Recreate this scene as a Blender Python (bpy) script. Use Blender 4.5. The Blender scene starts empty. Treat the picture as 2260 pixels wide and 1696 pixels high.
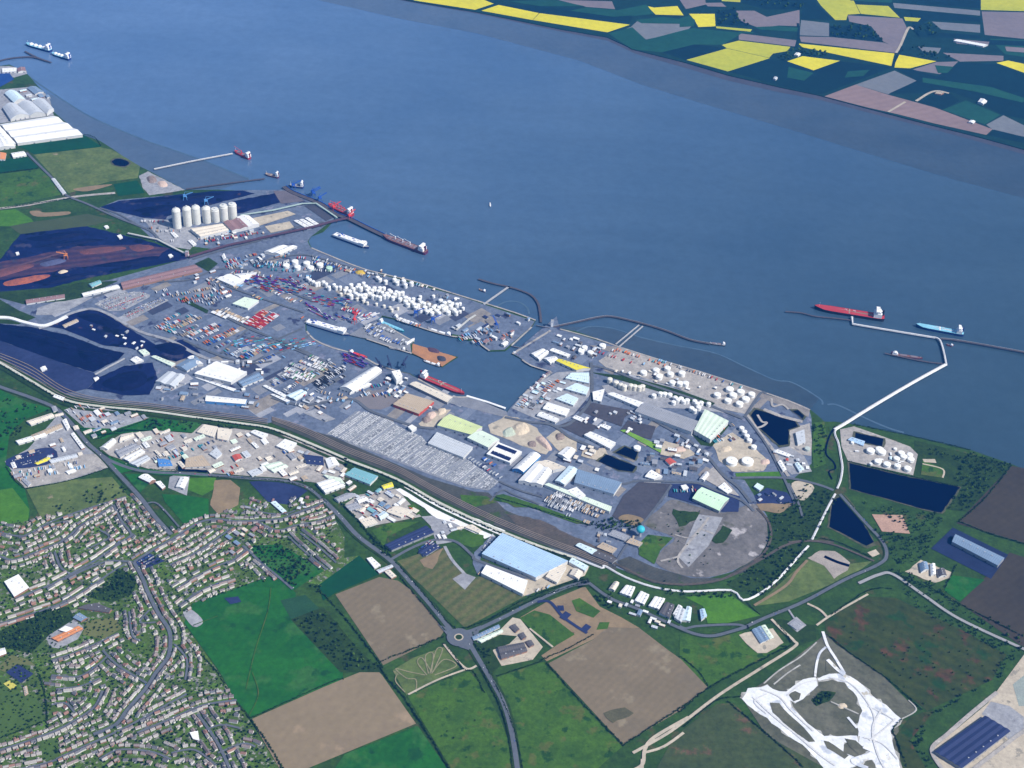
import bpy, bmesh, math, random
import numpy as np
from mathutils import Vector, Matrix
random.seed(7); RNG = np.random.default_rng(7)
R = math.radians
scene = bpy.context.scene
COL = scene.collection

# ------------------------------------------------------------------ camera
H_CAM, PITCH, ROLL, F_PX = 3200.0, R(37), R(-4), 3200.0
RIGHT0 = Vector((1, 0, 0)); DOWN0 = Vector((0, -math.sin(PITCH), -math.cos(PITCH)))
FWD = Vector((0, math.cos(PITCH), -math.sin(PITCH)))
CR = RIGHT0 * math.cos(ROLL) + DOWN0 * math.sin(ROLL)
CD = RIGHT0 * -math.sin(ROLL) + DOWN0 * math.cos(ROLL)
CAM = Vector((0, 0, H_CAM))
cam_d = bpy.data.cameras.new('camera'); cam = bpy.data.objects.new('camera', cam_d); COL.objects.link(cam)
cam.matrix_world = Matrix(((CR.x, -CD.x, -FWD.x, 0), (CR.y, -CD.y, -FWD.y, 0), (CR.z, -CD.z, -FWD.z, H_CAM), (0, 0, 0, 1)))
cam_d.sensor_width = 36; cam_d.lens = 36 * F_PX / 2260
cam_d.clip_start = 1; cam_d.clip_end = 120000
scene.camera = cam

# ------------------------------------------------------------------ sky, sun, exposure
SUN_EL, SUN_AZ = R(46), R(112)          # azimuth clockwise from +Y
world = bpy.data.worlds.new('World'); scene.world = world; world.use_nodes = True
wn = world.node_tree; bg = wn.nodes['Background']
sky = wn.nodes.new('ShaderNodeTexSky'); sky.sky_type = 'NISHITA'; sky.sun_disc = False
sky.sun_elevation = SUN_EL; sky.sun_rotation = SUN_AZ
wn.links.new(sky.outputs[0], bg.inputs[0]); bg.inputs[1].default_value = 0.11
sun_d = bpy.data.lights.new('sun', 'SUN'); sun = bpy.data.objects.new('sun', sun_d); COL.objects.link(sun)
sun_d.energy = 5.0; sun_d.angle = R(0.5); sun_d.color = (1.0, 0.95, 0.88)
sd = Vector((math.sin(SUN_AZ) * math.cos(SUN_EL), math.cos(SUN_AZ) * math.cos(SUN_EL), math.sin(SUN_EL)))
sun.rotation_euler = sd.to_track_quat('Z', 'Y').to_euler()
sun.location = (0, 0, 3000)
scene.view_settings.view_transform = 'Standard'; scene.view_settings.look = 'None'
scene.view_settings.exposure = 0.33; scene.view_settings.gamma = 1

# ------------------------------------------------------------------ survey points -> ground
G0 = 4.0                                # land level above the water
TILE = dict(A=(0,0),B=(0,280),C=(0,560),D=(0,840),E=(0,1126),F=(500,360),G=(600,640),H=(1080,560),I=(1080,840),
            J=(600,900),K=(1500,560),L=(1500,840),M=(1500,1126),N=(1500,0),O=(880,0),P=(760,1126))
def ray(px, py):
    x, y = px - 1130, py - 848
    return CR * x + CD * y + FWD * F_PX
def at(px, py, z=G0):
    d = ray(px, py); t = (z - H_CAM) / d.z
    return CAM + d * t
def pix(s):                             # 'G 10 20 30 40 H 5 6' -> source pixels
    out = []; t = None; nums = []
    for w in s.split():
        if w in TILE: t = TILE[w]
        else:
            nums.append(float(w))
            if len(nums) == 2:
                out.append((t[0] + nums[0] / 2.9105, t[1] + nums[1] / 2.9105)); nums = []
    return out
def gp(s, z=G0): return [at(x, y, z) for x, y in pix(s)]
def height_between(base, top):          # height of a point seen at top that stands above base
    b = at(*base); d = ray(*top)
    t = (b.y - CAM.y) / d.y
    return CAM.z + d.z * t - b.z
def proj(p):
    v = Vector(p) - CAM; w = v.dot(FWD)
    return 1130 + v.dot(CR) / w * F_PX, 848 + v.dot(CD) / w * F_PX
def dist(p): return (Vector(p) - CAM).length

# ------------------------------------------------------------------ materials
MATS = {}
def mat(name, c, c2=None, sc=0.02, rough=0.85, fine=0.25, fsc=0.25, wave=None, spec=0.12, uvrib=None, bump=0, metal=0, patches=None):
    if name in MATS: return MATS[name]
    m = bpy.data.materials.new(name); m.use_nodes = True; MATS[name] = m
    nt = m.node_tree; N, L = nt.nodes, nt.links; b = N['Principled BSDF']
    b.inputs['Roughness'].default_value = rough; b.inputs['Specular IOR Level'].default_value = spec; b.inputs['Metallic'].default_value = metal
    geo = N.new('ShaderNodeNewGeometry'); pos = geo.outputs['Position']
    def noise(scale, det=5, rgh=0.6, src=pos):
        n = N.new('ShaderNodeTexNoise'); n.inputs['Scale'].default_value = scale; n.inputs['Detail'].default_value = det
        n.inputs['Roughness'].default_value = rgh; L.new(src, n.inputs['Vector']); return n.outputs['Fac']
    def ramp(src, lo, hi):
        r = N.new('ShaderNodeMapRange'); r.inputs['From Min'].default_value = lo; r.inputs['From Max'].default_value = hi
        L.new(src, r.inputs['Value']); return r.outputs[0]
    def mix(f, a, bb, mode='MIX'):
        x = N.new('ShaderNodeMix'); x.data_type = 'RGBA'; x.blend_type = mode
        if isinstance(f, float): x.inputs[0].default_value = f
        else: L.new(f, x.inputs[0])
        for i, v in ((6, a), (7, bb)):
            if isinstance(v, tuple): x.inputs[i].default_value = (*v[:3], 1)
            else: L.new(v, x.inputs[i])
        return x.outputs[2]
    c2 = c2 or tuple(v * 0.75 for v in c)
    col = mix(ramp(noise(sc), 0.32, 0.68), c2, c)
    if patches:                         # (colour, scale, threshold)
        for pc, ps, th in patches:
            col = mix(ramp(noise(ps, 4), th, th + 0.06), col, pc)
    if wave:                            # period m, angle deg, amount, colour
        mp = N.new('ShaderNodeMapping'); L.new(pos, mp.inputs[0]); mp.inputs['Rotation'].default_value = (0, 0, R(wave[1]))
        w = N.new('ShaderNodeTexWave'); L.new(mp.outputs[0], w.inputs['Vector']); w.inputs['Scale'].default_value = 0.314 / wave[0]
        w.inputs['Distortion'].default_value = 1.5; w.inputs['Detail'].default_value = 2; w.inputs['Detail Scale'].default_value = 0.6
        ml = N.new('ShaderNodeMath'); ml.operation = 'MULTIPLY'; ml.inputs[1].default_value = wave[2]; L.new(w.outputs['Fac'], ml.inputs[0])
        col = mix(ml.outputs[0], col, wave[3] if len(wave) > 3 else tuple(v * 0.5 for v in c))
    if uvrib:                           # ribs on a roof: period m across u, amount
        uv = N.new('ShaderNodeUVMap')
        w = N.new('ShaderNodeTexWave'); w.bands_direction = 'X'; L.new(uv.outputs[0], w.inputs['Vector']); w.inputs['Scale'].default_value = 0.314 / uvrib[0]
        rr = ramp(w.outputs['Fac'], 0.75, 0.9)
        ml = N.new('ShaderNodeMath'); ml.operation = 'MULTIPLY'; ml.inputs[1].default_value = uvrib[1]; L.new(rr, ml.inputs[0])
        col = mix(ml.outputs[0], col, tuple(v * 0.45 for v in c))
    if fine:
        f = ramp(noise(fsc, 3, 0.7), 0.25, 0.75)
        g = N.new('ShaderNodeMapRange'); g.inputs['To Min'].default_value = 1 - fine; g.inputs['To Max'].default_value = 1 + fine; L.new(f, g.inputs['Value'])
        cb = N.new('ShaderNodeCombineColor')
        for i in range(3): L.new(g.outputs[0], cb.inputs[i])
        col = mix(1.0, col, cb.outputs[0], 'MULTIPLY')
    L.new(col, b.inputs['Base Color'])
    if bump:
        bp = N.new('ShaderNodeBump'); bp.inputs['Strength'].default_value = bump; bp.inputs['Distance'].default_value = 1.0
        L.new(noise(fsc, 4), bp.inputs['Height']); L.new(bp.outputs[0], b.inputs['Normal'])
    return m
def paint(name, c, rough=0.55, fine=0.12): return mat(name, c, tuple(v * 0.85 for v in c), 0.05, rough, fine, 0.4)
def roofm(name, c, per=7, amt=0.35, fine=0.1): return mat(name, c, tuple(v * 0.86 for v in c), 0.03, 0.6, fine, 0.3, uvrib=(per, amt))

# ------------------------------------------------------------------ object helpers
def new_obj(name, verts, faces, m, parent=None, mats=None, mi=None, uv=None, smooth=False):
    me = bpy.data.meshes.new(name); me.from_pydata([tuple(v) for v in verts], [], faces)
    for mm in (mats or [m]): me.materials.append(mm)
    if mi is not None: me.polygons.foreach_set('material_index', mi)
    if uv is not None:
        ul = me.uv_layers.new(name='UVMap'); ul.data.foreach_set('uv', np.asarray(uv, dtype=np.float32).ravel())
    if smooth: me.polygons.foreach_set('use_smooth', [True] * len(me.polygons))
    o = bpy.data.objects.new(name, me); COL.objects.link(o)
    if parent: o.parent = parent
    return o
def tag(o, label=None, cat=None, group=None, kind=None):
    if label: o['label'] = label
    if cat: o['category'] = cat
    if group: o['group'] = group
    if kind: o['kind'] = kind
    return o
def thing(name, loc, label, cat, group=None, rz=0):
    o = bpy.data.objects.new(name, None); o.empty_display_size = 5; COL.objects.link(o)
    o.location = loc; o.rotation_euler = (0, 0, rz); return tag(o, label, cat, group)
def copy_thing(root, loc, rz, label, scale=None, mat_for=None):
    r = root.copy(); COL.objects.link(r); r.location = loc; r.rotation_euler = (0, 0, rz); r['label'] = label
    if scale: r.scale = scale
    for ch in root.children:
        c = ch.copy(); COL.objects.link(c); c.parent = r
        for g in ch.children:
            d = g.copy(); COL.objects.link(d); d.parent = c
    return r
class MB:                               # collects shapes for ONE mesh
    def __init__(s): s.v = []; s.f = []
    def box(s, c, size, rz=0, taper=1.0):
        n = len(s.v); x, y, z = size[0] / 2, size[1] / 2, size[2] / 2; cs, sn = math.cos(rz), math.sin(rz)
        for dz, k in ((-z, 1), (z, taper)):
            for dx, dy in ((-x, -y), (x, -y), (x, y), (-x, y)):
                dx *= k; dy *= k
                s.v.append((c[0] + dx * cs - dy * sn, c[1] + dx * sn + dy * cs, c[2] + dz))
        s.f += [(n, n+3, n+2, n+1), (n+4, n+5, n+6, n+7), (n, n+1, n+5, n+4), (n+1, n+2, n+6, n+5), (n+2, n+3, n+7, n+6), (n+3, n, n+4, n+7)]
        return s
    def bar(s, a, b, w):                # square bar between two points
        a, b = Vector(a), Vector(b); d = (b - a).normalized(); u = d.cross(Vector((0, 0, 1)))
        if u.length < 1e-3: u = Vector((1, 0, 0))
        u.normalize(); v = d.cross(u); n = len(s.v)
        for p in (a, b):
            for i, j in ((-1, -1), (1, -1), (1, 1), (-1, 1)): s.v.append(tuple(p + u * i * w / 2 + v * j * w / 2))
        s.f += [(n, n+1, n+2, n+3), (n+7, n+6, n+5, n+4), (n, n+4, n+5, n+1), (n+1, n+5, n+6, n+2), (n+2, n+6, n+7, n+3), (n+3, n+7, n+4, n)]
        return s
    def lathe(s, c, prof, seg=20):      # prof: (r, z) list
        n = len(s.v)
        for r, z in prof:
            for k in range(seg):
                a = 2 * math.pi * k / seg; s.v.append((c[0] + r * math.cos(a), c[1] + r * math.sin(a), c[2] + z))
        for i in range(len(prof) - 1):
            for k in range(seg):
                k2 = (k + 1) % seg; s.f.append((n + i*seg + k, n + i*seg + k2, n + (i+1)*seg + k2, n + (i+1)*seg + k))
        s.f.append(tuple(n + (len(prof)-1)*seg + k for k in range(seg)))
        return s
    def poly(s, pts):
        n = len(s.v); s.v += [tuple(p) for p in pts]; s.f.append(tuple(range(n, n + len(pts)))); return s
    def build(s, name, m, parent=None, smooth=False): return new_obj(name, s.v, s.f, m, parent, smooth=smooth)

def smooth_line(P, k=6, closed=False):
    P = [Vector(p) for p in P]; n = len(P); out = []
    rng = range(n) if closed else range(n - 1)
    for i in rng:
        p0 = P[(i-1) % n] if closed or i > 0 else P[0]; p1 = P[i]; p2 = P[(i+1) % n]; p3 = P[(i+2) % n] if closed or i + 2 < n else P[-1]
        for j in range(k):
            t = j / k
            out.append(0.5 * ((2*p1) + (p2-p0)*t + (2*p0-5*p1+4*p2-p3)*t*t + (3*p1-p0-3*p2+p3)*t**3))
    if not closed: out.append(P[-1])
    return out
_zi = [0, 0, 0, 0, 0, 0]
def layer_z(layer):
    _zi[layer] += 1; return G0 + 0.9 * layer + 0.004 * _zi[layer]
def sheet(name, s, m, layer=0, curve=0, label=None, kind='structure', jag=0):
    if name == 'pond' and m.name == 'pond_water':           # muddy margin round the water
        px = pix(s); cx = sum(p[0] for p in px) / len(px); cy = sum(p[1] for p in px) / len(px); g = 1 + 5.0 / max(12, max(abs(p[0]-cx) for p in px))
        sheet('pond_margin', [(cx + (x-cx)*g, cy + (y-cy)*(g + .02)) for x, y in px], mat('muddy_margin', (0.10, 0.095, 0.06), (0.035, 0.05, 0.02), 0.05, fine=0.3), layer, curve, jag=3); jag = jag or 1.6
    z = layer_z(layer)
    P = [at(x, y, z) for x, y in (pix(s) if isinstance(s, str) else s)]
    if curve: P = smooth_line(P, curve, True)
    if jag:
        Q = []
        for i, p in enumerate(P):
            q = P[(i+1) % len(P)]; n = max(1, int((q-p).length / 18)); dirn = (q-p).normalized(); nor = Vector((-dirn.y, dirn.x, 0))
            for j in range(n): Q.append(p + (q-p) * (j/n) + nor * random.uniform(-jag, jag))
        P = Q
    bm = bmesh.new(); f = bm.faces.new([bm.verts.new(p) for p in P])
    bm.normal_update()
    if f.normal.z < 0: bmesh.ops.reverse_faces(bm, faces=[f])
    bmesh.ops.triangulate(bm, faces=bm.faces[:], ngon_method='EAR_CLIP')
    me = bpy.data.meshes.new(name); bm.to_mesh(me); bm.free(); me.materials.append(m)
    o = bpy.data.objects.new(name, me); COL.objects.link(o); o['kind'] = kind
    if label: o['label'] = label
    return o
def ribbon(name, s, width, m, layer=2, k=6, z=None, kind='structure', label=None):
    if z is None: z = layer_z(layer)
    P = [at(x, y, z) for x, y in (pix(s) if isinstance(s, str) else s)]
    P = smooth_line(P, k) if len(P) > 2 and k > 1 else P
    V = []; F = []
    for i, p in enumerate(P):
        a = P[max(0, i-1)]; b = P[min(len(P)-1, i+1)]; d = (b - a); d.z = 0; d.normalize(); nrm = Vector((-d.y, d.x, 0))
        w = width if not callable(width) else width(i / (len(P)-1))
        V += [p - nrm * w/2, p + nrm * w/2]
        if i: F.append((2*i-2, 2*i, 2*i+1, 2*i-1))
    F = [tuple(reversed(f)) if ((Vector(V[f[1]])-Vector(V[f[0]])).cross(Vector(V[f[2]])-Vector(V[f[0]]))).z < 0 else f for f in F]
    o = new_obj(name, V, F, m); o['kind'] = kind
    if label: o['label'] = label
    return o
def inside(p, poly):
    x, y = p[0], p[1]; c = False; j = len(poly) - 1
    for i in range(len(poly)):
        xi, yi, xj, yj = poly[i][0], poly[i][1], poly[j][0], poly[j][1]
        if (yi > y) != (yj > y) and x < (xj - xi) * (y - yi) / (yj - yi) + xi: c = not c
        j = i
    return c
def ordinal(n):
    return f"{n}{'th' if 10 <= n % 100 <= 20 else {1:'st',2:'nd',3:'rd'}.get(n % 10, 'th')}"
def scatter_mesh(name, V0, F0, xf, mats, mi, smooth=False):
    """ONE mesh of many copies: V0/F0 template arrays per variant, xf = (variant, x, y, z, rz, sx, sy, sz), mi = material per copy"""
    allv = []; starts = []; tot = []; idx = []; pm = []; base = 0
    for (k, x, y, z, rz, sx, sy, sz), m in zip(xf, mi):
        v = V0[k] * np.array((sx, sy, sz)); c, s = math.cos(rz), math.sin(rz)
        w = np.empty_like(v); w[:, 0] = v[:, 0]*c - v[:, 1]*s + x; w[:, 1] = v[:, 0]*s + v[:, 1]*c + y; w[:, 2] = v[:, 2] + z
        allv.append(w)
        for f in F0[k]: idx.append([i + base for i in f]); pm.append(m)
        base += len(v)
    me = bpy.data.meshes.new(name); me.from_pydata(np.concatenate(allv).tolist(), [], idx)
    for mm in mats: me.materials.append(mm)
    me.polygons.foreach_set('material_index', pm)
    o = bpy.data.objects.new(name, me); COL.objects.link(o); return o
# ------------------------------------------------------------------ water and land
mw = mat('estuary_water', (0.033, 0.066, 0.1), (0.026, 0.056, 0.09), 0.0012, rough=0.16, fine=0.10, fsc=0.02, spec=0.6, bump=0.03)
S_ = 45000
def haze_tint(m, near, far):                 # distant haze and sky sheen painted into the water colour, paler upstream
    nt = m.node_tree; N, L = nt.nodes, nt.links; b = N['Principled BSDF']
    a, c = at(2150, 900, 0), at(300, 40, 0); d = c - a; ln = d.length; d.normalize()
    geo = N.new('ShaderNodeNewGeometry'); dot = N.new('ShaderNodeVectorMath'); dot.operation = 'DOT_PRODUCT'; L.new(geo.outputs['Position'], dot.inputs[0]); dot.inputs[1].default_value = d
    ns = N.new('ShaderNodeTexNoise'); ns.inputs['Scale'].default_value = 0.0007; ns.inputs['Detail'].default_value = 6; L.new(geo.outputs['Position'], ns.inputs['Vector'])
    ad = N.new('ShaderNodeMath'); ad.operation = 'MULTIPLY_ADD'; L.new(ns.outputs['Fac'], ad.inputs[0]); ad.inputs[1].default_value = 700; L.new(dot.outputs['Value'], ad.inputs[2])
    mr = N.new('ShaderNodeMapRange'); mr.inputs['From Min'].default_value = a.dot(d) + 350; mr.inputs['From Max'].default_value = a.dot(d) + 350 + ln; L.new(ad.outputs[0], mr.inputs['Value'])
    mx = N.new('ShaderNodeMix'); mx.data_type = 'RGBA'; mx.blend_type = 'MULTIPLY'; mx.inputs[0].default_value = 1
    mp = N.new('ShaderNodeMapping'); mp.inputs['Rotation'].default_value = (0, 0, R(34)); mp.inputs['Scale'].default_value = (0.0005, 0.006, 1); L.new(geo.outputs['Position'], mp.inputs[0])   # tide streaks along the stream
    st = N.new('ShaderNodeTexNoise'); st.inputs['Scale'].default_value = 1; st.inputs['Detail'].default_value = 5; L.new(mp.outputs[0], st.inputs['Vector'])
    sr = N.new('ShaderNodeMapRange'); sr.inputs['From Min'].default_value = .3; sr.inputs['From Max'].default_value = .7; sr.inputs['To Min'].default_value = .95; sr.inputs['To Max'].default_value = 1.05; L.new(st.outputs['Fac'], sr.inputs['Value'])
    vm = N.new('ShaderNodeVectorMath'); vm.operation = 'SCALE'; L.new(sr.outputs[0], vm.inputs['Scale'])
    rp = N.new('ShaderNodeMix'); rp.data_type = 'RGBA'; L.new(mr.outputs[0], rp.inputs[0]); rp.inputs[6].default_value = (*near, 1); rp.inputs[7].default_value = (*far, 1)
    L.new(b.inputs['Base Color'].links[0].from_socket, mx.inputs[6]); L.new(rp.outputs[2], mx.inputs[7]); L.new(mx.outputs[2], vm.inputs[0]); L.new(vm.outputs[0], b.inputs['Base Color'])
haze_tint(mw, (0.95, 0.92, 0.85), (2.9, 2.5, 2.9))
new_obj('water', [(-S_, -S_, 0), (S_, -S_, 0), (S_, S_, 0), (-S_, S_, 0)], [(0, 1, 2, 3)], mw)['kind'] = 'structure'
m_grass = mat('rough_grass', (0.034, 0.078, 0.01), (0.019, 0.046, 0.007), 0.012, fine=0.35, fsc=0.09, patches=[((0.060, 0.060, 0.022), 0.010, 0.60)])
m_far = mat('far_green_land', (0.008, 0.034, 0.03), (0.005, 0.026, 0.026), 0.003, fine=0.2, fsc=0.02)
def land(name, s, m):
    P = gp(s, G0); bm = bmesh.new(); vs = [bm.verts.new(p) for p in P]; f = bm.faces.new(vs); bm.normal_update()
    if f.normal.z < 0: bmesh.ops.reverse_faces(bm, faces=[f])
    lo = [bm.verts.new((p.x, p.y, -3)) for p in P]
    for i in range(len(P)):
        j = (i+1) % len(P); bm.faces.new((vs[i], vs[j], lo[j], lo[i]))
    bmesh.ops.triangulate(bm, faces=[f], ngon_method='EAR_CLIP')
    bmesh.ops.recalc_face_normals(bm, faces=bm.faces[:])
    me = bpy.data.meshes.new(name); bm.to_mesh(me); bm.free(); me.materials.append(m)
    o = bpy.data.objects.new(name, me); COL.objects.link(o); o['kind'] = 'structure'; return o
land('ground', 'A -3500 -800 -1200 0 -300 330 0 425 60 415 170 470 240 550 310 620 345 720 440 800 530 868 640 905 720 955 800 1012 880 1062 950 1095 1190 1222 '
     'B 1400 405 1560 412 1760 425 F 380 165 430 195 500 240 570 250 640 290 720 335 700 350 660 400 620 440 540 470 525 500 545 545 700 610 900 685 1200 758 1500 850 '
     '1700 910 1850 960 1985 1012 1960 1052 1830 1172 1790 1205 1690 1208 1640 1172 1600 1132 1560 1140 1450 1115 1290 1072 1200 1042 1090 1005 1000 985 985 1012 1090 1085 1205 1150 '
     '1180 1165 1485 1245 1385 1308 1190 1225 1150 1200 1060 1185 900 1130 790 1105 510 1012 515 1080 560 1130 680 1185 850 1230 960 1290 1100 1335 1180 1352 1230 1385 1330 1440 1450 1500 1560 1500 1800 1600 '
     '1880 1510 1960 1440 2090 1342 1960 1302 1900 1262 1835 1225 1900 1175 2080 1075 2112 1040 H 450 480 560 500 690 545 760 575 830 595 1100 680 1340 750 1650 850 1780 905 1920 940 2060 1000 2120 1050 '
     'K 930 1080 1000 1080 1110 1095 1480 1170 1870 1262 2130 1352 2212 1385 M 3200 -400 5500 900 5500 3500 A -3500 7500', m_grass)
land('far_shore', 'O -60 -40 0 -8 100 12 500 78 1050 190 1340 240 1520 322 1850 405 2120 485 N 650 562 890 612 1200 695 1600 800 1900 875 2240 968 2800 1120 6000 1900 6500 -1500 -600 -3300 -3500 -1200 O -700 -160', m_far)

# shallows and tide lines: low mud banks just above the water
def wet(name, s, m, z, w=None, k=6, curve=0):
    if w: return ribbon(name, s, w, m, z=z, k=k)
    P = gp(s, z); n = len(P); return new_obj(name, P, [tuple(range(n))], m) if not curve else None
m_shoal = mat('silty_shallows', (0.04, 0.064, 0.088), (0.032, 0.056, 0.082), 0.004, rough=0.35, fine=0.12, fsc=0.03)
m_mud = mat('wet_mud', (0.07, 0.07, 0.088), (0.05, 0.054, 0.074), 0.01, rough=0.4, fine=0.15, fsc=0.05)
haze_tint(m_shoal, (0.9, 0.9, 0.9), (2.2, 2.0, 2.2))
def strip(name, a, b, m, z):            # between two lines
    A, B = gp(a, z), gp(b, z); B.reverse(); o = new_obj(name, A + B, [tuple(range(len(A) + len(B)))], m); o['kind'] = 'structure'
    bm = bmesh.new(); bm.from_mesh(o.data); bmesh.ops.triangulate(bm, faces=bm.faces[:], ngon_method='EAR_CLIP'); bmesh.ops.recalc_face_normals(bm, faces=bm.faces[:])
    if bm.faces[:] and bm.faces[0].normal.z < 0: bmesh.ops.reverse_faces(bm, faces=bm.faces[:])
    bm.to_mesh(o.data); bm.free(); return o
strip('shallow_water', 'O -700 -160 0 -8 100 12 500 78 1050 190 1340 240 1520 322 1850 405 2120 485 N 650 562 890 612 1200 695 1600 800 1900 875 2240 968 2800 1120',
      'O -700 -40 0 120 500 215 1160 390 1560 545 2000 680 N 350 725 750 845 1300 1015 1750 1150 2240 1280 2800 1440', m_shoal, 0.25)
strip('mudflat', 'O -300 -80 0 -8 100 12 500 78 1050 190 1340 240 1520 322 1850 405 2120 485 N 650 562 890 612 1200 695 1600 800 1900 875 2240 968 2800 1120',
      'O -300 -72 0 0 100 20 500 88 1050 206 1340 262 1520 346 1850 440 2120 520 N 650 596 890 640 1200 722 1600 825 1900 905 2240 1000 2800 1150', m_mud, 0.5)
strip('mudflat', 'F 380 165 430 195 500 240 570 250 640 290 720 335', 'F 290 180 360 235 480 262 520 300 640 300 700 330', m_mud, 0.5) if 0 else None
m_tide = mat('tide_streak', (0.07, 0.118, 0.168), (0.052, 0.096, 0.148), 0.006, rough=0.4, fine=0.15, fsc=0.03)
wet('tide_line', 'A 170 480 280 560 430 660 600 760 900 890 1100 960 1300 1030 1500 1110 1600 1150', m_tide, 0.4, lambda t: 9)
wet('tide_line', 'H 560 500 640 470 760 475 860 500 980 540 1200 590 1450 640 1650 730 1830 810 1950 830 2120 930 2140 970', m_tide, 0.42, lambda t: 7)
wet('tide_line', 'K 950 970 1020 975 1200 1060 1340 1120 1440 1150', m_tide, 0.44, lambda t: 9)
wet('tide_line', 'F 1720 930 1800 890 1880 895 1930 930 1945 970', m_tide, 0.46, lambda t: 8)
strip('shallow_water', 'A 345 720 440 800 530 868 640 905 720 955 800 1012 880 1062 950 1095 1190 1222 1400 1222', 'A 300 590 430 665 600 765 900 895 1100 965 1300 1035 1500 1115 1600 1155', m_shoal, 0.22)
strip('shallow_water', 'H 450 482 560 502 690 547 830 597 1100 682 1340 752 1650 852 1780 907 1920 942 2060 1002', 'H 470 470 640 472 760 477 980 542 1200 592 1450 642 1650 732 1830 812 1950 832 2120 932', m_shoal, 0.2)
m_dock = mat('dock_water', (0.070, 0.092, 0.112), (0.060, 0.082, 0.104), 0.004, rough=0.25, fine=0.08, fsc=0.03)
P_ = gp('F 1090 1005 1290 1072 1450 1115 1690 1208 1790 1205 1960 1052 2050 1045 1900 1175 1835 1225 2090 1342 1800 1600 1450 1500 1100 1335 850 1230 560 1130 510 1012 900 1130 1190 1225 1485 1245 1205 1150', 0.15)

# ------------------------------------------------------------------ fields beyond the river
m_rape = mat('rapeseed_field', (0.62, 0.53, 0.02), (0.5, 0.45, 0.02), 0.004, fine=0.12, fsc=0.03)
m_rape2 = mat('greenish_rapeseed_field', (0.44, 0.42, 0.03), (0.33, 0.35, 0.03), 0.004, fine=0.12, fsc=0.03)
m_plough = mat('ploughed_field', (0.185, 0.155, 0.16), (0.155, 0.135, 0.145), 0.004, fine=0.1, fsc=0.03)
m_plough2 = mat('pinkish_bare_field', (0.235, 0.165, 0.155), (0.2, 0.145, 0.14), 0.003, fine=0.1, fsc=0.02, wave=(45, 62, 0.16))
m_stubble = mat('grey_stubble_field', (0.155, 0.165, 0.175), (0.13, 0.142, 0.155), 0.004, fine=0.1, fsc=0.03)
m_dark = mat('dark_crop_field', (0.004, 0.024, 0.03), (0.003, 0.018, 0.025), 0.002, fine=0.2, fsc=0.02)
m_teal = mat('mid_green_crop_field', (0.014, 0.07, 0.045), (0.01, 0.052, 0.04), 0.003, fine=0.15, fsc=0.02)
for s in ('O 40 -30 470 -30 610 25 490 64 100 4', 'O 530 70 640 33 900 85 860 130', 'O 862 130 905 86 1485 160 1340 209',
          'O 1595 40 1640 50 1790 40 1830 100 1650 95', 'O 1865 90 2030 90 2035 170 1925 175 1900 130', 'N 760 280 1380 345 1360 425 790 305',
          'N 1395 350 1650 395 1480 440 1380 435', 'N 690 395 790 362 1030 392 860 453', 'N 2035 405 2110 390 2300 430 2300 500'):
    sheet('rapeseed_field', s, m_rape, 0)
for s in ('N 40 385 300 312 580 375 310 460', 'N 270 290 380 262 712 302 690 330 600 345 575 372 304 311', 'N 860 -30 1100 -30 1130 30 1160 90 1080 95 1070 130 1000 130 910 40',
          'N 1133 30 1340 40 1415 115 1164 90', 'N 1935 -30 2300 -30 2300 75 1935 65', 'N 270 -30 390 -30 390 15 270 8', 'N 235 170 465 190 455 205 235 182'):
    sheet('rapeseed_field', s, m_rape2, 0)
for s in ('N 380 215 750 260 740 300 380 256', 'N 770 235 980 240 1310 275 1400 300 1390 342 780 270', 'N 1080 100 1430 120 1460 180 1410 310 1310 270 1230 170 1090 140',
          'N 370 130 360 70 480 70 560 110 770 65 770 170 640 165 510 180', 'O 1020 0 1370 10 1390 60 1200 45', 'N 1940 75 2300 82 2300 260 1960 225', 'N 1690 340 2080 360 2080 392 1800 397', 'N 1490 450 1650 400 1790 396 1700 482'):
    sheet('ploughed_field', s, m_plough, 0)
for s in ('N 930 620 1130 545 1340 610 1640 692 2010 832 1970 868 1640 795 1400 735 1200 690', ): sheet('ploughed_field', s, m_plough2, 0)
for s in ('N 1130 545 1380 455 1522 520 1340 607', 'N 1370 20 1930 70 1930 102 1380 52', 'N 1620 140 1930 160 1930 212 1680 190', 'N 780 130 960 150 960 235 770 228', 'O 1540 130 1890 160 1850 200 1590 255 1380 215 1490 175', 'N 1970 802 2080 742 2300 850 2300 900 2010 834'):
    sheet('stubble_field', s, m_stubble, 0)
for s in ('O 1690 335 1900 285 2110 312 1840 388', 'N 320 462 580 382 680 392 860 456 1030 396 1370 432 930 600 880 606 640 552', 'N 1380 440 1500 448 1650 490 1800 402 2030 412 2300 510 2300 780 2070 738 1880 640 1740 590 1640 600 1345 602 1525 520',
          'N 1520 652 1640 602 1740 602 1800 650 1690 706', 'N 1980 870 2020 834 2300 902 2300 940', 'N 960 170 1200 160 1310 270 960 236', 'N 790 40 890 40 990 130 780 125', 'N 400 -30 860 -30 880 40 770 62 560 62 400 20',
          'N 1380 -30 1930 -30 1930 55 1500 22', 'N 1480 62 1930 112 1930 142 1600 130 1500 200 1930 228 1930 250 1540 240', 'O 640 25 1200 60 1500 110 1480 155 900 80', 'N 240 70 360 62 385 130 470 172 240 160'):
    sheet('crop_field', s, m_dark, 0)
for s in ('O 1345 216 1500 176 1590 258 1880 182 2210 212 2080 290 1900 287 1690 337 1500 318', 'N 1690 706 1840 646 2060 740 1960 800', 'N 1040 -30 1380 -30 1360 20 1100 5', 'N 1990 250 2300 262 2300 380 2090 350'):
    sheet('crop_field', s, m_teal, 0)
m_track = mat('pale_track', (0.42, 0.37, 0.29), (0.33, 0.29, 0.23), 0.03, fine=0.15)
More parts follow.
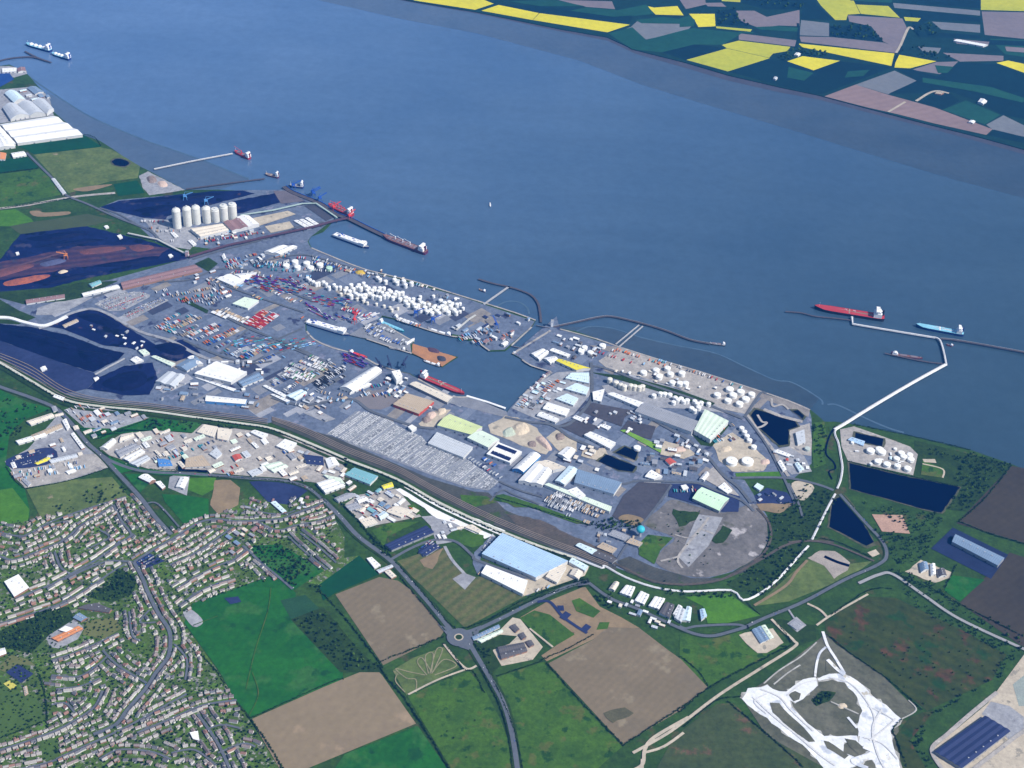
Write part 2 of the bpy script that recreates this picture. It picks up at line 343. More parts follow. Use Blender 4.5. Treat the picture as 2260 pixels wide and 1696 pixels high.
ribbon('track', 'N 1520 650 1600 600 1660 585 1730 600', 14, m_track, 1); ribbon('track', 'N 1340 720 1450 655', 12, m_track, 1); ribbon('track', 'N 1390 340 1420 290 1470 180 1500 190', 14, m_track, 1)
ribbon('track', 'N 1370 430 1380 400 1430 300', 12, m_dark, 1); ribbon('track', 'N 760 150 760 280 700 330', 14, m_dark, 1)
# ------------------------------------------------------------------ near fields and yards (sheets of the real ground)
g_deep = mat('deep_green_field', (0.016, 0.108, 0.01), (0.009, 0.07, 0.009), 0.008, fine=0.25, fsc=0.06, wave=(26, 30, 0.25, (0.018, 0.098, 0.010)), patches=[((0.030, 0.105, 0.018), 0.007, 0.55), ((0.008, 0.052, 0.010), 0.012, 0.60)])
g_pasture = mat('pasture', (0.052, 0.115, 0.009), (0.03, 0.076, 0.008), 0.010, fine=0.25, fsc=0.08, patches=[((0.075, 0.095, 0.018), 0.013, 0.57), ((0.016, 0.052, 0.006), 0.022, 0.58)])
g_bright = mat('bright_green_field', (0.062, 0.165, 0.008), (0.042, 0.125, 0.007), 0.010, fine=0.2, fsc=0.08)
g_teal = mat('blue_green_crop', (0.006, 0.06, 0.016), (0.005, 0.042, 0.014), 0.006, fine=0.15, fsc=0.05)
g_mottle = mat('mottled_pasture', (0.11, 0.145, 0.04), (0.062, 0.095, 0.024), 0.012, fine=0.3, fsc=0.06, patches=[((0.22, 0.19, 0.12), 0.016, 0.66)])
g_brown = mat('rough_brown_heath', (0.046, 0.058, 0.01), (0.027, 0.043, 0.007), 0.014, fine=0.3, fsc=0.06, patches=[((0.080, 0.042, 0.018), 0.011, 0.56), ((0.016, 0.05, 0.008), 0.009, 0.58)], wave=(38, 118, 0.45, (0.020, 0.034, 0.006)))
g_scrub = mat('dark_scrub_ground', (0.026, 0.054, 0.007), (0.014, 0.032, 0.005), 0.02, fine=0.4, fsc=0.12)
tan_f = mat('dry_tan_field', (0.18, 0.141, 0.088), (0.154, 0.122, 0.075), 0.007, fine=0.1, fsc=0.06, wave=(20, 38, 0.22, (0.12, 0.10, 0.065)), patches=[((0.155, 0.125, 0.08), 0.006, 0.56), ((0.225, 0.185, 0.12), 0.009, 0.60)])
tan_p = mat('pinkish_tan_field', (0.222, 0.17, 0.104), (0.192, 0.15, 0.092), 0.006, fine=0.1, fsc=0.05, wave=(28, 28, 0.2, (0.17, 0.135, 0.085)), patches=[((0.195, 0.15, 0.095), 0.006, 0.55), ((0.27, 0.20, 0.125), 0.008, 0.60)])
tan_b = mat('bare_earth', (0.24, 0.175, 0.1), (0.18, 0.135, 0.08), 0.02, fine=0.15, fsc=0.1)
brn_f = mat('dark_brown_field', (0.054, 0.044, 0.028), (0.04, 0.034, 0.024), 0.005, fine=0.15, fsc=0.05, wave=(22, 50, 0.15))
asph = mat('port_asphalt', (0.125, 0.152, 0.208), (0.09, 0.113, 0.164), 0.012, fine=0.3, fsc=0.07, patches=[((0.17, 0.18, 0.24), 0.020, 0.60), ((0.035, 0.042, 0.085), 0.015, 0.60)])
asph_d = mat('dark_asphalt', (0.066, 0.064, 0.076), (0.052, 0.051, 0.064), 0.01, fine=0.2, fsc=0.07)
asph_n = mat('old_navy_asphalt', (0.026, 0.036, 0.098), (0.018, 0.026, 0.076), 0.01, fine=0.2, fsc=0.07)
conc = mat('pale_concrete_yard', (0.36, 0.335, 0.305), (0.28, 0.262, 0.245), 0.02, fine=0.22, fsc=0.08, patches=[((0.19, 0.185, 0.19), 0.03, 0.60), ((0.50, 0.47, 0.42), 0.035, 0.64)])
conc_g = mat('grey_concrete', (0.3, 0.305, 0.32), (0.22, 0.225, 0.245), 0.02, fine=0.22, fsc=0.08, patches=[((0.14, 0.14, 0.16), 0.025, 0.62)])
sand = mat('sandy_yard', (0.46, 0.40, 0.31), (0.36, 0.315, 0.245), 0.02, fine=0.2, fsc=0.09, patches=[((0.24, 0.22, 0.18), 0.028, 0.60)])
chalk = mat('white_chalk', (0.74, 0.74, 0.74), (0.56, 0.58, 0.61), 0.012, fine=0.15, fsc=0.1, patches=[((0.42, 0.45, 0.50), 0.012, 0.57), ((0.40, 0.37, 0.30), 0.020, 0.62), ((0.85, 0.85, 0.85), 0.016, 0.62)])
waste = mat('grey_waste_ground', (0.165, 0.155, 0.15), (0.1, 0.096, 0.092), 0.012, fine=0.3, fsc=0.07, patches=[((0.33, 0.31, 0.31), 0.014, 0.60), ((0.085, 0.085, 0.06), 0.010, 0.60)])
coal = mat('coal_stock', (0.003, 0.005, 0.04), (0.0015, 0.003, 0.028), 0.02, rough=0.7, fine=0.35, fsc=0.08)
coal_y = mat('coal_dusted_yard', (0.007, 0.012, 0.066), (0.003, 0.006, 0.045), 0.012, fine=0.35, fsc=0.06, patches=[((0.035, 0.034, 0.075), 0.010, 0.58), ((0.0015, 0.003, 0.02), 0.014, 0.58), ((0.055, 0.03, 0.045), 0.016, 0.66)])
ore = mat('iron_ore_ground', (0.08, 0.04, 0.058), (0.048, 0.027, 0.056), 0.012, fine=0.3, fsc=0.05, wave=(34, 72, 0.6, (0.018, 0.016, 0.055)), patches=[((0.045, 0.04, 0.07), 0.01, 0.56)])
rail_b = mat('rail_ballast', (0.072, 0.074, 0.064), (0.048, 0.052, 0.046), 0.02, fine=0.25, fsc=0.1, wave=(9, 48, 0.22), patches=[((0.040, 0.070, 0.018), 0.012, 0.60)])
rust_b = mat('rusty_ballast', (0.105, 0.085, 0.07), (0.068, 0.062, 0.05), 0.02, fine=0.25, fsc=0.1, wave=(9, 48, 0.3))
pondm = mat('pond_water', (0.001, 0.001, 0.016), (0.0008, 0.001, 0.012), 0.01, rough=0.35, fine=0, spec=0.04)
town_g = mat('town_ground', (0.07, 0.12, 0.018), (0.042, 0.076, 0.013), 0.02, fine=0.35, fsc=0.15, patches=[((0.25, 0.24, 0.225), 0.06, 0.56), ((0.075, 0.15, 0.02), 0.035, 0.57), ((0.11, 0.11, 0.115), 0.045, 0.60), ((0.03, 0.055, 0.018), 0.03, 0.6)])
lawn = mat('sports_turf', (0.060, 0.110, 0.022), (0.050, 0.092, 0.020), 0.02, fine=0.12, fsc=0.1)
dry_l = mat('dry_turf', (0.125, 0.135, 0.045), (0.105, 0.115, 0.04), 0.02, fine=0.12, fsc=0.1)
red_w = mat('red_surface', (0.42, 0.05, 0.04))

for q, m_ in (('O 1200 48 1390 64 1500 100 1380 110 1100 70', m_teal), ('O 700 8 1000 0 1200 42 900 40', m_teal), ('N 480 175 640 168 760 180 755 205 520 192', m_teal), ('N 1940 255 2300 268 2300 300 1950 285', m_dark), ('N 1530 300 1680 310 1660 345 1560 330', m_stubble), ('N 2090 300 2300 315 2300 345 2100 330', m_plough), ('N 0 0 160 -20 170 30 40 60', m_plough), ('N 0 120 60 100 100 130 90 170 0 175', m_teal), ('N 160 20 270 18 300 45 180 42', m_plough), ('N 1440 110 1550 118 1530 140 1450 135', m_rape2), ('N 1760 250 1990 270 1980 298 1780 282', m_plough), ('N 1640 420 1760 430 1720 470 1660 470', m_teal), ('N 1560 500 2000 560 2240 640 2200 660 1900 590 1560 530', m_teal), ('N 700 430 860 470 800 520 690 500', m_teal), ('N 1080 460 1220 450 1180 490 1060 500', m_teal), ('N 380 205 480 208 470 216 380 213', m_teal), ('O 1520 130 1700 110 1860 130 1850 155 1560 150', m_teal), ('O 1390 70 1590 30 1600 40 1640 92 1500 105', m_teal)):
    sheet('crop_field', q, m_, 1)
# the port estate and its yards
sheet('yard', 'F 380 172 720 338 540 475 520 505 545 552 900 692 1500 858 1980 1018 1955 1052 1785 1200 1690 1203 1600 1128 1290 1067 1085 1000 1000 980 980 1012 885 1128 795 1108 505 1005 508 1080 '
      '560 1135 850 1234 1095 1340 1170 1354 1450 1505 1800 1605 G 1530 760 1640 640 1800 540 1680 490 1545 408 1830 170 H 452 486 830 600 1650 856 2055 1004 2070 1060 2070 1350 1960 1440 1560 1440 '
      'I 1640 640 1790 880 1810 990 1740 1120 1560 1230 1300 1300 1100 1310 780 1190 J 2050 1010 1700 860 1400 730 1060 560 800 425 480 300 200 175 0 95 C 1720 1090 1550 1060 1250 1020 960 980 640 950 420 905 200 790 0 670 '
      'B 0 1060 380 1035 700 985 1190 850 1400 790 1000 740 900 650 640 520 760 470 1100 440 1550 408', asph, 0)
sheet('water', 'B 1560 412 1760 427 1840 440 1700 470 1560 470', m_mud, 1) if 0 else None
rngp = random.Random(41)
def bays(s, n, size, mats, axis, seed):
    """concrete and asphalt bays of different ages"""
    rp = random.Random(seed); poly = gp(s); a0, a1 = gp(axis); th = math.atan2(a1.y - a0.y, a1.x - a0.x); xs = [p.x for p in poly]; ys = [p.y for p in poly]; k = 0
    while k < n:
        x, y = rp.uniform(min(xs), max(xs)), rp.uniform(min(ys), max(ys))
        L_, W_ = rp.uniform(*size), rp.uniform(*size) * .5; c, sn = math.cos(th), math.sin(th)
        Q = [(x + i*L_*c - j*W_*sn, y + i*L_*sn + j*W_*c) for i, j in ((-.5, -.5), (.5, -.5), (.5, .5), (-.5, .5))]
        k += 1
        if all(inside(q, poly) for q in Q): sheet('yard_bay', [proj((q[0], q[1], G0)) for q in Q], rp.choice(mats), 0)
bay_m = [mat('bay_pale', (0.33, 0.34, 0.37), (0.25, 0.26, 0.29), 0.03, fine=0.25), mat('bay_dark', (0.050, 0.058, 0.095), (0.036, 0.044, 0.078), 0.03, fine=0.25), mat('bay_blue', (0.17, 0.20, 0.26), (0.13, 0.155, 0.21), 0.03, fine=0.25), mat('bay_tan', (0.27, 0.245, 0.22), (0.155, 0.145, 0.14), 0.03, fine=0.25), mat('bay_grey', (0.21, 0.22, 0.245), (0.16, 0.17, 0.195), 0.03, fine=0.3)]
bays('F 0 700 200 560 520 560 900 700 1500 870 1960 1020 1800 1180 1600 1120 1290 1060 1000 980 880 1120 500 1000 0 1000', 110, (40, 130), bay_m, 'F 500 960 1000 730', 1)
bays('C 250 400 700 200 1300 120 1500 250 2200 700 2200 1200 1700 1080 1000 960 1000 700 1250 650', 110, (40, 140), bay_m, 'C 1180 530 1420 420', 2)
bays('G 0 600 900 560 1500 780 1900 500 2200 560 2200 1300 1700 1250 1100 900 300 850', 110, (40, 130), bay_m, 'G 1062 870 1142 798', 3)
bays('H 300 600 700 600 1650 860 2000 1020 2050 1300 1600 1400 1600 1640 900 1640 400 1300', 80, (30, 110), bay_m, 'H 1362 1084 1300 1146', 4)
for q, w_ in (('F 515 1080 560 1132 680 1187 850 1232 960 1292 1100 1337', 7), ('F 1230 1387 1330 1442 1450 1502 1560 1502', 7), ('F 1882 1512 1962 1442 2092 1344', 8), ('F 1960 1054 1830 1174', 7), ('F 2082 1076 1838 1226', 9), ('F 1690 1206 1640 1170 1600 1130 1450 1113 1290 1070 1090 1003', 7), ('F 900 1130 1060 1183 1190 1223', 6), ('F 985 1012 1090 1083 1205 1148', 6), ('F 510 1010 790 1103', 7), ('F 545 545 700 610 900 686 1200 759 1500 851 1850 960 1985 1010', 7), ('H 452 484 690 548 830 598 1100 684 1340 754 1650 854 1920 944 2060 1004', 7), ('F 1900 1263 1960 1302 2085 1340', 7)):
    ribbon('quay_edge', q, w_, conc, 2, k=2)
sheet('yard', 'F 985 1010 1090 1083 1205 1148 1180 1165 1188 1222 1150 1198 1060 1183 900 1128 790 1103 860 1060', bay_m[4], 1)
sheet('yard', 'F 1440 1498 1560 1498 1800 1598 1810 1640 1560 1575 1440 1545', bay_m[4], 1); sheet('yard', 'H 640 590 830 597 1100 682 1650 852 1780 907 1920 942 2060 1002 2050 1050 1900 985 1640 890 1100 715 800 640', bay_m[3], 1)
# north fields by the river
sheet('field', 'A 110 935 540 870 650 940 640 945 220 992', g_teal, 0)
sheet('field', 'A 215 995 640 947 720 962 900 1070 885 1145 700 1168 440 1242 330 1120', g_mottle, 0)
sheet('pond', 'A 720 1035 770 1020 830 1045 800 1070 740 1062', pondm, 1, curve=4)
sheet('field', 'A -200 1040 0 1030 165 1000 252 1080 0 1116 -200 1130', g_teal, 0)
sheet('field', 'A -200 1140 0 1118 255 1087 330 1150 418 1245 0 1340 -200 1370', g_pasture, 0)
sheet('field', 'B -100 545 100 530 200 590 215 610 60 640 -100 640', g_bright, 0)
sheet('field', 'B 60 640 220 610 300 600 560 560 740 600 560 640 130 690', mat('dull_green_field', (0.055, 0.075, 0.028), (0.045, 0.062, 0.025), 0.01, fine=0.2), 0)
sheet('yard', 'A 892 1130 950 1102 1190 1222 960 1256 920 1210', conc_g, 1, jag=2)
sheet('field', 'A 730 1185 880 1160 930 1240 760 1260', g_teal, 1)
ribbon('track', 'A -100 1350 150 1322 470 1266 740 1240', 16, conc, 2)
sheet('bare_ground', 'B 190 545 250 540 290 552 440 545 430 566 240 578', tan_b, 1, curve=4)
sheet('bare_ground', 'A 470 1215 640 1190 720 1188 560 1230', tan_b, 1, curve=4)
sheet('yard', 'A -150 590 190 560 290 600 320 640 345 742 0 795 -150 815', conc_g, 1)
sheet('yard', 'A -100 430 60 425 170 455 175 475 90 500 -100 470', conc_g, 1)
sheet('pond', 'A -100 480 60 470 90 510 0 560 -100 560', mat('blue_tank_yard', (0.02, 0.06, 0.22)), 1)
# coal and ore
sheet('coal_yard', 'B 640 520 760 478 1100 440 1400 412 1560 410 1640 428 1180 545 1080 575 1060 600 900 580', coal_y, 1, jag=3)
sheet('coal_yard', 'B 1480 480 1760 428 1850 445 1830 480 1560 550 1490 560', coal_y, 1, jag=3)
sheet('coal_yard', 'B -100 880 0 850 30 820 130 690 560 640 760 690 900 720 1190 815 1200 850 1000 890 600 965 250 1052 -100 1065', coal_y, 1, jag=3)
sheet('ore_yard', 'B -100 890 110 850 500 770 900 755 1090 780 1000 842 500 905 -100 1000', ore, 2, jag=4)
sheet('coal_yard', 'C 300 468 430 400 520 362 645 368 900 525 1000 585 1180 550 1290 640 1130 695 970 655 820 605 660 590 400 482', coal_y, 1, jag=2)
sheet('coal_yard', 'C -100 440 0 452 200 472 420 520 640 600 800 640 760 682 600 762 390 700 0 560 -100 530', coal, 1, jag=2)
sheet('coal_yard', 'C 560 870 640 792 800 722 980 700 1012 800 960 905 820 912', coal_y, 1, jag=2)
sheet('yard', 'C -100 560 0 560 390 700 600 765 640 790 560 868 420 900 200 785 0 665', asph_n, 1)
sheet('yard', 'C 230 395 240 350 420 290 600 280 470 350 340 395', conc_g, 1)
sheet('car_park', 'C 605 325 760 250 900 245 965 265 960 280 800 365 700 370', conc_g, 1)
sheet('car_park', 'C 790 400 1030 285 1085 300 840 425', conc_g, 1)
ribbon('road', 'C 250 480 330 455 430 395 520 365 600 355 700 390 900 500 1100 560 1250 640 1400 690 1620 690', 14, conc_g, 3)
sheet('yard', 'B -50 1100 0 1110 120 1180 230 1225 120 1270 -50 1260', g_scrub, 1)
sheet('grass_verge', 'B 0 1060 380 1030 520 1000 760 990 520 1100 420 1120 150 1140 0 1100', g_scrub, 1)
sheet('grass_verge', 'B 1250 880 1340 840 1400 880 1340 930', g_scrub, 2)
sheet('grass_verge', 'B 1180 1100 1340 1180 1330 1200 1150 1110', g_scrub, 2)
# north terminal
sheet('yard', 'B 920 590 1080 600 1120 660 1200 640 1500 690 1290 710 1220 790 1100 770 1000 700', conc_g, 1)
sheet('yard', 'B 1600 592 1850 540 1900 562 1640 645 1500 670', sand, 2)
sheet('yard', 'B 1700 640 1860 608 1892 650 1740 682', sand, 2)
sheet('water', 'F 500 275 560 262 700 345 640 372', m_mud, 2)
sheet('yard', 'F 300 180 400 178 500 245 350 262', mat('grey_brown_hardstanding', (0.14, 0.125, 0.145)), 2)
# docks east side
sheet('pier_deck', 'G 905 345 1185 432 1095 492 1080 485 985 450 900 405', mat('rusty_timber_deck', (0.40, 0.19, 0.085), (0.30, 0.15, 0.08), 0.03, fine=0.2), 1, jag=1)
sheet('yard', 'G 520 700 640 650 700 640 830 680 780 740 700 770 610 765', mat('mauve_grey_hardstanding', (0.175, 0.16, 0.165), (0.15, 0.14, 0.15), 0.01, fine=0.12), 1)
sheet('yard', 'G 940 860 1060 770 1150 770 1060 860 1050 890 960 880', sand, 1, jag=2)
sheet('yard', 'G 1390 870 1500 810 1580 820 1700 890 1800 1020 1760 1060 1560 980 1400 920', sand, 1, jag=3)
sheet('yard', 'G 1760 950 1830 900 1960 960 1960 1040 1860 1050', sand, 1, jag=2)
sheet('car_park', 'G 345 930 540 780 600 785 760 838 860 905 960 940 1010 1005 1240 1080 1460 1235 1390 1290 1240 1265 1010 1185 820 1110 700 1060 500 990 400 935', mat('car_park_asphalt', (0.25, 0.265, 0.295), (0.19, 0.205, 0.235), 0.03, fine=0.2), 1)
sheet('yard', 'G 200 790 280 765 410 830 340 850', conc_g, 1)
sheet('yard', 'G 1540 760 1640 640 1830 530 1990 520 2050 560 2055 660 1940 800 1820 860 1700 830', conc_g, 1)
sheet('yard', 'H 570 1010 660 958 750 975 940 1012 870 1050 850 1110', asph_d, 2)
sheet('yard', 'H 440 1105 560 1060 705 1112 600 1182', asph_d, 2)
sheet('yard', 'H 845 1130 890 1070 1070 1112 1040 1192 900 1162', asph_d, 2)
sheet('grass_verge', 'H 840 1135 870 1130 1110 1240 1100 1280', mat('lime_green_verge', (0.16, 0.32, 0.04)), 3)
sheet('yard', 'H 600 1260 740 1250 760 1290 700 1330 590 1300', sand, 2, jag=2)
sheet('yard', 'H 1120 1200 1260 1240 1330 1290 1250 1320 1100 1290', sand, 2, jag=2)
sheet('yard', 'H 1430 1220 1560 1150 1680 1220 1800 1340 1760 1400 1560 1400 1480 1330', sand, 1, jag=3)
sheet('yard', 'H 700 690 840 600 1100 690 1400 790 1640 870 1720 910 1640 1030 1500 1000 1200 860 960 790 760 740', conc, 1)
sheet('yard', 'H 720 850 1000 800 1380 930 1560 1030 1330 1000 1100 990 760 900', conc_g, 1)
sheet('grass_verge', 'H 1580 1410 1860 1400 1880 1440 1590 1450', g_bright, 1)
sheet('grass_verge', 'H 1300 1160 1420 1200 1480 1140 1560 1080 1430 1240 1360 1230', g_scrub, 1)
sheet('grass_verge', 'H 640 760 900 790 1200 870 1450 960 1420 990 1100 890 760 790', g_scrub, 2)
sheet('pond', 'K 455 1040 490 1000 560 1020 740 1078 760 1110 700 1132 700 1225 640 1232 500 1112', pondm, 2)
sheet('pond', 'K 722 1010 760 1005 802 1042 790 1062', pondm, 2)
ribbon('causeway', 'K 500 1035 530 1080 560 1085 530 1110 490 1120', 9, conc, 3)
ribbon('causeway', 'K 540 1000 640 1040 790 1080', 16, conc, 3)
ribbon('causeway', 'K 435 1035 500 1130 600 1260 640 1340 700 1430', 12, conc, 3)
ribbon('causeway', 'K 590 930 600 980 660 970 700 1000', 9, conc, 3)
sheet('yard', 'K 700 1130 760 1110 835 1090 850 1200 845 1300 780 1290 700 1250', conc, 1)
sheet('yard', 'K 600 1260 700 1240 800 1300 850 1400 720 1420 640 1350', conc_g, 1)
sheet('pond', 'H 700 1335 752 1290 940 1366 918 1402 830 1392', pondm, 2)
sheet('pond', 'H 805 1278 870 1240 952 1272 935 1325', pondm, 2)
sheet('yard', 'H 1350 1430 1440 1372 1605 1555 1560 1560 1470 1500', conc, 2)
sheet('yard', 'H 1160 1480 1340 1480 1610 1560 1600 1659 1500 1659 1150 1560', asph_n, 2)
sheet('yard', 'I 790 870 860 740 960 652 1170 665 1110 780 985 905 960 930 840 905', asph_d, 2)
sheet('bare_ground', 'I 830 880 890 860 990 890 950 932 860 910', tan_b, 3, curve=4)
sheet('waste_ground', 'I 990 925 1090 830 1170 765 1300 800 1500 850 1640 805 1720 800 1790 900 1800 990 1740 1115 1600 1205 1400 1265 1200 1240 1070 1170 1120 1080 1190 1010', waste, 1, curve=3)
sheet('slab', 'I 1340 860 1500 880 1410 1060 1280 1200 1220 1140', conc_g, 2)
ribbon('road', 'I 1410 880 1350 960 1215 1130 1240 1205', 8, conc, 3); ribbon('road', 'I 1350 950 1440 985', 7, conc, 3); ribbon('road', 'I 1190 990 1290 1010 1350 950', 6, conc, 3); ribbon('road', 'I 1100 1160 1215 1132', 7, conc, 3)
sheet('scrub_ground', 'I 1430 1030 1500 930 1560 960 1500 1040 1450 1050', g_scrub, 3, jag=5)
sheet('scrub_ground', 'I 1180 830 1360 850 1330 900 1220 940 1190 880', g_scrub, 2, jag=6)
sheet('field', 'I 960 1050 1020 990 1180 1010 1100 1090 1060 1180 960 1120', g_pasture, 2)
sheet('grass_verge', 'I 30 740 90 730 340 810 640 920 560 920 250 810 20 770', g_pasture, 2)
sheet('grass_verge', 'J 1430 560 1560 575 1720 640 1560 640', g_pasture, 2)
sheet('grass_verge', 'J 1210 560 1380 570 1440 610 1300 640 1220 600', g_pasture, 2)
# railway corridor
sheet('railway_land', 'J 0 60 200 130 400 190 700 320 1000 450 1300 540 1390 545 1500 660 1760 760 2050 900 2212 960 2212 1060 1980 960 1700 865 1400 742 1060 575 800 432 480 308 200 182 0 100', rail_b, 1)
sheet('railway_land', 'J 1500 680 1720 720 2050 880 2200 950 2200 1010 1900 900 1600 780', rust_b, 2, jag=3)
sheet('railway_land', 'I 820 1160 900 1130 1060 1200 1300 1270 1500 1270 1740 1130 1640 1230 1440 1300 1240 1320 1050 1300 880 1230', rail_b, 2)
sheet('field', 'K 865 1085 930 1080 945 1170 920 1270 940 1350 860 1380 850 1250', g_pasture, 1)
# green belt and woods right of the port
sheet('scrub_ground', 'L 560 880 800 640 1000 700 1030 520 1060 480 990 740 840 1020 640 1300 400 1360 300 1310 480 1200 570 1070', g_scrub, 1)
sheet('yard', 'L 480 740 560 690 690 720 745 790 640 850 520 830', asph_n, 1); sheet('yard', 'L 490 790 740 790 640 855 520 835', tan_b, 2, jag=3)
sheet('yard', 'L 720 660 800 645 865 690 800 770 740 740', sand, 1, curve=3)
sheet('yard', 'K 1030 1130 1120 1110 1320 1180 1480 1240 1530 1290 1500 1425 1080 1330 1040 1240', conc, 1)
sheet('pond', 'K 1130 1150 1312 1190 1300 1238 1120 1202', pondm, 2)
sheet('pond', 'K 1090 1345 1450 1432 1800 1502 1680 1665 1560 1640 1100 1512', pondm, 1, label='large dark navy pond')
sheet('scrub_ground', 'K 1510 1200 2130 1355 1860 1659 1700 1640 1810 1500 1490 1430', g_scrub, 0)
sheet('field', 'K 1560 1330 1700 1380 1690 1440 1550 1420', g_pasture, 2); ribbon('track', 'K 1560 1350 1690 1385 1690 1440', 6, sand, 3)
sheet('field', 'K 1600 1240 1850 1310 1830 1360 1620 1290', g_scrub, 1); sheet('bare_ground', 'K 1560 1320 1640 1320 1650 1345 1570 1340', sand, 2)
sheet('pond', 'L 985 765 1050 740 1110 800 1250 1040 1200 1062 960 940', pondm, 1, label='dark wedge of water beside the pipeline')
sheet('bare_ground', 'L 1235 860 1430 865 1480 985 1300 970', mat('pink_gravel', (0.42, 0.27, 0.20)), 2)
sheet('field', 'L 2130 548 2600 640 2600 1180 2212 1045 1780 918', brn_f, 0)
sheet('field', 'L 2120 1105 2600 1260 2600 2000 2230 1730 1800 1430', brn_f, 0)
sheet('field', 'L 1740 1250 1960 1280 1800 1420 1700 1350', g_deep, 1)
sheet('yard', 'L 1755 945 2110 1120 2000 1275 1615 1080', mat('navy_forecourt', (0.018, 0.028, 0.075)), 1)
sheet('yard', 'L 1450 1230 1550 1150 1740 1230 1740 1270 1640 1300', sand, 1, jag=3)
sheet('field', 'L 830 1150 1000 1190 1240 1160 1100 1260 700 1420 480 1450 820 1150', g_mottle, 1)
sheet('bare_ground', 'L 820 1140 900 1095 1000 1095 1095 1170 1080 1220 990 1275 930 1190', mat('pale_spoil', (0.34, 0.30, 0.26)), 2, jag=2)
ribbon('ditch', 'L 930 1130 1010 1165 1090 1190', 12, pondm, 3)
ribbon('track', 'L 820 1155 750 1230 680 1320 480 1445', 9, tan_b, 3)
sheet('bare_ground', 'L 1205 1105 1260 1085 1285 1115 1240 1135', sand, 2)
sheet('field', 'L 30 1390 320 1370 400 1430 520 1510 300 1560 180 1560 150 1450', g_bright, 1)
# chalk workings and heath at the lower right
sheet('field', 'M 930 690 1210 555 1390 565 1830 780 2100 930 2010 1090 1590 1290 1330 1080 945 815', g_brown, 0, label='rough brown heath')
sheet('scrub_ground', 'M 895 830 940 790 1000 860 1300 1060 1525 1285 1400 1350 1440 1720 950 1720 560 1450 395 1200 540 1105', mat('quarry_floor', (0.125, 0.122, 0.088), (0.070, 0.074, 0.046), 0.012, fine=0.3, fsc=0.06), 0)
spoil = mat('grey_chalk_spoil', (0.44, 0.435, 0.41), (0.25, 0.245, 0.215), 0.03, fine=0.25)
sheet('spoil_margin', 'M 875 1085 960 1052 1050 1055 1140 1090 1240 1200 1330 1250 1422 1340 1350 1420 1370 1490 1440 1720 1300 1720 1230 1590 1150 1500 1140 1385 1172 1290 1140 1200 1060 1112 980 1085 900 1098', spoil, 1, jag=11)
sheet('chalk_workings', 'M 875 1085 960 1052 1050 1055 1140 1090 1240 1200 1330 1250 1422 1340 1350 1420 1370 1490 1440 1720 1300 1720 1230 1590 1150 1500 1140 1385 1172 1290 1140 1200 1060 1112 980 1085 900 1098', chalk, 1, jag=3.2)
sheet('spoil_margin', 'M 398 1212 440 1150 560 1128 640 1163 690 1170 700 1160 790 1085 880 1075 890 1130 830 1185 795 1215 745 1236 705 1222 720 1270 860 1400 930 1455 1140 1450 1150 1500 1050 1490 1050 1560 1150 1600 1240 1540 1250 1600 1130 1640 960 1700 830 1540 700 1450 560 1340 480 1290', spoil, 1, jag=11)
sheet('chalk_workings', 'M 398 1212 440 1150 560 1128 640 1163 690 1170 700 1160 790 1085 880 1075 890 1130 830 1185 795 1215 745 1236 705 1222 720 1270 860 1400 930 1455 1140 1450 1150 1500 1050 1490 1050 1560 1150 1600 1240 1540 1250 1600 1130 1640 960 1700 830 1540 700 1450 560 1340 480 1290', chalk, 1, jag=3.2)
qf = MATS['quarry_floor']
sheet('scrub_ground', 'M 580 1240 640 1240 700 1310 800 1400 870 1485 830 1490 700 1395 600 1300', qf, 2, jag=2); sheet('scrub_ground', 'M 695 1180 740 1165 780 1180 770 1220 730 1230', qf, 2, jag=2)
sheet('scrub_ground', 'M 925 1480 960 1485 1085 1575 1060 1600 950 1530', qf, 2, jag=2); sheet('scrub_ground', 'M 1060 1470 1130 1480 1210 1545 1150 1570 1090 1520', qf, 2, jag=2); sheet('scrub_ground', 'M 940 970 970 980 1000 1035 940 1040', qf, 2, jag=2)
for s, w in (('M 540 1115 640 1030 780 940 880 850', 4.5), ('M 605 1120 690 1050 775 995', 4.5), ('M 920 780 950 870 1000 950 1060 1050', 9), ('M 870 1070 880 990 900 920 940 880', 7), ('M 950 960 1010 1020 1060 1060', 12), ('M 970 1230 1060 1270 1150 1310', 5), ('M 1080 1330 1140 1400', 8), ('M 1420 1345 1520 1285 1470 1220', 4), ('M 1180 1520 1240 1560 1110 1610 1210 1659', 12)):
    ribbon('chalk_track', s, w, chalk if w > 6 else spoil, 3)
sheet('scrub_ground', 'M 845 1220 920 1160 1000 1170 960 1230 880 1260', g_scrub, 2, jag=4)
sheet('field', 'M 0 795 395 782 440 880 560 922 650 850 700 870 180 1135 0 960', g_pasture, 0)
sheet('field', 'M -40 1460 240 1245 345 1240 560 1450 920 1650 940 1760 -200 1760', mat('rough_green_heath', (0.052, 0.070, 0.022), (0.035, 0.055, 0.018), 0.012, fine=0.3, fsc=0.06, patches=[((0.10, 0.065, 0.035), 0.012, 0.62)]), 0)
sheet('field', 'M 1380 1460 1480 1330 1560 1300 1640 1290 1480 1480 1640 1760 1460 1760', g_brown, 0)
sheet('yard', 'M 1620 1540 1980 1240 2040 1160 2212 930 2700 850 2700 1900 1720 1760', sand, 0)
sheet('pond', 'M 2140 1120 2240 1040 2500 1000 2400 1250 2180 1260', mat('silty_lagoon', (0.26, 0.30, 0.27), (0.24, 0.27, 0.25), rough=0.5), 1)
sheet('yard', 'M 1940 1310 2000 1230 2120 1260 2212 1330 2212 1420 2120 1480', conc_g, 1)
ribbon('road', 'M 2040 1170 1880 1300 1720 1440 1620 1540 1700 1680', 12, conc, 3); ribbon('road', 'M 2400 1310 2212 1420 2050 1540 1870 1680', 12, conc, 3)
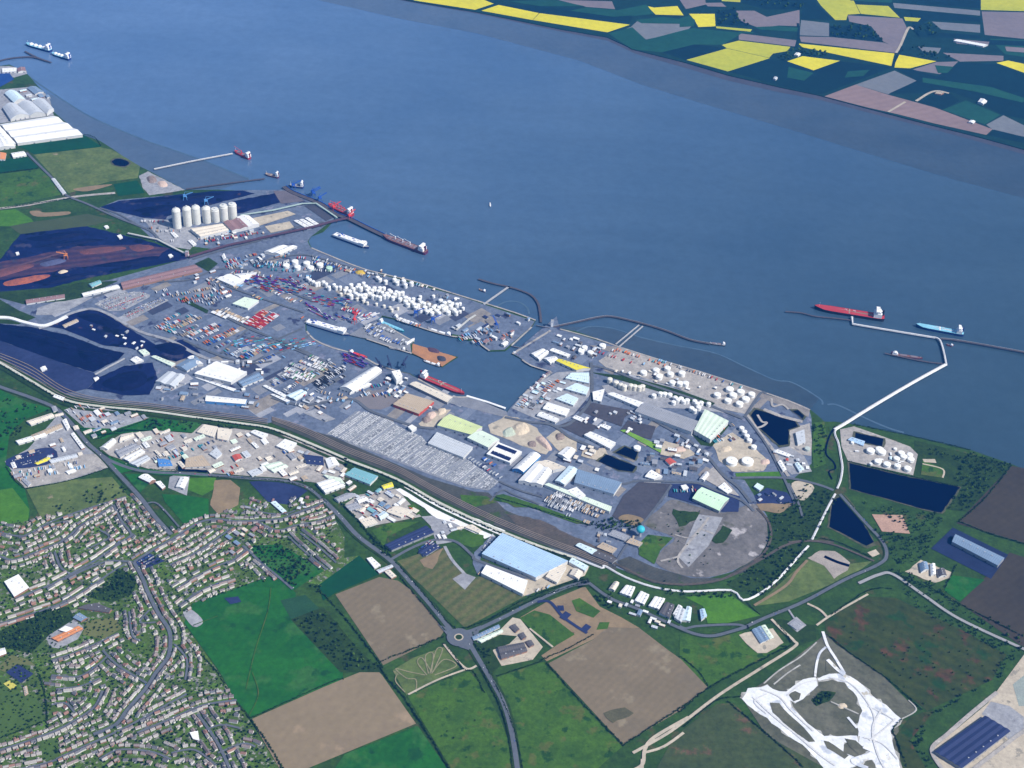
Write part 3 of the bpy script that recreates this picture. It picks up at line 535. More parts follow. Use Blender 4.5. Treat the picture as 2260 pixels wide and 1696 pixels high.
sheet('bare_ground', 'M 380 800 500 770 600 760 670 855 560 920 500 920 430 860', sand, 2, jag=2); sheet('yard', 'M 690 730 750 685 815 740 755 785', conc_g, 2)
sheet('scrub_ground', 'M 590 720 640 700 870 740 880 830 750 880', g_scrub, 1)
rut = mat('chalk_ruts', (0.58, 0.58, 0.57), (0.5, 0.5, 0.5), 0.03, fine=0.25)
for q, w_ in (('M 960 1075 1090 1110 1190 1210 1250 1330 1240 1460', 5), ('M 1300 1280 1240 1400 1270 1560 1330 1680', 6), ('M 1390 1340 1300 1420 1220 1480', 5), ('M 470 1200 600 1320 760 1450 900 1570 1000 1640', 6), ('M 520 1150 640 1200 720 1290 860 1420', 5), ('M 560 1180 480 1230 560 1310', 4), ('M 880 1090 780 1120 690 1190', 4), ('M 1210 1260 1300 1300 1380 1350', 4), ('M 1180 1460 1300 1500 1400 1600', 4)):
    ribbon('track', q, w_, rut, 3)
# farmland at the bottom
sheet('field', 'P 1310 985 1600 832 1690 745 1900 762 2080 900 M 10 960 180 1138 0 1290 P 1790 1505', tan_f, 0, label='wide dry tan field')
sheet('bare_ground', 'P 1130 690 1300 590 1545 490 1640 620 1780 690 1900 760 1690 752 1600 830 1300 972 1265 935 1480 790', tan_b, 1)
sheet('field', 'P 1125 695 1220 645 1320 672 1480 800 1330 888', g_pasture, 2); sheet('field', 'P 1460 582 1510 565 1645 650 1600 692 1490 650', g_pasture, 2); sheet('field', 'P 1620 770 1640 720 1700 720 1690 760', g_pasture, 2, jag=2)
sheet('scrub_ground', 'P 1660 1300 1800 1270 1862 1308 1720 1372', mat('dark_weeds', (0.10, 0.095, 0.05)), 2, jag=3)
sheet('field', 'P 980 1075 1280 975 1785 1520 1560 1720 1140 1720 1060 1400', g_pasture, 0)
sheet('field', 'P 405 1195 640 1095 800 1035 900 1150 1000 1340 1060 1500 1085 1720 720 1720', g_pasture, 0)
sheet('field', 'P 310 1030 440 950 640 880 740 1010 400 1192', g_mottle, 1)
for s in ('P 530 1060 470 980 500 950 560 1040', 'P 540 1050 520 940 570 920 560 1040', 'P 550 1050 590 900 630 900 570 1040', 'P 560 1050 640 960 720 1000 580 1060', 'P 520 1060 420 1040 330 1020 400 1080 460 1090 460 1170', 'P 340 1050 330 1100 390 1170'):
    ribbon('path', s, 3.5, mat('worn_path', (0.24, 0.22, 0.13), (0.17, 0.17, 0.09), 0.05), 3)
sheet('field', 'E 1612 1345 2100 1128 P 190 1005 245 1065 460 1372 0 1562 E 1830 1720', tan_p, 0, label='pinkish tan field at the edge of the town')
sheet('field', 'J 408 1200 690 1088 810 1112 920 1190 1108 1432 1080 1475 715 1655', tan_f, 0, label='square tan field beside the main road')
sheet('field', 'P 0 1570 470 1385 700 1720 -100 1720', g_deep, 0)
sheet('field', 'E 1240 600 1560 488 1740 425 1900 530 1890 700 2200 1020 2205 1085 1612 1332 1500 1200 1400 1020 1180 720', g_deep, 0, label='deep green field beside the town')
ribbon('path', 'E 1740 500 1720 650 1640 900 1580 1150', 3, g_pasture, 3); ribbon('path', 'E 1620 1040 1660 1180 1600 1320', 3, g_pasture, 3); ribbon('path', 'E 1240 740 1400 680', 3, g_pasture, 3)
sheet('yard', 'E 1175 660 1220 635 1290 690 1300 730 1240 750', conc_g, 2, curve=3); sheet('yard', 'E 1440 565 1530 555 1550 590 1480 605', asph_n, 2)
sheet('field', 'E 1800 580 1960 545 2060 640 1880 720', mat('green_paddock', (0.022, 0.07, 0.026)), 1)
sheet('field', 'J 300 1140 560 950 690 1070 410 1190 330 1240', g_teal, 1)
sheet('scrub_ground', 'J 120 1360 330 1280 560 1560 720 1700 440 1700', g_scrub, 1)
sheet('field', 'J 790 990 930 945 1110 900 1250 1090 1480 1080 1625 1212 1240 1415 960 1140', mat('mown_brown_grass', (0.085, 0.098, 0.030), (0.055, 0.078, 0.024), 0.02, fine=0.25, fsc=0.08, wave=(30, 40, 0.5, (0.14, 0.115, 0.05))), 0)
sheet('bare_ground', 'J 950 980 1100 900 1060 990 1030 1040 980 1020', tan_b, 1, jag=2)
sheet('yard', 'J 1160 1100 1230 1060 1310 1090 1240 1170', conc_g, 1); ribbon('road', 'J 1110 890 1160 980 1240 1070', 10, conc_g, 2)
sheet('yard', 'J 1300 930 1420 810 1480 800 1350 930 1340 980 1700 1110 1800 1130 1640 1210 1320 1070 1290 1000', asph, 1)
sheet('yard', 'J 1500 1100 1700 1100 1900 1000 2040 1020 2010 1080 1800 1150 1620 1210', sand, 1)
sheet('chalk_yard', 'J 795 528 850 510 1130 640 1300 705 1500 790 1480 815 1370 840 1230 770 1130 725 1060 715 950 625', mat('crushed_white_stone', (0.78, 0.78, 0.76), (0.62, 0.62, 0.61), 0.03, fine=0.2), 2, jag=3)
sheet('yard', 'J 960 700 1080 690 1240 750 1180 860 1060 880 1020 760', conc_g, 1); sheet('field', 'J 1100 840 1180 780 1360 820 1360 880 1290 900', g_pasture, 2)
sheet('field', 'J 640 790 760 740 950 730 740 830 720 900', g_pasture, 1); sheet('field', 'J 870 630 920 620 960 680 930 690', g_pasture, 2)
sheet('yard', 'J 470 620 560 560 800 520 960 700 590 770', conc, 1)
sheet('yard', 'J 940 920 1020 850 1090 900 970 960', asph_n, 2)
sheet('yard', 'P 850 850 1000 770 1080 690 1130 700 1275 880 1210 962 1010 1002 955 905 960 850', sand, 1); sheet('field', 'P 850 870 1000 800 1110 810 1060 860 950 900 1000 1000 940 1060 880 960', g_scrub, 1)
# industrial estate between town and railway
sheet('yard', 'D 30 520 180 440 400 190 640 470 700 560 430 645 160 692 90 600', conc_g, 1)
sheet('yard', 'D 60 590 340 520 480 480 640 470 690 560 420 640 165 690', conc, 2)
sheet('car_park', 'D 40 510 180 455 330 430 372 490 300 542 80 566', asph_n, 3, curve=2)
sheet('yard', 'D 410 190 520 150 960 240 620 370', conc_g, 1)
sheet('yard', 'D 640 430 780 345 930 315 1230 340 1300 280 1490 310 1560 300 1900 370 2212 520 2212 640 2060 660 1830 632 1340 610 1000 585 700 480', conc, 1)
sheet('field', 'D 450 300 600 360 960 242 1250 330 1000 320 780 330 660 380', g_deep, 1); sheet('field', 'D 930 240 1540 290 1490 300 1290 275 1240 335 930 310', g_deep, 2)
sheet('pond', 'D 1145 585 1140 560 1175 490 1196 485 1176 552 1186 570 1336 575 1326 593', pondm, 3)
sheet('yard', 'D 1330 600 1500 520 1690 420 1990 560 2060 650 1830 632', conc, 2)
sheet('grass_verge', 'D 690 480 870 560 1140 590 1330 595 1340 620 1000 605 860 575 760 600', g_deep, 3)
sheet('field', 'D 800 600 900 600 960 660 900 720 840 650', g_deep, 1); sheet('field', 'D 1210 630 1390 620 1370 700 1300 740 1200 700', g_bright, 1); sheet('field', 'D 1380 640 1480 640 1540 690 1530 800 1400 860 1350 800', tan_b, 1, jag=2)
sheet('field', 'D 1040 730 1200 740 1340 760 1340 870 1180 920 1060 780', g_deep, 1)
sheet('yard', 'D 1090 620 1140 600 1220 610 1200 740 1080 690', conc_g, 1)
sheet('yard', 'D 1600 650 1760 640 2000 690 1860 800 1720 780', asph_n, 1)
sheet('field', 'D -100 -10 0 60 180 140 330 180 160 250 60 350 40 500 90 640 160 700 190 830 190 880 -100 960', g_deep, 0); sheet('field', 'D -100 720 80 690 190 830 180 900 -100 950', g_bright, 1)
sheet('field', 'D 170 700 440 640 720 620 820 740 480 850 260 880', g_mottle, 1)
# the town
sheet('town_ground', 'D -150 960 250 880 480 850 820 740 900 760 1100 970 1400 860 1560 760 2080 760 2212 1000 2212 1140 J 560 950 300 1140 E 1740 420 1560 485 1230 600 1180 730 1390 1020 1500 1200 1620 1380 1830 1720 -150 1720', town_g, 0)
sheet('sports_field', 'E -100 1090 30 1070 100 1160 230 1200 270 1260 280 1350 0 1480 -100 1500', lawn, 1); sheet('sports_field', 'E 530 800 560 710 740 690 780 760 660 830', dry_l, 1); sheet('sports_field', 'E 210 870 270 840 320 890 270 925', lawn, 1); sheet('sports_field', 'E -20 1020 70 930 180 960 230 1000 110 990 30 1040', dry_l, 1)
sheet('school_yard', 'E 290 800 400 730 480 700 540 760 500 830 380 890 320 880', conc_g, 1)
sheet('ball_court', 'E 38 1042 112 990 216 1052 136 1112', asph_n, 2); sheet('play_area', 'E 22 1115 62 1095 110 1130 70 1156', mat('yellow_surface', (0.55, 0.50, 0.10)), 2)
sheet('car_park', 'D 850 1170 960 1110 1060 1160 930 1210', asph_n, 1); sheet('park', 'E 560 560 720 600 860 520 880 420 760 380 700 480', g_scrub, 1, jag=4); sheet('park', 'E 250 1550 270 1480 360 1470 390 1560 300 1610', lawn, 1); sheet('park', 'E 960 1500 1090 1440 1080 1500 1000 1530', lawn, 1)
sheet('park', 'E 1600 230 1800 220 2080 390 1880 520 1740 420', g_deep, 1); sheet('woodland_floor', 'E 0 780 260 640 440 620 480 700 320 800 200 920 0 880', g_scrub, 1)

# ------------------------------------------------------------------ roads, railway, pipeline line
m_road = mat('road_asphalt', (0.105, 0.118, 0.14), (0.085, 0.096, 0.115), 0.02, fine=0.15, fsc=0.1)
m_roadp = mat('worn_pale_road', (0.30, 0.30, 0.30), (0.24, 0.24, 0.25), 0.03, fine=0.15)
m_rail = mat('steel_rails', (0.24, 0.20, 0.17))
def road(s, w=10, m=None, layer=3, verge=0):
    if verge: ribbon('grass_verge', s, w + verge, g_scrub, 2)
    return ribbon('road', s, w, m or m_road, layer)
road('J 330 590 440 700 560 830 760 980 900 1130 1040 1290 1150 1430', 15, verge=16)
road('D -100 -10 0 40 200 110 360 180 470 290 560 400 650 480 780 620 900 750 1000 880 1100 990', 14, verge=10)
road('D 640 470 720 520 860 570 1000 590 1180 597 1400 612 1600 628 1830 645 1980 690 2090 780 2212 900', 12, verge=10)
road('P 800 850 870 970 960 1120 1030 1260 1080 1450 1120 1720', 14, verge=14)
road('J 1270 1450 1500 1340 1720 1230 1900 1150 2040 1115 I 560 1310 640 1300', 13, verge=18)
road('I 640 1300 780 1400 960 1470 1200 1580 1330 1630 1440 1640 1560 1610 1660 1580 L 430 1580 560 1520 800 1420 1060 1280 1280 1180 1330 1120 1300 1030 1190 910 1110 820 1030 730', 11, verge=8)
road('M 1150 470 1280 415 1370 412 1560 540 1800 700 2240 905', 11, m_roadp, verge=8)
road('J 765 975 900 900 1040 850 1180 860 1290 950 1330 985 1700 1110', 10); road('P 1240 590 1320 590 1400 680 1480 740 1560 790', 10, asph_n)
road('P 1370 630 1410 630', 22, asph_n); road('P 1540 770 1570 740', 20, asph_n); road('P 1400 700 1440 660', 22, asph_n)
road('M -300 1560 -120 1460 0 1380 250 1190 500 1030 735 880 735 840 660 770 590 700', 9, sand); road('P 2212 1330 1990 1460 1930 1540 1910 1640 1780 1700', 10, sand); road('P 1920 1560 2050 1520 2180 1430', 8, sand); road('P 1915 1600 1910 1720', 9, sand)
road('M 880 740 950 690 1050 630 1210 540', 7, sand); road('M 820 600 900 640 950 690', 8, sand); road('M 700 640 740 700', 6, conc_g)
road('M 0 745 40 760 120 745 360 735 430 755', 9)
road('P 640 860 720 960 790 1020 850 1000', 7, sand); road('P 410 1185 600 1090 790 1020', 6, sand); road('P 1190 760 1340 880', 6, sand)
# roundabout
def ring(c, r0, r1, m, z, name, seg=40):
    V = []; F = []
    for k in range(seg):
        a = 2*math.pi*k/seg
        V += [(c.x + r0*math.cos(a), c.y + r0*math.sin(a), z), (c.x + r1*math.cos(a), c.y + r1*math.sin(a), z)]
        j = (k+1) % seg; F.append((2*k, 2*k+1, 2*j+1, 2*j))
    o = new_obj(name, V, F, m); o['kind'] = 'structure'; return o
rb = gp('P 735 822')[0]
ring(rb, 14, 36, m_road, G0 + 3.7, 'roundabout'); ring(rb, 10, 14, sand, G0 + 3.71, 'roundabout_kerb'); ring(rb, 0.1, 10, g_scrub, G0 + 3.72, 'roundabout_island')
sheet('road', 'P 600 730 700 775 800 770 880 740 850 820 800 900 740 880 690 840', m_road, 3)
# port roads
for s, w in (('I 960 930 1010 890 1110 760 1170 670', 8), ('I 700 660 850 665 960 645 1170 650 1340 660 1440 700 1600 760 1660 800 1700 840', 10), ('H 430 1110 520 1090 640 960 660 870 655 700', 12), ('H 655 720 760 740 1000 830 1300 930 1480 1000 1630 1060', 12), ('H 1640 1050 1740 900 1780 900', 10), ('H 100 1050 250 1080 400 1100 520 1180 640 1230 700 1260', 12),
             ('H 1000 1040 1250 1180 1400 1300 1500 1420 1600 1500 1680 1600', 12), ('H 1560 1440 1900 1440 2100 1480 2212 1520', 11), ('K 430 1050 560 1230 660 1420 740 1600', 9), ('L 700 660 760 780 790 880', 8),
             ('G 0 690 200 740 500 700 640 780 900 870 1050 890', 12), ('G 850 660 1060 770 1100 790', 9), ('C 1180 555 1400 650 1600 700 1750 690', 10), ('C 1350 350 1600 480 1900 600 2212 760', 11), ('C 1600 700 1830 620 1990 520', 9), ('C 1590 540 1750 560 1980 650 2100 700', 9), ('C 1600 480 1420 640', 8), ('C 1550 650 1940 480', 8), ('A 170 980 260 1070 340 1150 420 1250 560 1310 760 1400 960 1480 1020 1540', 11), ('B 1240 850 1400 800 1700 720 1920 640 2080 610', 10),
             ('B 640 520 760 560 900 640', 8), ('F 200 640 330 610 500 590 700 640 1000 730', 8), ('F 0 790 200 860 500 960', 9), ('C 600 280 900 190 1200 170 1400 100 1600 110 1800 220 2000 300', 9), ('G 1460 1230 1600 1290 1740 1330', 8), ('J 1400 600 1480 530 1560 560 1720 620', 7), ('I 800 1190 880 1060 960 1000', 7)):
    road(s, w)
road('K 1000 1110 960 1180 940 1280 990 1340 1000 1380 960 1400 980 1450', 5, pondm, 2)   # winding drain
ribbon('railway', 'I 2212 1040 2040 1030 1900 1060 1760 1140 1560 1250 1440 1290 1260 1310 1060 1290 880 1210 740 1140', 9, rust_b, 3); ribbon('railway', 'I 1720 820 1790 900 1810 1000 1770 1100 1700 1160', 8, rust_b, 3)
ribbon('railway', 'L 700 1040 840 1030 1010 1060 1250 1160', 8, rust_b, 3)
for q in range(4):
    off = q * 11
    ribbon('railway_track', f'J 0 {78-off*.6} 200 {155-off} 480 {285-off} 800 {408-off} 1060 {550-off} 1400 {718-off} 1700 {842-off} 1960 {942-off} 2160 {1020-off}', 3.0, m_rail, 4)
    ribbon('railway_track', f'C 0 {690-off*1.5} 200 {790-off*2} 420 {918-off*1.6} 640 {962-off} 960 {995-off} 1250 {1035-off} 1550 {1072-off} 1720 {1095-off}', 3.0, m_rail, 4)
ribbon('embankment_path', 'C -150 640 0 700 200 818 420 938 640 980 960 1010 1250 1050 1550 1090 1720 1117 1900 1180 2212 1312 J 480 332 800 457 1060 602 1400 762 1700 882 1960 967', 10, mat('pale_ballast_path', (0.50, 0.49, 0.42), (0.40, 0.40, 0.34), 0.03), 4)
ribbon('ditch', 'C -150 670 0 730 200 850 420 970 640 1010 960 1035 1250 1075 1550 1120 1720 1145 1900 1215 2212 1350 J 480 370 800 495 1060 645 1400 800 1700 918 1960 1000', 12, g_scrub, 3)
# town streets
STREETS = [ # pixel line, width, what it is
 ('D 860 1165 980 1090 1120 1010 1280 912 1400 892 1540 905 1800 890 1880 860 2080 790', 9, 'curving road at the top of the town'),
 ('D -100 1110 0 1130 100 1150 310 1070 420 1020 520 930 640 860 730 800', 8, 'long left-hand estate road'),
 ('D 730 800 780 900 840 980 820 1015 740 1050', 7, 'hooked close'),
 ('D 300 1330 480 1230 620 1150 750 1060 860 985', 9, 'wide straight avenue'),
 ('D 350 1100 390 1200 450 1240', 7, 'short linking street'),
 ('D -60 960 150 1000 300 920 480 850 810 745', 7, 'upper edge street'),
 ('D 100 1400 380 1290 560 1210 700 1160 850 1165', 7, 'street below the avenue'),
 ('D -60 1580 200 1500 420 1420 600 1310 720 1230 800 1180', 7, 'terraced street above the school'),
 ('D 860 1165 920 1280 950 1360 1020 1500 1080 1590 E 1095 830 1080 940 1000 1045 940 1140 820 1280 740 1380 600 1440', 11, 'winding main street'),
 ('D 1090 1185 1250 1110 1400 1010 1500 940', 7, 'street behind the blue car park'),
 ('D 1130 1340 1250 1265 1400 1190 1500 1150 1580 1090', 7, 'middle terraced street'),
 ('D 1150 1445 1300 1345 1480 1275', 7, 'terraced street beside the green field'),
 ('D 1560 1060 1700 1190 1800 1270 1880 1340', 8, 'lane running into the green field'),
 ('D 1850 1000 1960 1100 2100 1215', 6, 'terrace on the right edge of town'), ('D 1930 980 2060 1080 2160 1170', 6, 'outermost terrace of the town'),
 ('D 1560 800 1700 850 1860 850 1960 780', 6, 'back lane by the grey yard'), ('D 1640 900 1780 960 1900 930 2050 900 2150 860', 6, 'lane under the bypass'),
 ('E 1270 1310 1400 1500 1500 1720', 8, 'straight street by the tan field'), ('E -60 1560 130 1500 300 1440 440 1375 600 1270 660 1160', 7, 'lower left street'),
 ('E 880 1430 1100 1340 1300 1255 1520 1220', 7, 'cross street by the field corner'), ('E 360 1600 560 1510 800 1400 1000 1290 1200 1180', 7, 'long lower street'),
 ('E -60 1700 300 1625 440 1565', 7, 'bottom street'), ('E 330 965 520 900 760 790', 6, 'street above the ring of closes'), ('E 660 900 760 1000 940 1110', 7, 'sloping close'),
 ('E 830 650 850 800 900 840', 6, 'little close by the park'), ('E 330 1250 420 1240 480 1300', 6, 'small curved close'), ('E 700 930 620 1000 500 1070 330 1060', 6, 'inner ring close'), ('E 360 1150 520 1130 640 1080', 6, 'inner terrace'),
 ('E 1120 860 1200 960 1190 1090', 6, 'close beside the hedge'), ('E 640 1600 760 1540 960 1550 1100 1600', 6, 'bottom middle close'), ('E 1100 1560 1250 1540 1390 1640', 6, 'bottom right close'),
 ('D 920 800 1010 790 1150 940', 6, 'terrace along the main road'), ('E 1000 720 900 720 960 640', 6, 'tiny court'), ('E 1300 1420 1420 1380 1540 1400', 6, 'long pale blocks'), ('E 1400 1560 1560 1500 1640 1520', 6, 'lowest pale blocks'),
 ('D 560 1080 700 1010 640 960', 6, 'brown inner court'), ('E 120 180 300 100 420 70', 5, 'bend of the left estate'), ('E 140 560 420 440 640 330', 6, 'pink-roofed row'),
]
for s, w, d in STREETS: ribbon('road', s, w, m_road, 4)
# ------------------------------------------------------------------ sheds and warehouses
RC = dict(W=('white', (0.80, 0.80, 0.78)), C=('cream', (0.70, 0.63, 0.52)), P=('pale grey', (0.52, 0.55, 0.58)), G=('grey', (0.30, 0.31, 0.34)), D=('dark grey', (0.105, 0.10, 0.105)), N=('navy', (0.030, 0.042, 0.11)),
          B=('light blue', (0.40, 0.56, 0.74)), K=('blue grey', (0.19, 0.27, 0.38)), L=('mint green', (0.60, 0.82, 0.58)), Y=('yellow green', (0.58, 0.66, 0.33)), V=('pale green', (0.66, 0.76, 0.62)), T=('teal', (0.20, 0.42, 0.46)),
          R=('red', (0.50, 0.10, 0.07)), M=('mauve brown', (0.27, 0.165, 0.165)), E=('yellow', (0.76, 0.66, 0.06)), A=('tan', (0.46, 0.37, 0.27)), S=('ice blue', (0.62, 0.76, 0.82)), O=('orange', (0.60, 0.24, 0.10)), U=('blue', (0.08, 0.22, 0.50)))
WALL_D = paint('cladding_pale', (0.62, 0.62, 0.60)); WALL_G = paint('cladding_grey', (0.28, 0.29, 0.30)); WALL_B = paint('cladding_blue', (0.10, 0.28, 0.55)); WALL_K = paint('brick_wall', (0.30, 0.17, 0.12)); WALL_R = paint('cladding_red', (0.50, 0.09, 0.06)); WALL_V = paint('cladding_green', (0.12, 0.26, 0.10))
M_DOOR = paint('roller_door', (0.10, 0.12, 0.16)); M_VENT = paint('roof_vent_metal', (0.42, 0.43, 0.44)); M_LIGHT = paint('roof_light_sheet', (0.36, 0.40, 0.42))
WALLS = dict(d=WALL_D, g=WALL_G, b=WALL_B, k=WALL_K, r=WALL_R, v=WALL_V)
BLOCKED = []                            # footprints (centre, radius) that trees and houses avoid
def profile(kind, n, rise, samples=8):
    if kind == 'flat': return [(0, 0), (1, 0.02)]
    if kind == 'mono': return [(0, 0), (1, rise)]
    if kind == 'vault': return [(k/samples, rise*math.sin(math.pi*k/samples)) for k in range(samples+1)]
    if kind == 'vaults': return [((j + k/4)/n, rise*math.sin(math.pi*k/4)) for j in range(n) for k in range(4)] + [(1, 0)]
    out = []
    for j in range(n): out += [(j/n, 0), ((j+.5)/n, rise)]
    return out + [(1, 0)]
def shed(Q, h, roof, label, cat='warehouse', name='warehouse', kind='gable', n=1, wall='d', swap=False, doors=2, group=None, rise=None, extras=True):
    """Q: four world points of the eaves"""
    c = sum(Q, Vector()) / 4
    Q = sorted(Q, key=lambda p: math.atan2(p.y - c.y, p.x - c.x))
    Q = [Vector((p.x, p.y, G0 + h)) for p in Q]
    if (Q[0]-Q[1]).length + (Q[2]-Q[3]).length < (Q[1]-Q[2]).length + (Q[3]-Q[0]).length: Q = Q[1:] + Q[:1]
    if swap: Q = Q[1:] + Q[:1]
    Lh = ((Q[1]-Q[0]).length + (Q[2]-Q[3]).length) / 2; Wd = ((Q[3]-Q[0]).length + (Q[2]-Q[1]).length) / 2
    if rise is None: rise = {'gable': max(1.2, Wd / n * 0.12), 'vault': Wd * 0.22, 'vaults': Wd / n * 0.25, 'mono': 1.5}.get(kind, 0)
    pr = profile(kind, n, rise)
    def pt(u, v, z): a = Q[0].lerp(Q[1], u); b = Q[3].lerp(Q[2], u); p = a.lerp(b, v); return Vector((p.x, p.y, G0 + h + z))
    o = pt(.5, .5, 0); o.z = G0
    V = []; F = []
    for u in (0, 1):                    # gable ends down to the ground
        s = len(V); V += [pt(u, 0, -h - 1)] + [pt(u, v, z) for v, z in pr] + [pt(u, 1, -h - 1)]
        idx = list(range(s, len(V))); F.append(tuple(idx if u else idx[::-1]))
    k = len(pr) + 2
    F.append((0, k, k+1, 1)); F.append((k-1, k-2, 2*k-2, 2*k-1))
    root = new_obj(name, [v - o for v in V], F, WALLS[wall]); root.location = o; tag(root, label, cat, group)
    # roof sheet, 0.25 m proud with a fascia
    e = 0.6; eu = e / max(Lh, 1); ev = e / max(Wd, 1)
    pv_ = [(-ev, pr[0][1] - (0.1 if kind != 'flat' else 0))] + pr[1:-1] + [(1+ev, pr[-1][1] - (0.1 if kind != 'flat' else 0))]
    V = []; F = []; UV = []
    up = 0.25
    for u in (-eu, 1+eu): V += [pt(u, v, z + up) for v, z in pv_]
    m = len(pv_)
    for i in range(m-1):
        F.append((i, i+m, i+m+1, i+1)); v0, v1 = pv_[i][0]*Wd, pv_[i+1][0]*Wd
        UV += [(0, v0), (Lh, v0), (Lh, v1), (0, v1)]
    for a, b in ((0, m), (2*m-1, m-1)):
        s = len(V); V += [V[a] - Vector((0, 0, 1.0)), V[b] - Vector((0, 0, 1.0))]; F.append((b, a, s, s+1)); UV += [(0, 0)]*4
    for st in (0, m):
        s = len(V); V += [p - Vector((0, 0, 1.0)) for p in V[st:st+m]]
        for i in range(m-1):
            F.append((st+i, st+i+1, s+i+1, s+i) if st == 0 else (st+i+1, st+i, s+i, s+i+1)); UV += [(0, 0)]*4
    rm = roofm('roof_sheet_' + RC[roof][0].replace(' ', '_'), RC[roof][1])
    ro = new_obj('roof', [v - o for v in V], F, rm, root, uv=UV)
    BLOCKED.append((o, max(Lh, Wd) * 0.5))
    if not extras: return root
    if Lh > 30:
        for t in np.linspace(0.2, 0.8, 3 if Lh < 90 else 5):
            v = 0.5 / n if kind != 'flat' else random.choice((0.3, 0.6)); z = np.interp(v, [q[0] for q in pr], [q[1] for q in pr]); p = pt(t, v, z + up + .6) - o
            MB().box(p, (3.2, 2.4, 1.4), random.random()).box(p + Vector((0, 0, .9)), (3.8, 3.0, .3)).build('vent', M_VENT, ro)
    if doors:
        a, b2 = (Q[0], Q[1]) if (Q[0]+Q[1]).y < (Q[2]+Q[3]).y else (Q[3], Q[2])
        if abs((a-b2).normalized().y) > .8: a, b2 = (Q[1], Q[2]) if (Q[1]+Q[2]).y < (Q[3]+Q[0]).y else (Q[0], Q[3])
        d = (b2 - a).normalized(); nrm = Vector((d.y, -d.x, 0)); nrm = nrm if nrm.dot(Vector((c.x, c.y, 0)) - a) < 0 else -nrm
        for t in np.linspace(0.25, 0.75, doors):
            p = a.lerp(b2, t) + nrm * 0.2 - o; hh = min(6, h * .62); p.z = hh / 2
            MB().box(p, (min(6, (a-b2).length*.2), .4, hh), math.atan2(d.y, d.x)).build('door', M_DOOR, root)
    return root
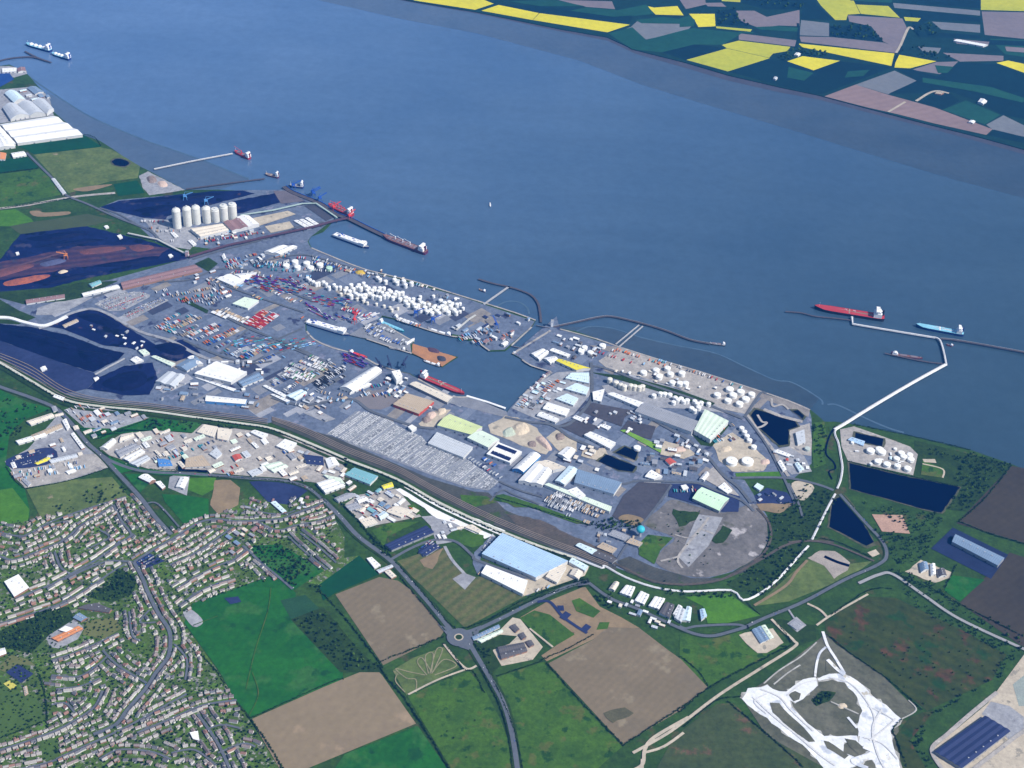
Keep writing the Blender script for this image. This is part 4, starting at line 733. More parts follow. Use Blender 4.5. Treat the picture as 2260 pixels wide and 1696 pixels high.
SHEDS = '''
A 0 800 345 745 530 865 112 920|15|W|gable 3|d|enormous white twin-ridged warehouse at the far left by the river
A -150 830 -8 800 100 922 -60 960|12|W|gable 2|d|white warehouse cut by the left edge beside the enormous white one
A -60 900 55 886 98 942 -40 962|9|W|gable 1|d|smaller white warehouse below the enormous one at the left edge
A 18 692 110 672 190 742 68 768|13|P|vault 1|d|leftmost of three rounded grey sheds beyond the white warehouse
A 116 672 205 655 292 732 192 744|13|P|vault 1|d|middle of three rounded grey sheds beyond the white warehouse
A 210 655 285 638 345 700 300 732|13|P|vault 1|d|rightmost of three rounded grey sheds, closest to the river wall
A 30 600 105 588 165 640 90 660|11|S|vault 1|d|pale blue rounded shed in the far left works
A 175 565 230 555 280 590 225 605|8|K|gable 1|d|blue grey shed at the river edge of the far left works
A 15 440 105 436 105 458 15 464|9|W|flat 1|d|white block among the far left jetty buildings
A 110 440 160 432 165 455 115 462|10|M|gable 1|d|mauve shed at the root of the far left jetty
A 70 985 150 972 170 998 85 1012|8|W|gable 1|d|white and blue shed at the bend of the dock road
A -30 985 40 985 32 1025 -30 1030|7|O|gable 1|d|orange roofed shed cut by the left edge
A 330 1150 352 1146 425 1240 403 1248|6|P|gable 1|d|long pale shed lying along the dock road
B 1222 655 1425 622 1468 664 1287 706|15|C|gable 3|d|big cream roofed warehouse in front of the silos
B 1435 612 1545 588 1600 642 1490 668|14|M|gable 2|d|reddish brown roofed warehouse beside the cream one
B 1520 580 1598 570 1665 625 1592 645|14|W|gable 1|d|white warehouse at the end of the silo row
B 1888 604 1916 600 2000 650 1974 656|6|W|gable 1|d|first of three slim white sheds on the bulk quay
B 1924 598 1950 594 2022 634 1998 645|6|W|gable 1|d|middle of three slim white sheds on the bulk quay
B 1960 588 1984 584 2048 624 2026 632|6|W|gable 1|d|last of three slim white sheds on the bulk quay
B 1095 680 1115 676 1147 704 1122 710|6|W|gable 1|d|tiny white shed at the gate of the silo yard
B 1208 732 1234 728 1262 754 1240 763|6|W|gable 1|d|tiny white shed alone on the dark lot below the silos
B 668 640 690 634 700 645 680 652|6|W|gable 1|d|tiny white hut at the edge of the upper coal yard
B 752 700 775 692 788 710 768 718|7|W|flat 1|d|white hut beside the conveyor end in the coal yard
B 1080 825 1100 818 1112 830 1090 838|7|W|gable 1|d|white hut below the brown ore yard
B 100 808 118 804 124 818 106 822|6|W|flat 1|d|white hut alone in the ore yard at the left
B 775 1000 1250 886 1300 922 790 1040|9|M|gable 2|k|very long mauve brown shed below the ore yard
B 525 1070 750 1015 770 1034 535 1085|9|W|gable 1|d|long thin white shed left of the brown one
B 165 1112 414 1076 416 1098 170 1136|8|M|gable 1|d|long pinkish shed beside the left scrub
B 570 1010 640 985 652 1003 592 1030|7|T|gable 1|d|small teal shed above the long white one
B -60 1205 30 1213 145 1248 120 1272 -60 1250|10|W|flat 1|d|
B 1394 976 1480 945 1572 984 1500 1022|11|W|gable 2|d|large white warehouse with a notched outline above the container park
B 1502 948 1648 934 1594 974 1562 984|10|W|gable 1|d|white wing running off the notched warehouse
B 1698 802 1790 764 1908 768 1800 818|11|W|gable 2|d|bright white warehouse on the inlet shore
B 1424 830 1440 814 1452 843 1436 850|7|W|gable 1|d|small white shed left of the round tanks
B 1494 1136 1572 1094 1662 1116 1592 1166|11|V|flat 1|d|square pale green block in the upper lorry park
B 400 1275 490 1235 505 1248 415 1288|5|A|gable 1|d|tan shed on the rim of the upper dark coal yard
C 1250 770 1392 692 1586 762 1484 826|13|W|gable 4|d|great white many-ridged shed in the left of the port
C 1000 820 1080 757 1186 782 1120 856|11|P|gable 2|d|pale grey shed at the corner of the coal yard
C 1130 720 1248 652 1292 702 1200 752|9|K|gable 1|d|blue grey shed between coal and the great white shed
C 1205 668 1240 654 1305 708 1270 712|11|W|gable 1|d|thin white shed over the blue grey one
C 972 662 1000 655 1126 706 1100 722|8|V|gable 1|d|long pale green shed on the coal yard rim
C 838 682 880 660 922 686 870 702|7|W|gable 1|d|white hut between the two dark coal yards
C 890 622 930 613 962 640 922 652|8|V|flat 1|d|pale green block on the coal yard rim
C 1325 912 1585 938 1575 966 1320 946|13|W|gable 1|b|long white roofed shed with a bright blue front
C 1530 822 1660 765 1692 800 1560 852|9|K|gable 2|d|blue grey shed right of the great white shed
C 1254 797 1280 800 1516 870 1500 884|6|W|gable 1|d|very thin white shed in front of the great white shed
C 1690 850 1710 845 1842 912 1822 922|7|W|gable 1|d|upper of two thin white sheds by the sidings
C 1740 905 1760 903 1862 944 1846 955|7|W|gable 1|d|lower of two thin white sheds by the sidings
C 1838 912 1930 872 1972 892 1900 940|8|S|gable 2|d|ice blue shed at the end of the two thin sheds
C 600 800 625 790 636 800 612 818|5|W|gable 1|d|white hut on the coal yard track
C 258 735 290 722 302 742 270 755|6|W|gable 1|d|lone white hut by the left sidings
C 340 920 360 905 415 925 405 945|7|W|gable 1|k|small white roofed house by the left level crossing
G 436 628 640 500 706 516 520 650|13|W|vault 1|d|long white round-roofed shed on the south quay
G 540 640 600 600 640 605 500 664|9|W|gable 1|d|white lean-to at the foot of the round-roofed shed
G 770 524 820 514 838 552 800 578|26|W|flat 1|d|tall white hopper house on the south quay
G 885 606 930 590 1160 690 1126 722|12|C|gable 1|g|long cream transit shed beside the red tanker
G 780 735 870 665 1042 716 944 796|13|A|gable 4|r|brown and white ridged shed with a red end wall
G 1062 870 1142 798 1352 880 1290 932|14|Y|gable 1|d|long yellow green roofed warehouse in the middle of the port
G 1255 948 1350 905 1462 960 1390 1012|14|V|gable 1|d|pale green roofed warehouse joined to the yellow green one
G 1003 985 1062 915 1290 1010 1230 1076|12|P|gable 5|d|pale ridged shed beside the sea of parked cars
G 1380 1054 1452 978 1606 1040 1530 1110|12|W|flat 1|d|white roofed shed crossed by two navy stripes
G 875 880 900 866 930 885 900 905|12|W|flat 1|d|small white tower block at the head of the car park
G 1545 1150 1662 1044 1726 1066 1616 1170|13|W|vault 1|b|white round-roofed shed with a blue front
G 1585 1225 1692 1112 1800 1160 1736 1252|14|W|gable 2|d|bright white warehouse below the round-roofed shed
G 1694 1108 1776 1094 1888 1140 1806 1158|14|C|gable 2|d|cream warehouse joined to the bright white one
G 1820 1225 1910 1130 1972 1160 1880 1250|12|S|gable 1|d|ice blue shed beside the big blue grey roof
G 1840 1050 1890 1010 1950 1030 1905 1088|11|W|gable 1|d|white shed on its own near the sandy heaps
H 568 1385 850 1470 800 1544 546 1470|13|K|gable 4|d|big blue grey panelled roof in the lower port
H 355 1484 380 1474 786 1626 772 1656|12|V|flat 1|d|very long pale front building facing the trailer park
H 500 1522 560 1500 618 1552 580 1578|13|W|flat 1|d|white block standing on the long pale front building
H 610 1165 652 1144 812 1214 776 1252|11|W|gable 2|d|white shed with dark roof strips beside the ponds
H 935 1012 1000 957 1362 1084 1300 1146|16|G|gable 2|d|very long grey roofed shed in the right of the port
H 1385 1000 1536 1076 1420 1194 1316 1134|20|V|gable 5|d|tall pale green ribbed warehouse at the end of the long grey shed
H 760 902 800 893 996 960 960 986|12|W|gable 1|d|long white shed lying above the long grey one
H 664 888 740 870 718 950 668 938|11|W|flat 1|d|small white block at the head of the dark yards
H 344 995 376 955 516 1000 490 1042|11|W|gable 2|d|upper of two white sheds on the east dock corner
H 306 1040 340 1018 450 1062 424 1084|9|W|vault 1|d|lower rounded one of two white sheds on the east dock corner
H 490 800 530 765 640 765 640 832|11|S|gable 3|d|ice blue ridged shed beside the yellow shed
H 490 868 560 832 642 862 622 906|11|S|gable 3|d|middle ice blue ridged shed on the east quay
H 430 932 500 900 572 930 540 974|10|S|gable 3|d|lowest ice blue ridged shed on the east quay
H 428 688 460 678 648 736 560 748|11|E|gable 1|d|bright yellow roofed shed beside the lock island road
H 270 642 340 610 382 630 322 682|10|W|gable 2|d|white shed on the lock island beside the dock
H 350 672 420 658 442 680 392 702|9|W|gable 1|d|white shed next to the yellow roof
H 388 622 412 608 520 648 500 662|9|W|gable 1|d|long white shed on the lock island
H 535 1055 560 1040 612 1062 590 1078|6|W|gable 1|d|upper white hut between the dark yards
H 705 1105 730 1094 782 1112 760 1130|6|W|gable 1|d|lower white hut between the dark yards
H 1000 1432 1042 1390 1112 1430 1060 1450|9|W|gable 1|d|white shed below the red roofed works
H 1130 1328 1162 1312 1202 1340 1160 1356|9|R|gable 1|d|bright red roofed works shed in the lower port
H 440 1285 500 1240 552 1260 500 1318|12|W|gable 1|d|white square shed above the blue grey roof
H 1350 1448 1390 1400 1412 1416 1380 1456|9|W|vault 1|d|small rounded white shed in the triangular yard
H 1470 1500 1510 1470 1560 1520 1530 1540|8|W|flat 1|d|pale flat block in the triangular yard
H 1230 1490 1262 1484 1280 1504 1246 1518|10|W|flat 1|d|white cube above the mint green roof
I 1305 757 1365 686 1540 758 1476 836|14|L|gable 1|g|mint green roofed warehouse inside a dark yard
I 555 1060 582 1044 692 1090 660 1116|8|S|gable 1|g|pale blue shed beside the railway
I 660 1120 700 1096 822 1148 790 1172|8|D|gable 1|g|dark shed in line with the pale blue one by the railway
I 880 1040 910 1012 985 1042 960 1066|9|A|flat 1|g|tan block beside the blue water tower
I 760 990 800 960 900 1000 870 1030|8|G|gable 2|g|grey shed left of the blue water tower
I 690 1070 730 1040 820 1080 790 1110|7|A|gable 2|g|tan shed above the railway sheds
K 712 1130 760 1108 836 1096 838 1140 740 1150|9|W|flat 1|d|
K 745 1150 800 1130 808 1210 760 1225|10|P|flat 1|d|pale works block beside the navy lagoon
K 612 1275 630 1258 712 1290 700 1306|8|W|gable 1|d|slim white shed by the lagoon road
K 630 1340 650 1326 686 1386 664 1396|8|W|gable 1|d|short white shed by the lagoon road
K 740 1350 760 1340 800 1385 770 1400|8|S|gable 1|d|ice blue shed near the lagoon road end
K 1082 1196 1110 1180 1190 1206 1180 1234|7|B|gable 1|d|light blue shed in the tank yard right of the pipeline
K 478 1496 500 1474 540 1496 515 1520|8|S|flat 1|d|pale block in the navy yard by the right loop
L 1750 1035 1772 988 2086 1140 2044 1188|14|K|gable 1|g|blue grey hall standing in a navy forecourt on the right
J 1350 938 1480 806 1902 984 1696 1090|16|B|gable 8|d|huge light blue roofed factory beside the pipeline
J 1345 1062 1378 1010 1642 1112 1612 1196|14|W|flat 1|d|long white warehouse in front of the light blue factory
J 1760 1085 1822 994 1892 1020 1830 1122|13|C|flat 1|d|cream factory block at the end of the light blue roof
J 1908 990 1932 964 2032 1018 2010 1046|13|S|gable 1|d|ice blue shed at the right corner of the factory
J 1912 1070 1940 1030 1998 1056 1970 1100|11|C|gable 1|d|cream annex below the ice blue corner shed
J 1235 765 1290 752 1350 790 1330 806|7|C|gable 1|d|cream roofed workshop on the white stone strip
J 728 880 990 758 1042 800 770 914|10|N|gable 3|g|dark blue roofed shed on the lawn above the grass field
J 470 430 532 386 682 440 630 492|9|T|gable 2|d|teal roofed shed beside the railway belt
J 378 455 470 470 478 520 345 548 290 490|10|W|flat 1|d|
J 288 485 378 456 470 500 344 546|10|W|gable 3|d|white ridged shed beside the bypass
J 395 575 470 540 482 512 400 540|8|P|gable 1|d|
J 330 430 440 452 472 492 372 462|9|V|flat 1|d|pale green flat shed behind the white ridged one
J 704 502 770 478 782 506 720 522|7|E|gable 1|d|yellow roofed unit near the railway belt
J 540 585 590 568 622 590 560 612|8|W|gable 1|d|white unit at the head of the pale works yard
J 470 630 540 610 580 640 500 660|8|G|gable 2|d|grey unit at the left of the pale works yard
J 735 668 800 630 905 660 830 702|9|C|gable 2|d|cream roofed unit on the right of the pale works yard
J 560 720 640 700 680 740 600 765|8|C|flat 1|d|cream unit at the bottom of the pale works yard
J 680 690 720 665 750 690 700 720|8|S|gable 1|d|ice blue unit in the middle of the pale works yard
J 400 582 480 548 550 560 430 606|7|G|gable 1|d|grey unit by the bypass hedge
J 610 968 642 960 698 1012 660 1030|7|W|flat 1|d|white block at the roadside corner of the tan field
J 672 1044 768 1008 780 1022 690 1062|6|P|gable 1|k|pale barn across the road corner above the tan field
J 726 1054 758 1042 800 1082 770 1096|6|C|gable 1|k|cream roofed farmhouse at the main road
J 940 930 1010 880 1070 900 990 950|6|N|gable 2|g|navy shed below the side road
D 642 432 720 372 746 390 690 440|9|W|vault 1|d|rounded white shed at the estate junction
D 768 392 782 352 852 334 862 356|9|C|gable 1|d|cream shed at the top of the estate
D 740 452 862 406 900 424 772 492|8|G|gable 2|d|grey shed first of the row at the estate junction
D 790 500 905 440 930 458 830 520|8|W|gable 2|d|white ridged shed second of the row at the estate junction
D 830 530 940 480 965 500 880 548|8|P|gable 2|d|pale grey shed third of the row at the estate junction
D 1010 502 1090 510 1108 548 1022 552|8|U|gable 2|d|blue roofed unit left of the L-shaped dark pond
D 1265 330 1312 282 1400 300 1372 362|10|C|flat 1|d|cream flat block at the top right of the estate
D 1400 304 1490 316 1462 386 1396 372|10|C|flat 1|d|second cream flat block beside the railway belt
D 1490 484 1540 472 1556 500 1512 516|9|R|gable 1|d|bright red roofed unit in the pale estate
D 1415 360 1440 352 1452 376 1428 386|7|R|gable 1|d|tiny red roofed hut on the cream blocks yard
D 1610 332 1640 318 1722 345 1690 372|9|W|gable 1|d|white unit close to the level crossing
D 1775 420 1830 376 1906 402 1860 456|10|W|flat 1|d|square white roofed unit beside the railway belt
D 1195 500 1300 480 1352 548 1190 558|8|A|flat 1|d|tan flat unit inside the L-shaped dark pond
D 1345 470 1390 430 1426 470 1390 500|8|P|flat 1|d|pale unit right of the dark ditch
D 1690 545 1790 520 1850 552 1760 590|8|V|gable 2|d|pale green unit low in the estate
D 1590 585 1650 565 1690 590 1620 615|7|P|flat 1|d|pale grey unit beside the bypass
D 1950 470 2080 490 2090 540 2000 570 1940 520|9|N|flat 1|d|
D 1950 475 2075 490 2080 545 1970 535|9|N|gable 2|d|navy roofed unit near the railway belt
D 2090 505 2150 495 2180 540 2110 560|8|W|gable 1|d|white unit right of the navy one
D 100 388 280 332 300 354 120 406|8|W|gable 1|d|long white shed on the left estate
D 200 352 390 276 402 300 220 378|8|A|gable 1|d|long tan shed behind the white one on the left estate
D 170 262 330 210 350 230 200 285|7|C|gable 1|d|cream shed at the top of the left estate
D 222 532 310 490 326 508 240 540|5|E|gable 1|d|yellow canopy at the edge of the navy car park
D 400 260 425 245 450 300 430 315|8|W|gable 1|d|white shop beside the main road at the left estate
D 455 345 475 335 545 430 525 440|7|W|gable 1|k|thin white terrace beside the main road
D 420 585 470 565 490 580 440 600|7|W|gable 1|d|small white unit at the bottom of the left estate
D 310 510 490 470 500 490 330 530|6|P|gable 1|d|long pale unit under the navy car park
D 140 640 160 625 200 660 180 680|6|G|gable 1|d|small grey unit in the corner of the pale yard
D 890 622 950 602 1000 640 960 655|10|W|vault 1|k|curved white hall beside the bypass
D 998 652 1030 645 1062 682 1042 696|8|W|flat 1|k|white annex of the curved hall
D 1130 682 1160 622 1212 626 1180 694|9|W|gable 1|d|white shed on its own below the bypass
D 28 1292 118 1246 186 1330 92 1388|10|W|flat 1|k|square white hall in the town at the left edge
D 1740 785 1770 775 1840 840 1815 850|7|S|gable 1|k|ice blue hall beside the grey yard
D 500 1460 620 1430 720 1470 700 1490|7|D|gable 1|k|dark roofed school block above the sports field
E 330 822 500 745 532 762 372 842|7|O|gable 2|k|orange red roofed school at the left of the town
E 380 770 420 745 470 760 430 785|8|W|flat 1|k|white school hall behind the orange red roofs
E 470 690 510 660 560 690 520 715|7|K|gable 1|k|blue grey school wing above the orange roofs
E -30 900 30 885 40 920 -30 945|8|W|gable 1|k|white hall cut by the left edge above the ball court
E 150 1140 172 1130 182 1180 160 1192|4|A|gable 1|k|small tan pavilion beside the sports field
D 880 700 960 640 1000 720 930 760|7|M|flat 1|k|
E 1220 1430 1270 1420 1280 1480 1240 1470|7|W|flat 1|k|white block in the lowest part of town
M 1640 1552 1962 1322 2124 1420 1812 1658|11|N|gable 4|g|navy roofed farm sheds with four long ridges at the lower right corner
M 465 770 520 745 575 830 520 855|6|K|gable 2|d|blue grey workshop on the sandy plot by the lower road
M 525 745 550 738 605 818 580 828|5|V|gable 1|d|thin pale green shed beside the blue grey workshop
M 705 735 750 700 800 738 752 770|5|G|flat 1|d|low grey square compound building beside the heath
M 1540 345 1590 335 1600 380 1550 400|7|K|vault 1|d|dark round-roofed barn in the sandy farmyard
M 1610 350 1640 345 1645 410 1615 420|7|W|vault 1|d|white round-roofed barn in the sandy farmyard
M 1655 385 1700 375 1715 420 1665 430|7|D|vault 1|d|dark grey barn at the end of the sandy farmyard
M 130 640 160 635 175 680 140 705|8|B|gable 1|d|light blue shed at the end of the terrace of units
P 850 835 1010 765 1020 780 880 850|6|V|gable 1|d|long pale green shed at the roundabout compound
P 820 815 990 735 1000 752 830 835|6|K|gable 1|d|long blue grey shed at the roundabout compound
P 985 880 1150 850 1175 905 1010 955|8|D|gable 2|k|dark roofed depot on the compound by the roundabout
P 1065 750 1095 732 1125 765 1100 785|6|D|gable 1|k|small dark shed at the top of the compound
P 1120 800 1150 785 1170 815 1142 832|6|D|gable 1|k|small dark shed in the middle of the compound
P 1165 845 1200 835 1220 865 1190 880|6|D|gable 1|k|small dark shed at the right of the compound
P 1700 505 1735 460 1765 468 1735 515|9|C|vault 1|d|first cream unit of the row under the pipeline
P 1770 530 1810 482 1868 495 1840 555|9|W|gable 3|d|second unit of the row under the pipeline, white and ridged
P 1866 580 1905 520 1958 545 1925 605|9|W|gable 3|d|third unit of the row under the pipeline, white and ridged
P 1955 615 1995 555 2060 570 2020 635|9|W|gable 3|d|fourth unit of the row under the pipeline, white and ridged
P 2022 660 2065 590 2120 610 2090 690|9|D|gable 2|d|dark roofed unit at the end of the row under the pipeline
P 2120 690 2150 620 2190 640 2165 720|9|P|gable 2|d|pale unit after the dark one under the pipeline
P 1900 1470 1990 1430|8|W|flat 1|d|
N 735 352 750 338 778 346 762 358|9|W|gable 1|d|white farm shed between the two lower yellow fields beyond the river
N 1640 600 1660 590 1700 596 1680 606|7|A|gable 1|k|tan barn on the curved track beyond the river
N 1915 655 1935 632 1975 650 1950 668|9|W|gable 1|d|white barn among dark fields beyond the river
N 1855 785 1870 772 1900 780 1885 792|7|W|gable 1|d|small white barn beside the green field beyond the river
N 600 505 612 492 630 500 618 512|7|P|gable 1|d|small pale barn in the dark field by the far bank
N 1760 262 1800 255 1980 288 1950 298|8|W|gable 1|d|long pale glasshouse by the far village
I 1180 1500 1215 1440 1240 1455 1215 1520|8|W|gable 1|d|slim white unit near the light blue shed
I 1235 1540 1270 1450 1300 1460 1290 1545|8|S|gable 1|d|slim ice blue unit near the light blue shed
'''
for ln in SHEDS.strip().split('\n'):
    s, h, rf, kd, wl, lab = ln.split('|')
    px = pix(s)
    if len(px) != 4 or not lab: continue
    h = float(h); kind, n = kd.split()
    Q = [at(x, y, G0 + h) for x, y in px]
    big = abs((Q[0]-Q[2]).length) > 70
    cat = 'school' if 'school' in lab else 'warehouse' if 'warehouse' in lab else 'factory' if 'factory' in lab else 'house' if 'farmhouse' in lab else 'barn' if 'barn' in lab else 'hut' if 'hut' in lab else 'hall' if 'hall' in lab else 'shed' if 'shed' in lab else 'building'
    ob = shed(Q, h, rf, lab, cat, name=cat if cat != 'building' else 'industrial_unit', kind=kind, n=int(n), wall=wl, doors=3 if big else 1, rise=0.9 if 'ribbed' in lab else None)
    if 'two navy stripes' in lab:
        qs = gp('G 1436 1008 1456 990 1576 1036 1560 1056', G0 + h + 0.75), gp('G 1402 1050 1420 1032 1540 1080 1524 1100', G0 + h + 0.75)
        for q in qs: MB().poly([p - ob.location for p in q]).build('roof_panel', paint('navy_roof_panel', (0.012, 0.018, 0.07)), ob)

# ------------------------------------------------------------------ loose industrial units packed in estates
UNITS = []
def estate(where, s, n, size, heights, roofs, ang, seed, cat='industrial unit', wall='dgk', gap=1.12):
    rng = random.Random(seed); poly = gp(s); xs = [p.x for p in poly]; ys = [p.y for p in poly]; done = []
    a0 = gp(ang); base = math.atan2(a0[1].y - a0[0].y, a0[1].x - a0[0].x)
    tries = 0
    while len(done) < n and tries < n * 60:
        tries += 1
        x, y = rng.uniform(min(xs), max(xs)), rng.uniform(min(ys), max(ys))
        if not inside((x, y), poly): continue
        L_, W_ = rng.uniform(*size), rng.uniform(*size) * 0.55
        r = math.hypot(L_, W_) / 2 * gap
        if any((x-b[0].x)**2 + (y-b[0].y)**2 < (r*.8 + b[1]*.8)**2 for b in BLOCKED): continue
        th = base + rng.choice((0, math.pi/2)) + rng.uniform(-.06, .06); c, sn = math.cos(th), math.sin(th); h = rng.uniform(*heights)
        Q = [Vector((x + (i*L_*c - j*W_*sn)/2, y + (i*L_*sn + j*W_*c)/2, G0 + h)) for i, j in ((-1, -1), (1, -1), (1, 1), (-1, 1))]
        rf = rng.choice(roofs); kind = rng.choice(('gable', 'gable', 'flat')); k = 1 if W_ < 18 else rng.choice((1, 2))
        ob = shed(Q, h, rf, 'x', cat, 'industrial_unit', kind, k, rng.choice(wall), doors=1, extras=L_ > 22)
        BLOCKED[-1] = (BLOCKED[-1][0], math.hypot(L_, W_) / 2)
        done.append((proj(ob.location)[0], ob, RC[rf][0], kind))
    UNITS.extend(d[1] for d in done); done.sort(key=lambda t: t[0])
    for i, (_, ob, rc, kd) in enumerate(done):
        ob['label'] = f"{rc} {'flat' if kd == 'flat' else 'pitched'} unit, {ordinal(i+1)} from left {where}"; ob['group'] = f"units {where}"
    return done
estate('in the left roadside estate', 'D 110 410 330 180 400 170 520 350 620 470 420 630 170 680 60 590', 16, (14, 34), (5, 8), 'WCPGAM', 'D 100 405 300 350', 1)
estate('in the strip above the junction', 'D 425 190 520 155 950 240 630 365 560 360', 18, (14, 30), (5, 8), 'WCPGGK', 'D 640 360 950 240', 2)
estate('in the pale central estate', 'D 700 470 860 350 1000 325 1230 345 1330 300 1500 330 1680 380 1900 420 2040 580 1950 650 1500 600 1350 590 1100 560 900 545', 44, (14, 38), (5, 9), 'WCPGCAV', 'D 740 452 862 406', 3)
estate('beside the railway belt', 'D 1880 420 2212 560 2212 640 2120 640 1980 520', 8, (14, 30), (5, 8), 'WPGC', 'D 1830 376 1906 402', 4)
estate('along the lower bypass works', 'J 300 400 460 380 640 520 800 540 960 690 600 760 460 620', 22, (14, 32), (5, 8), 'WCPGKT', 'J 470 430 530 386', 5)
estate('on the white stone strip', 'J 980 710 1120 690 1240 760 1180 830 1060 850', 8, (10, 22), (4, 6), 'WPC', 'J 1235 765 1290 752', 6)
estate('in the lower terrace of units', 'P 1690 590 1840 590 2000 680 2150 740 1980 770 1900 720 1740 640', 14, (12, 24), (5, 8), 'PGCKW', 'P 1770 530 1840 555', 7)
estate('in the chemical works', 'H 960 1290 1100 1180 1250 1260 1400 1380 1340 1420 1180 1440 990 1400', 20, (12, 32), (6, 14), 'WPGKAD', 'H 1130 1328 1202 1340', 8)
estate('on the works right of the grey shed', 'H 1080 1150 1290 1190 1420 1320 1380 1350 1260 1250', 10, (10, 28), (6, 12), 'PGKW', 'H 1000 957 1362 1084', 9)
estate('on the lock island', 'H 300 600 440 530 560 540 720 620 640 690 540 680 400 590', 16, (10, 26), (5, 10), 'WPGKD', 'H 388 622 500 662', 10)
estate('on the headland left of the lock', 'F 1420 1070 1640 980 1900 980 1960 1030 1780 1180 1660 1160', 20, (10, 28), (5, 12), 'WPGKMN', 'F 1800 1100 1900 1030', 11)
estate('on the east quay', 'H 130 990 280 880 420 790 500 830 420 930 330 980 250 1020', 16, (10, 30), (5, 11), 'WPPSG', 'H 344 995 376 955', 12)
estate('among the south quay works', 'F 1000 1400 1130 1360 1180 1420 1100 1500 980 1460', 6, (10, 24), (6, 12), 'WGK', 'F 1180 1400 1450 1500', 13)
estate('in the left port works', 'C 1000 860 1250 830 1520 890 1700 930 1700 1010 1320 990 1000 950', 18, (10, 30), (5, 8), 'WPGAMK', 'C 1325 912 1585 938', 14)
estate('by the sidings', 'C 1620 900 1760 830 1980 870 2100 950 1900 980', 10, (10, 26), (5, 8), 'WPGK', 'C 1690 850 1842 912', 15)
estate('on the rim of the coal yards', 'C 540 440 760 470 980 610 930 640 760 590 560 480', 12, (7, 16), (4, 8), 'WPGV', 'C 972 662 1126 706', 16)
estate('in the upper port behind the containers', 'B 1420 850 1640 830 1900 800 1830 880 1650 900 1480 930', 12, (10, 26), (5, 9), 'WPGK', 'B 1394 976 1480 945', 17)
estate('in the bulk quay yard', 'B 1280 720 1480 690 1680 660 1700 700 1450 760 1300 780', 14, (8, 22), (5, 9), 'WPGC', 'B 1222 655 1425 622', 18)
estate('in the town centre', 'D 1440 960 1560 920 1640 960 1600 1060 1480 1140 1440 1060', 8, (12, 24), (6, 9), 'MGDKC', 'D 1400 1010 1500 940', 19, wall='k')
estate('at the top of the bypass lane', 'D 1560 760 1700 760 1880 780 1980 740 1960 830 1600 840', 12, (9, 20), (5, 7), 'WGPM', 'D 1600 860 1800 890', 20, wall='kd')
estate('on the riverside works', 'A 100 600 190 565 300 600 330 640 200 660', 5, (16, 40), (7, 10), 'PKS', 'A 116 672 205 655', 21)
estate('beside the right lagoon', 'K 600 1280 720 1280 830 1390 730 1420 640 1350', 7, (9, 20), (5, 9), 'WPGR', 'K 612 1275 712 1290', 22)
estate('in the navy yard by the right loop', 'L 490 740 680 720 740 790 640 830 520 820', 6, (9, 18), (5, 7), 'KGPN', 'L 490 740 640 850', 23)
estate('beside the water tower', 'I 680 1000 760 940 860 960 940 1010 820 1090 700 1060', 8, (9, 20), (4, 7), 'GAPD', 'I 555 1060 692 1090', 24)

estate('behind the dock tank farm', 'F 880 690 1000 700 1240 790 1500 870 1560 920 1480 880 1200 780 900 730', 14, (8, 20), (5, 9), 'WPGC', 'F 900 690 1500 855', 31)
estate('around the notched warehouse', 'B 1180 960 1400 930 1500 1060 1480 1130 1300 1080', 10, (10, 26), (5, 9), 'WWPG', 'B 1394 976 1480 945', 32)
estate('round the great white shed', 'C 1180 860 1250 790 1240 690 1600 700 1720 780 1560 900 1300 880', 14, (10, 28), (5, 9), 'WWPGK', 'C 1250 770 1586 762', 33)
estate('along the south quay road', 'G 640 620 860 600 900 700 1060 780 900 760 700 640', 8, (10, 26), (5, 9), 'WWPG', 'G 1062 870 1142 798', 34)
estate('between the white sheds and the ponds', 'H 480 1240 620 1200 700 1250 700 1440 560 1380 500 1340', 8, (10, 28), (5, 10), 'WWCP', 'H 568 1385 850 1470', 35)
estate('among the dark yards', 'H 560 1020 840 980 1060 1060 900 1180 640 1180', 10, (8, 24), (5, 8), 'WWPG', 'H 1362 1084 1300 1146', 36)
estate('among the tanks of the right farm', 'H 780 760 1000 720 1300 860 1500 860 1420 900 1200 870 900 780', 16, (7, 18), (5, 9), 'WWPC', 'H 840 605 1640 870', 37)
estate('in the tank yard by the jetty road', 'K 1060 1150 1140 1250 1300 1290 1350 1240 1500 1260 1500 1400 1200 1330 1080 1300', 10, (7, 16), (4, 7), 'WWPS', 'K 1228 1262 1300 1270', 38)
estate('on the wide asphalt by the sidings', 'G 20 700 340 660 520 700 480 770 340 850 160 760', 10, (9, 24), (5, 8), 'WPGA', 'G 60 690 340 520', 39)
estate('beside the long grey shed', 'H 880 1020 940 1020 1300 1150 1260 1180 900 1080', 8, (8, 20), (5, 8), 'WPG', 'H 1362 1084 1300 1146', 40)

def merge_far(name, objs, label):       # the farthest units past the first 300 become one mass
    V = []; F = []; mats = []; mi = []; n = 0
    def walk(o, M):
        nonlocal n
        if o.type == 'MESH':
            me = o.data; sl = []
            for m_ in me.materials:
                if m_ not in mats: mats.append(m_)
                sl.append(mats.index(m_))
            V.extend((M @ v.co) for v in me.vertices)
            for p in me.polygons: F.append(tuple(i + n for i in p.vertices)); mi.append(sl[p.material_index])
            n += len(me.vertices)
        for c in list(o.children): walk(c, M @ c.matrix_basis)
    dead = []
    for o in objs:
        walk(o, Matrix.Translation(o.location))
        for c in list(o.children): dead += list(c.children) + [c]
        dead.append(o)
    for o in dead: bpy.data.objects.remove(o)
    r = new_obj(name, V, F, None, mats=mats, mi=mi); r['kind'] = 'stuff'; r['label'] = label; return r
UNITS.sort(key=lambda o: dist(o.location))
merge_far('industrial_units', UNITS[296:], 'farther small industrial units scattered through the port')
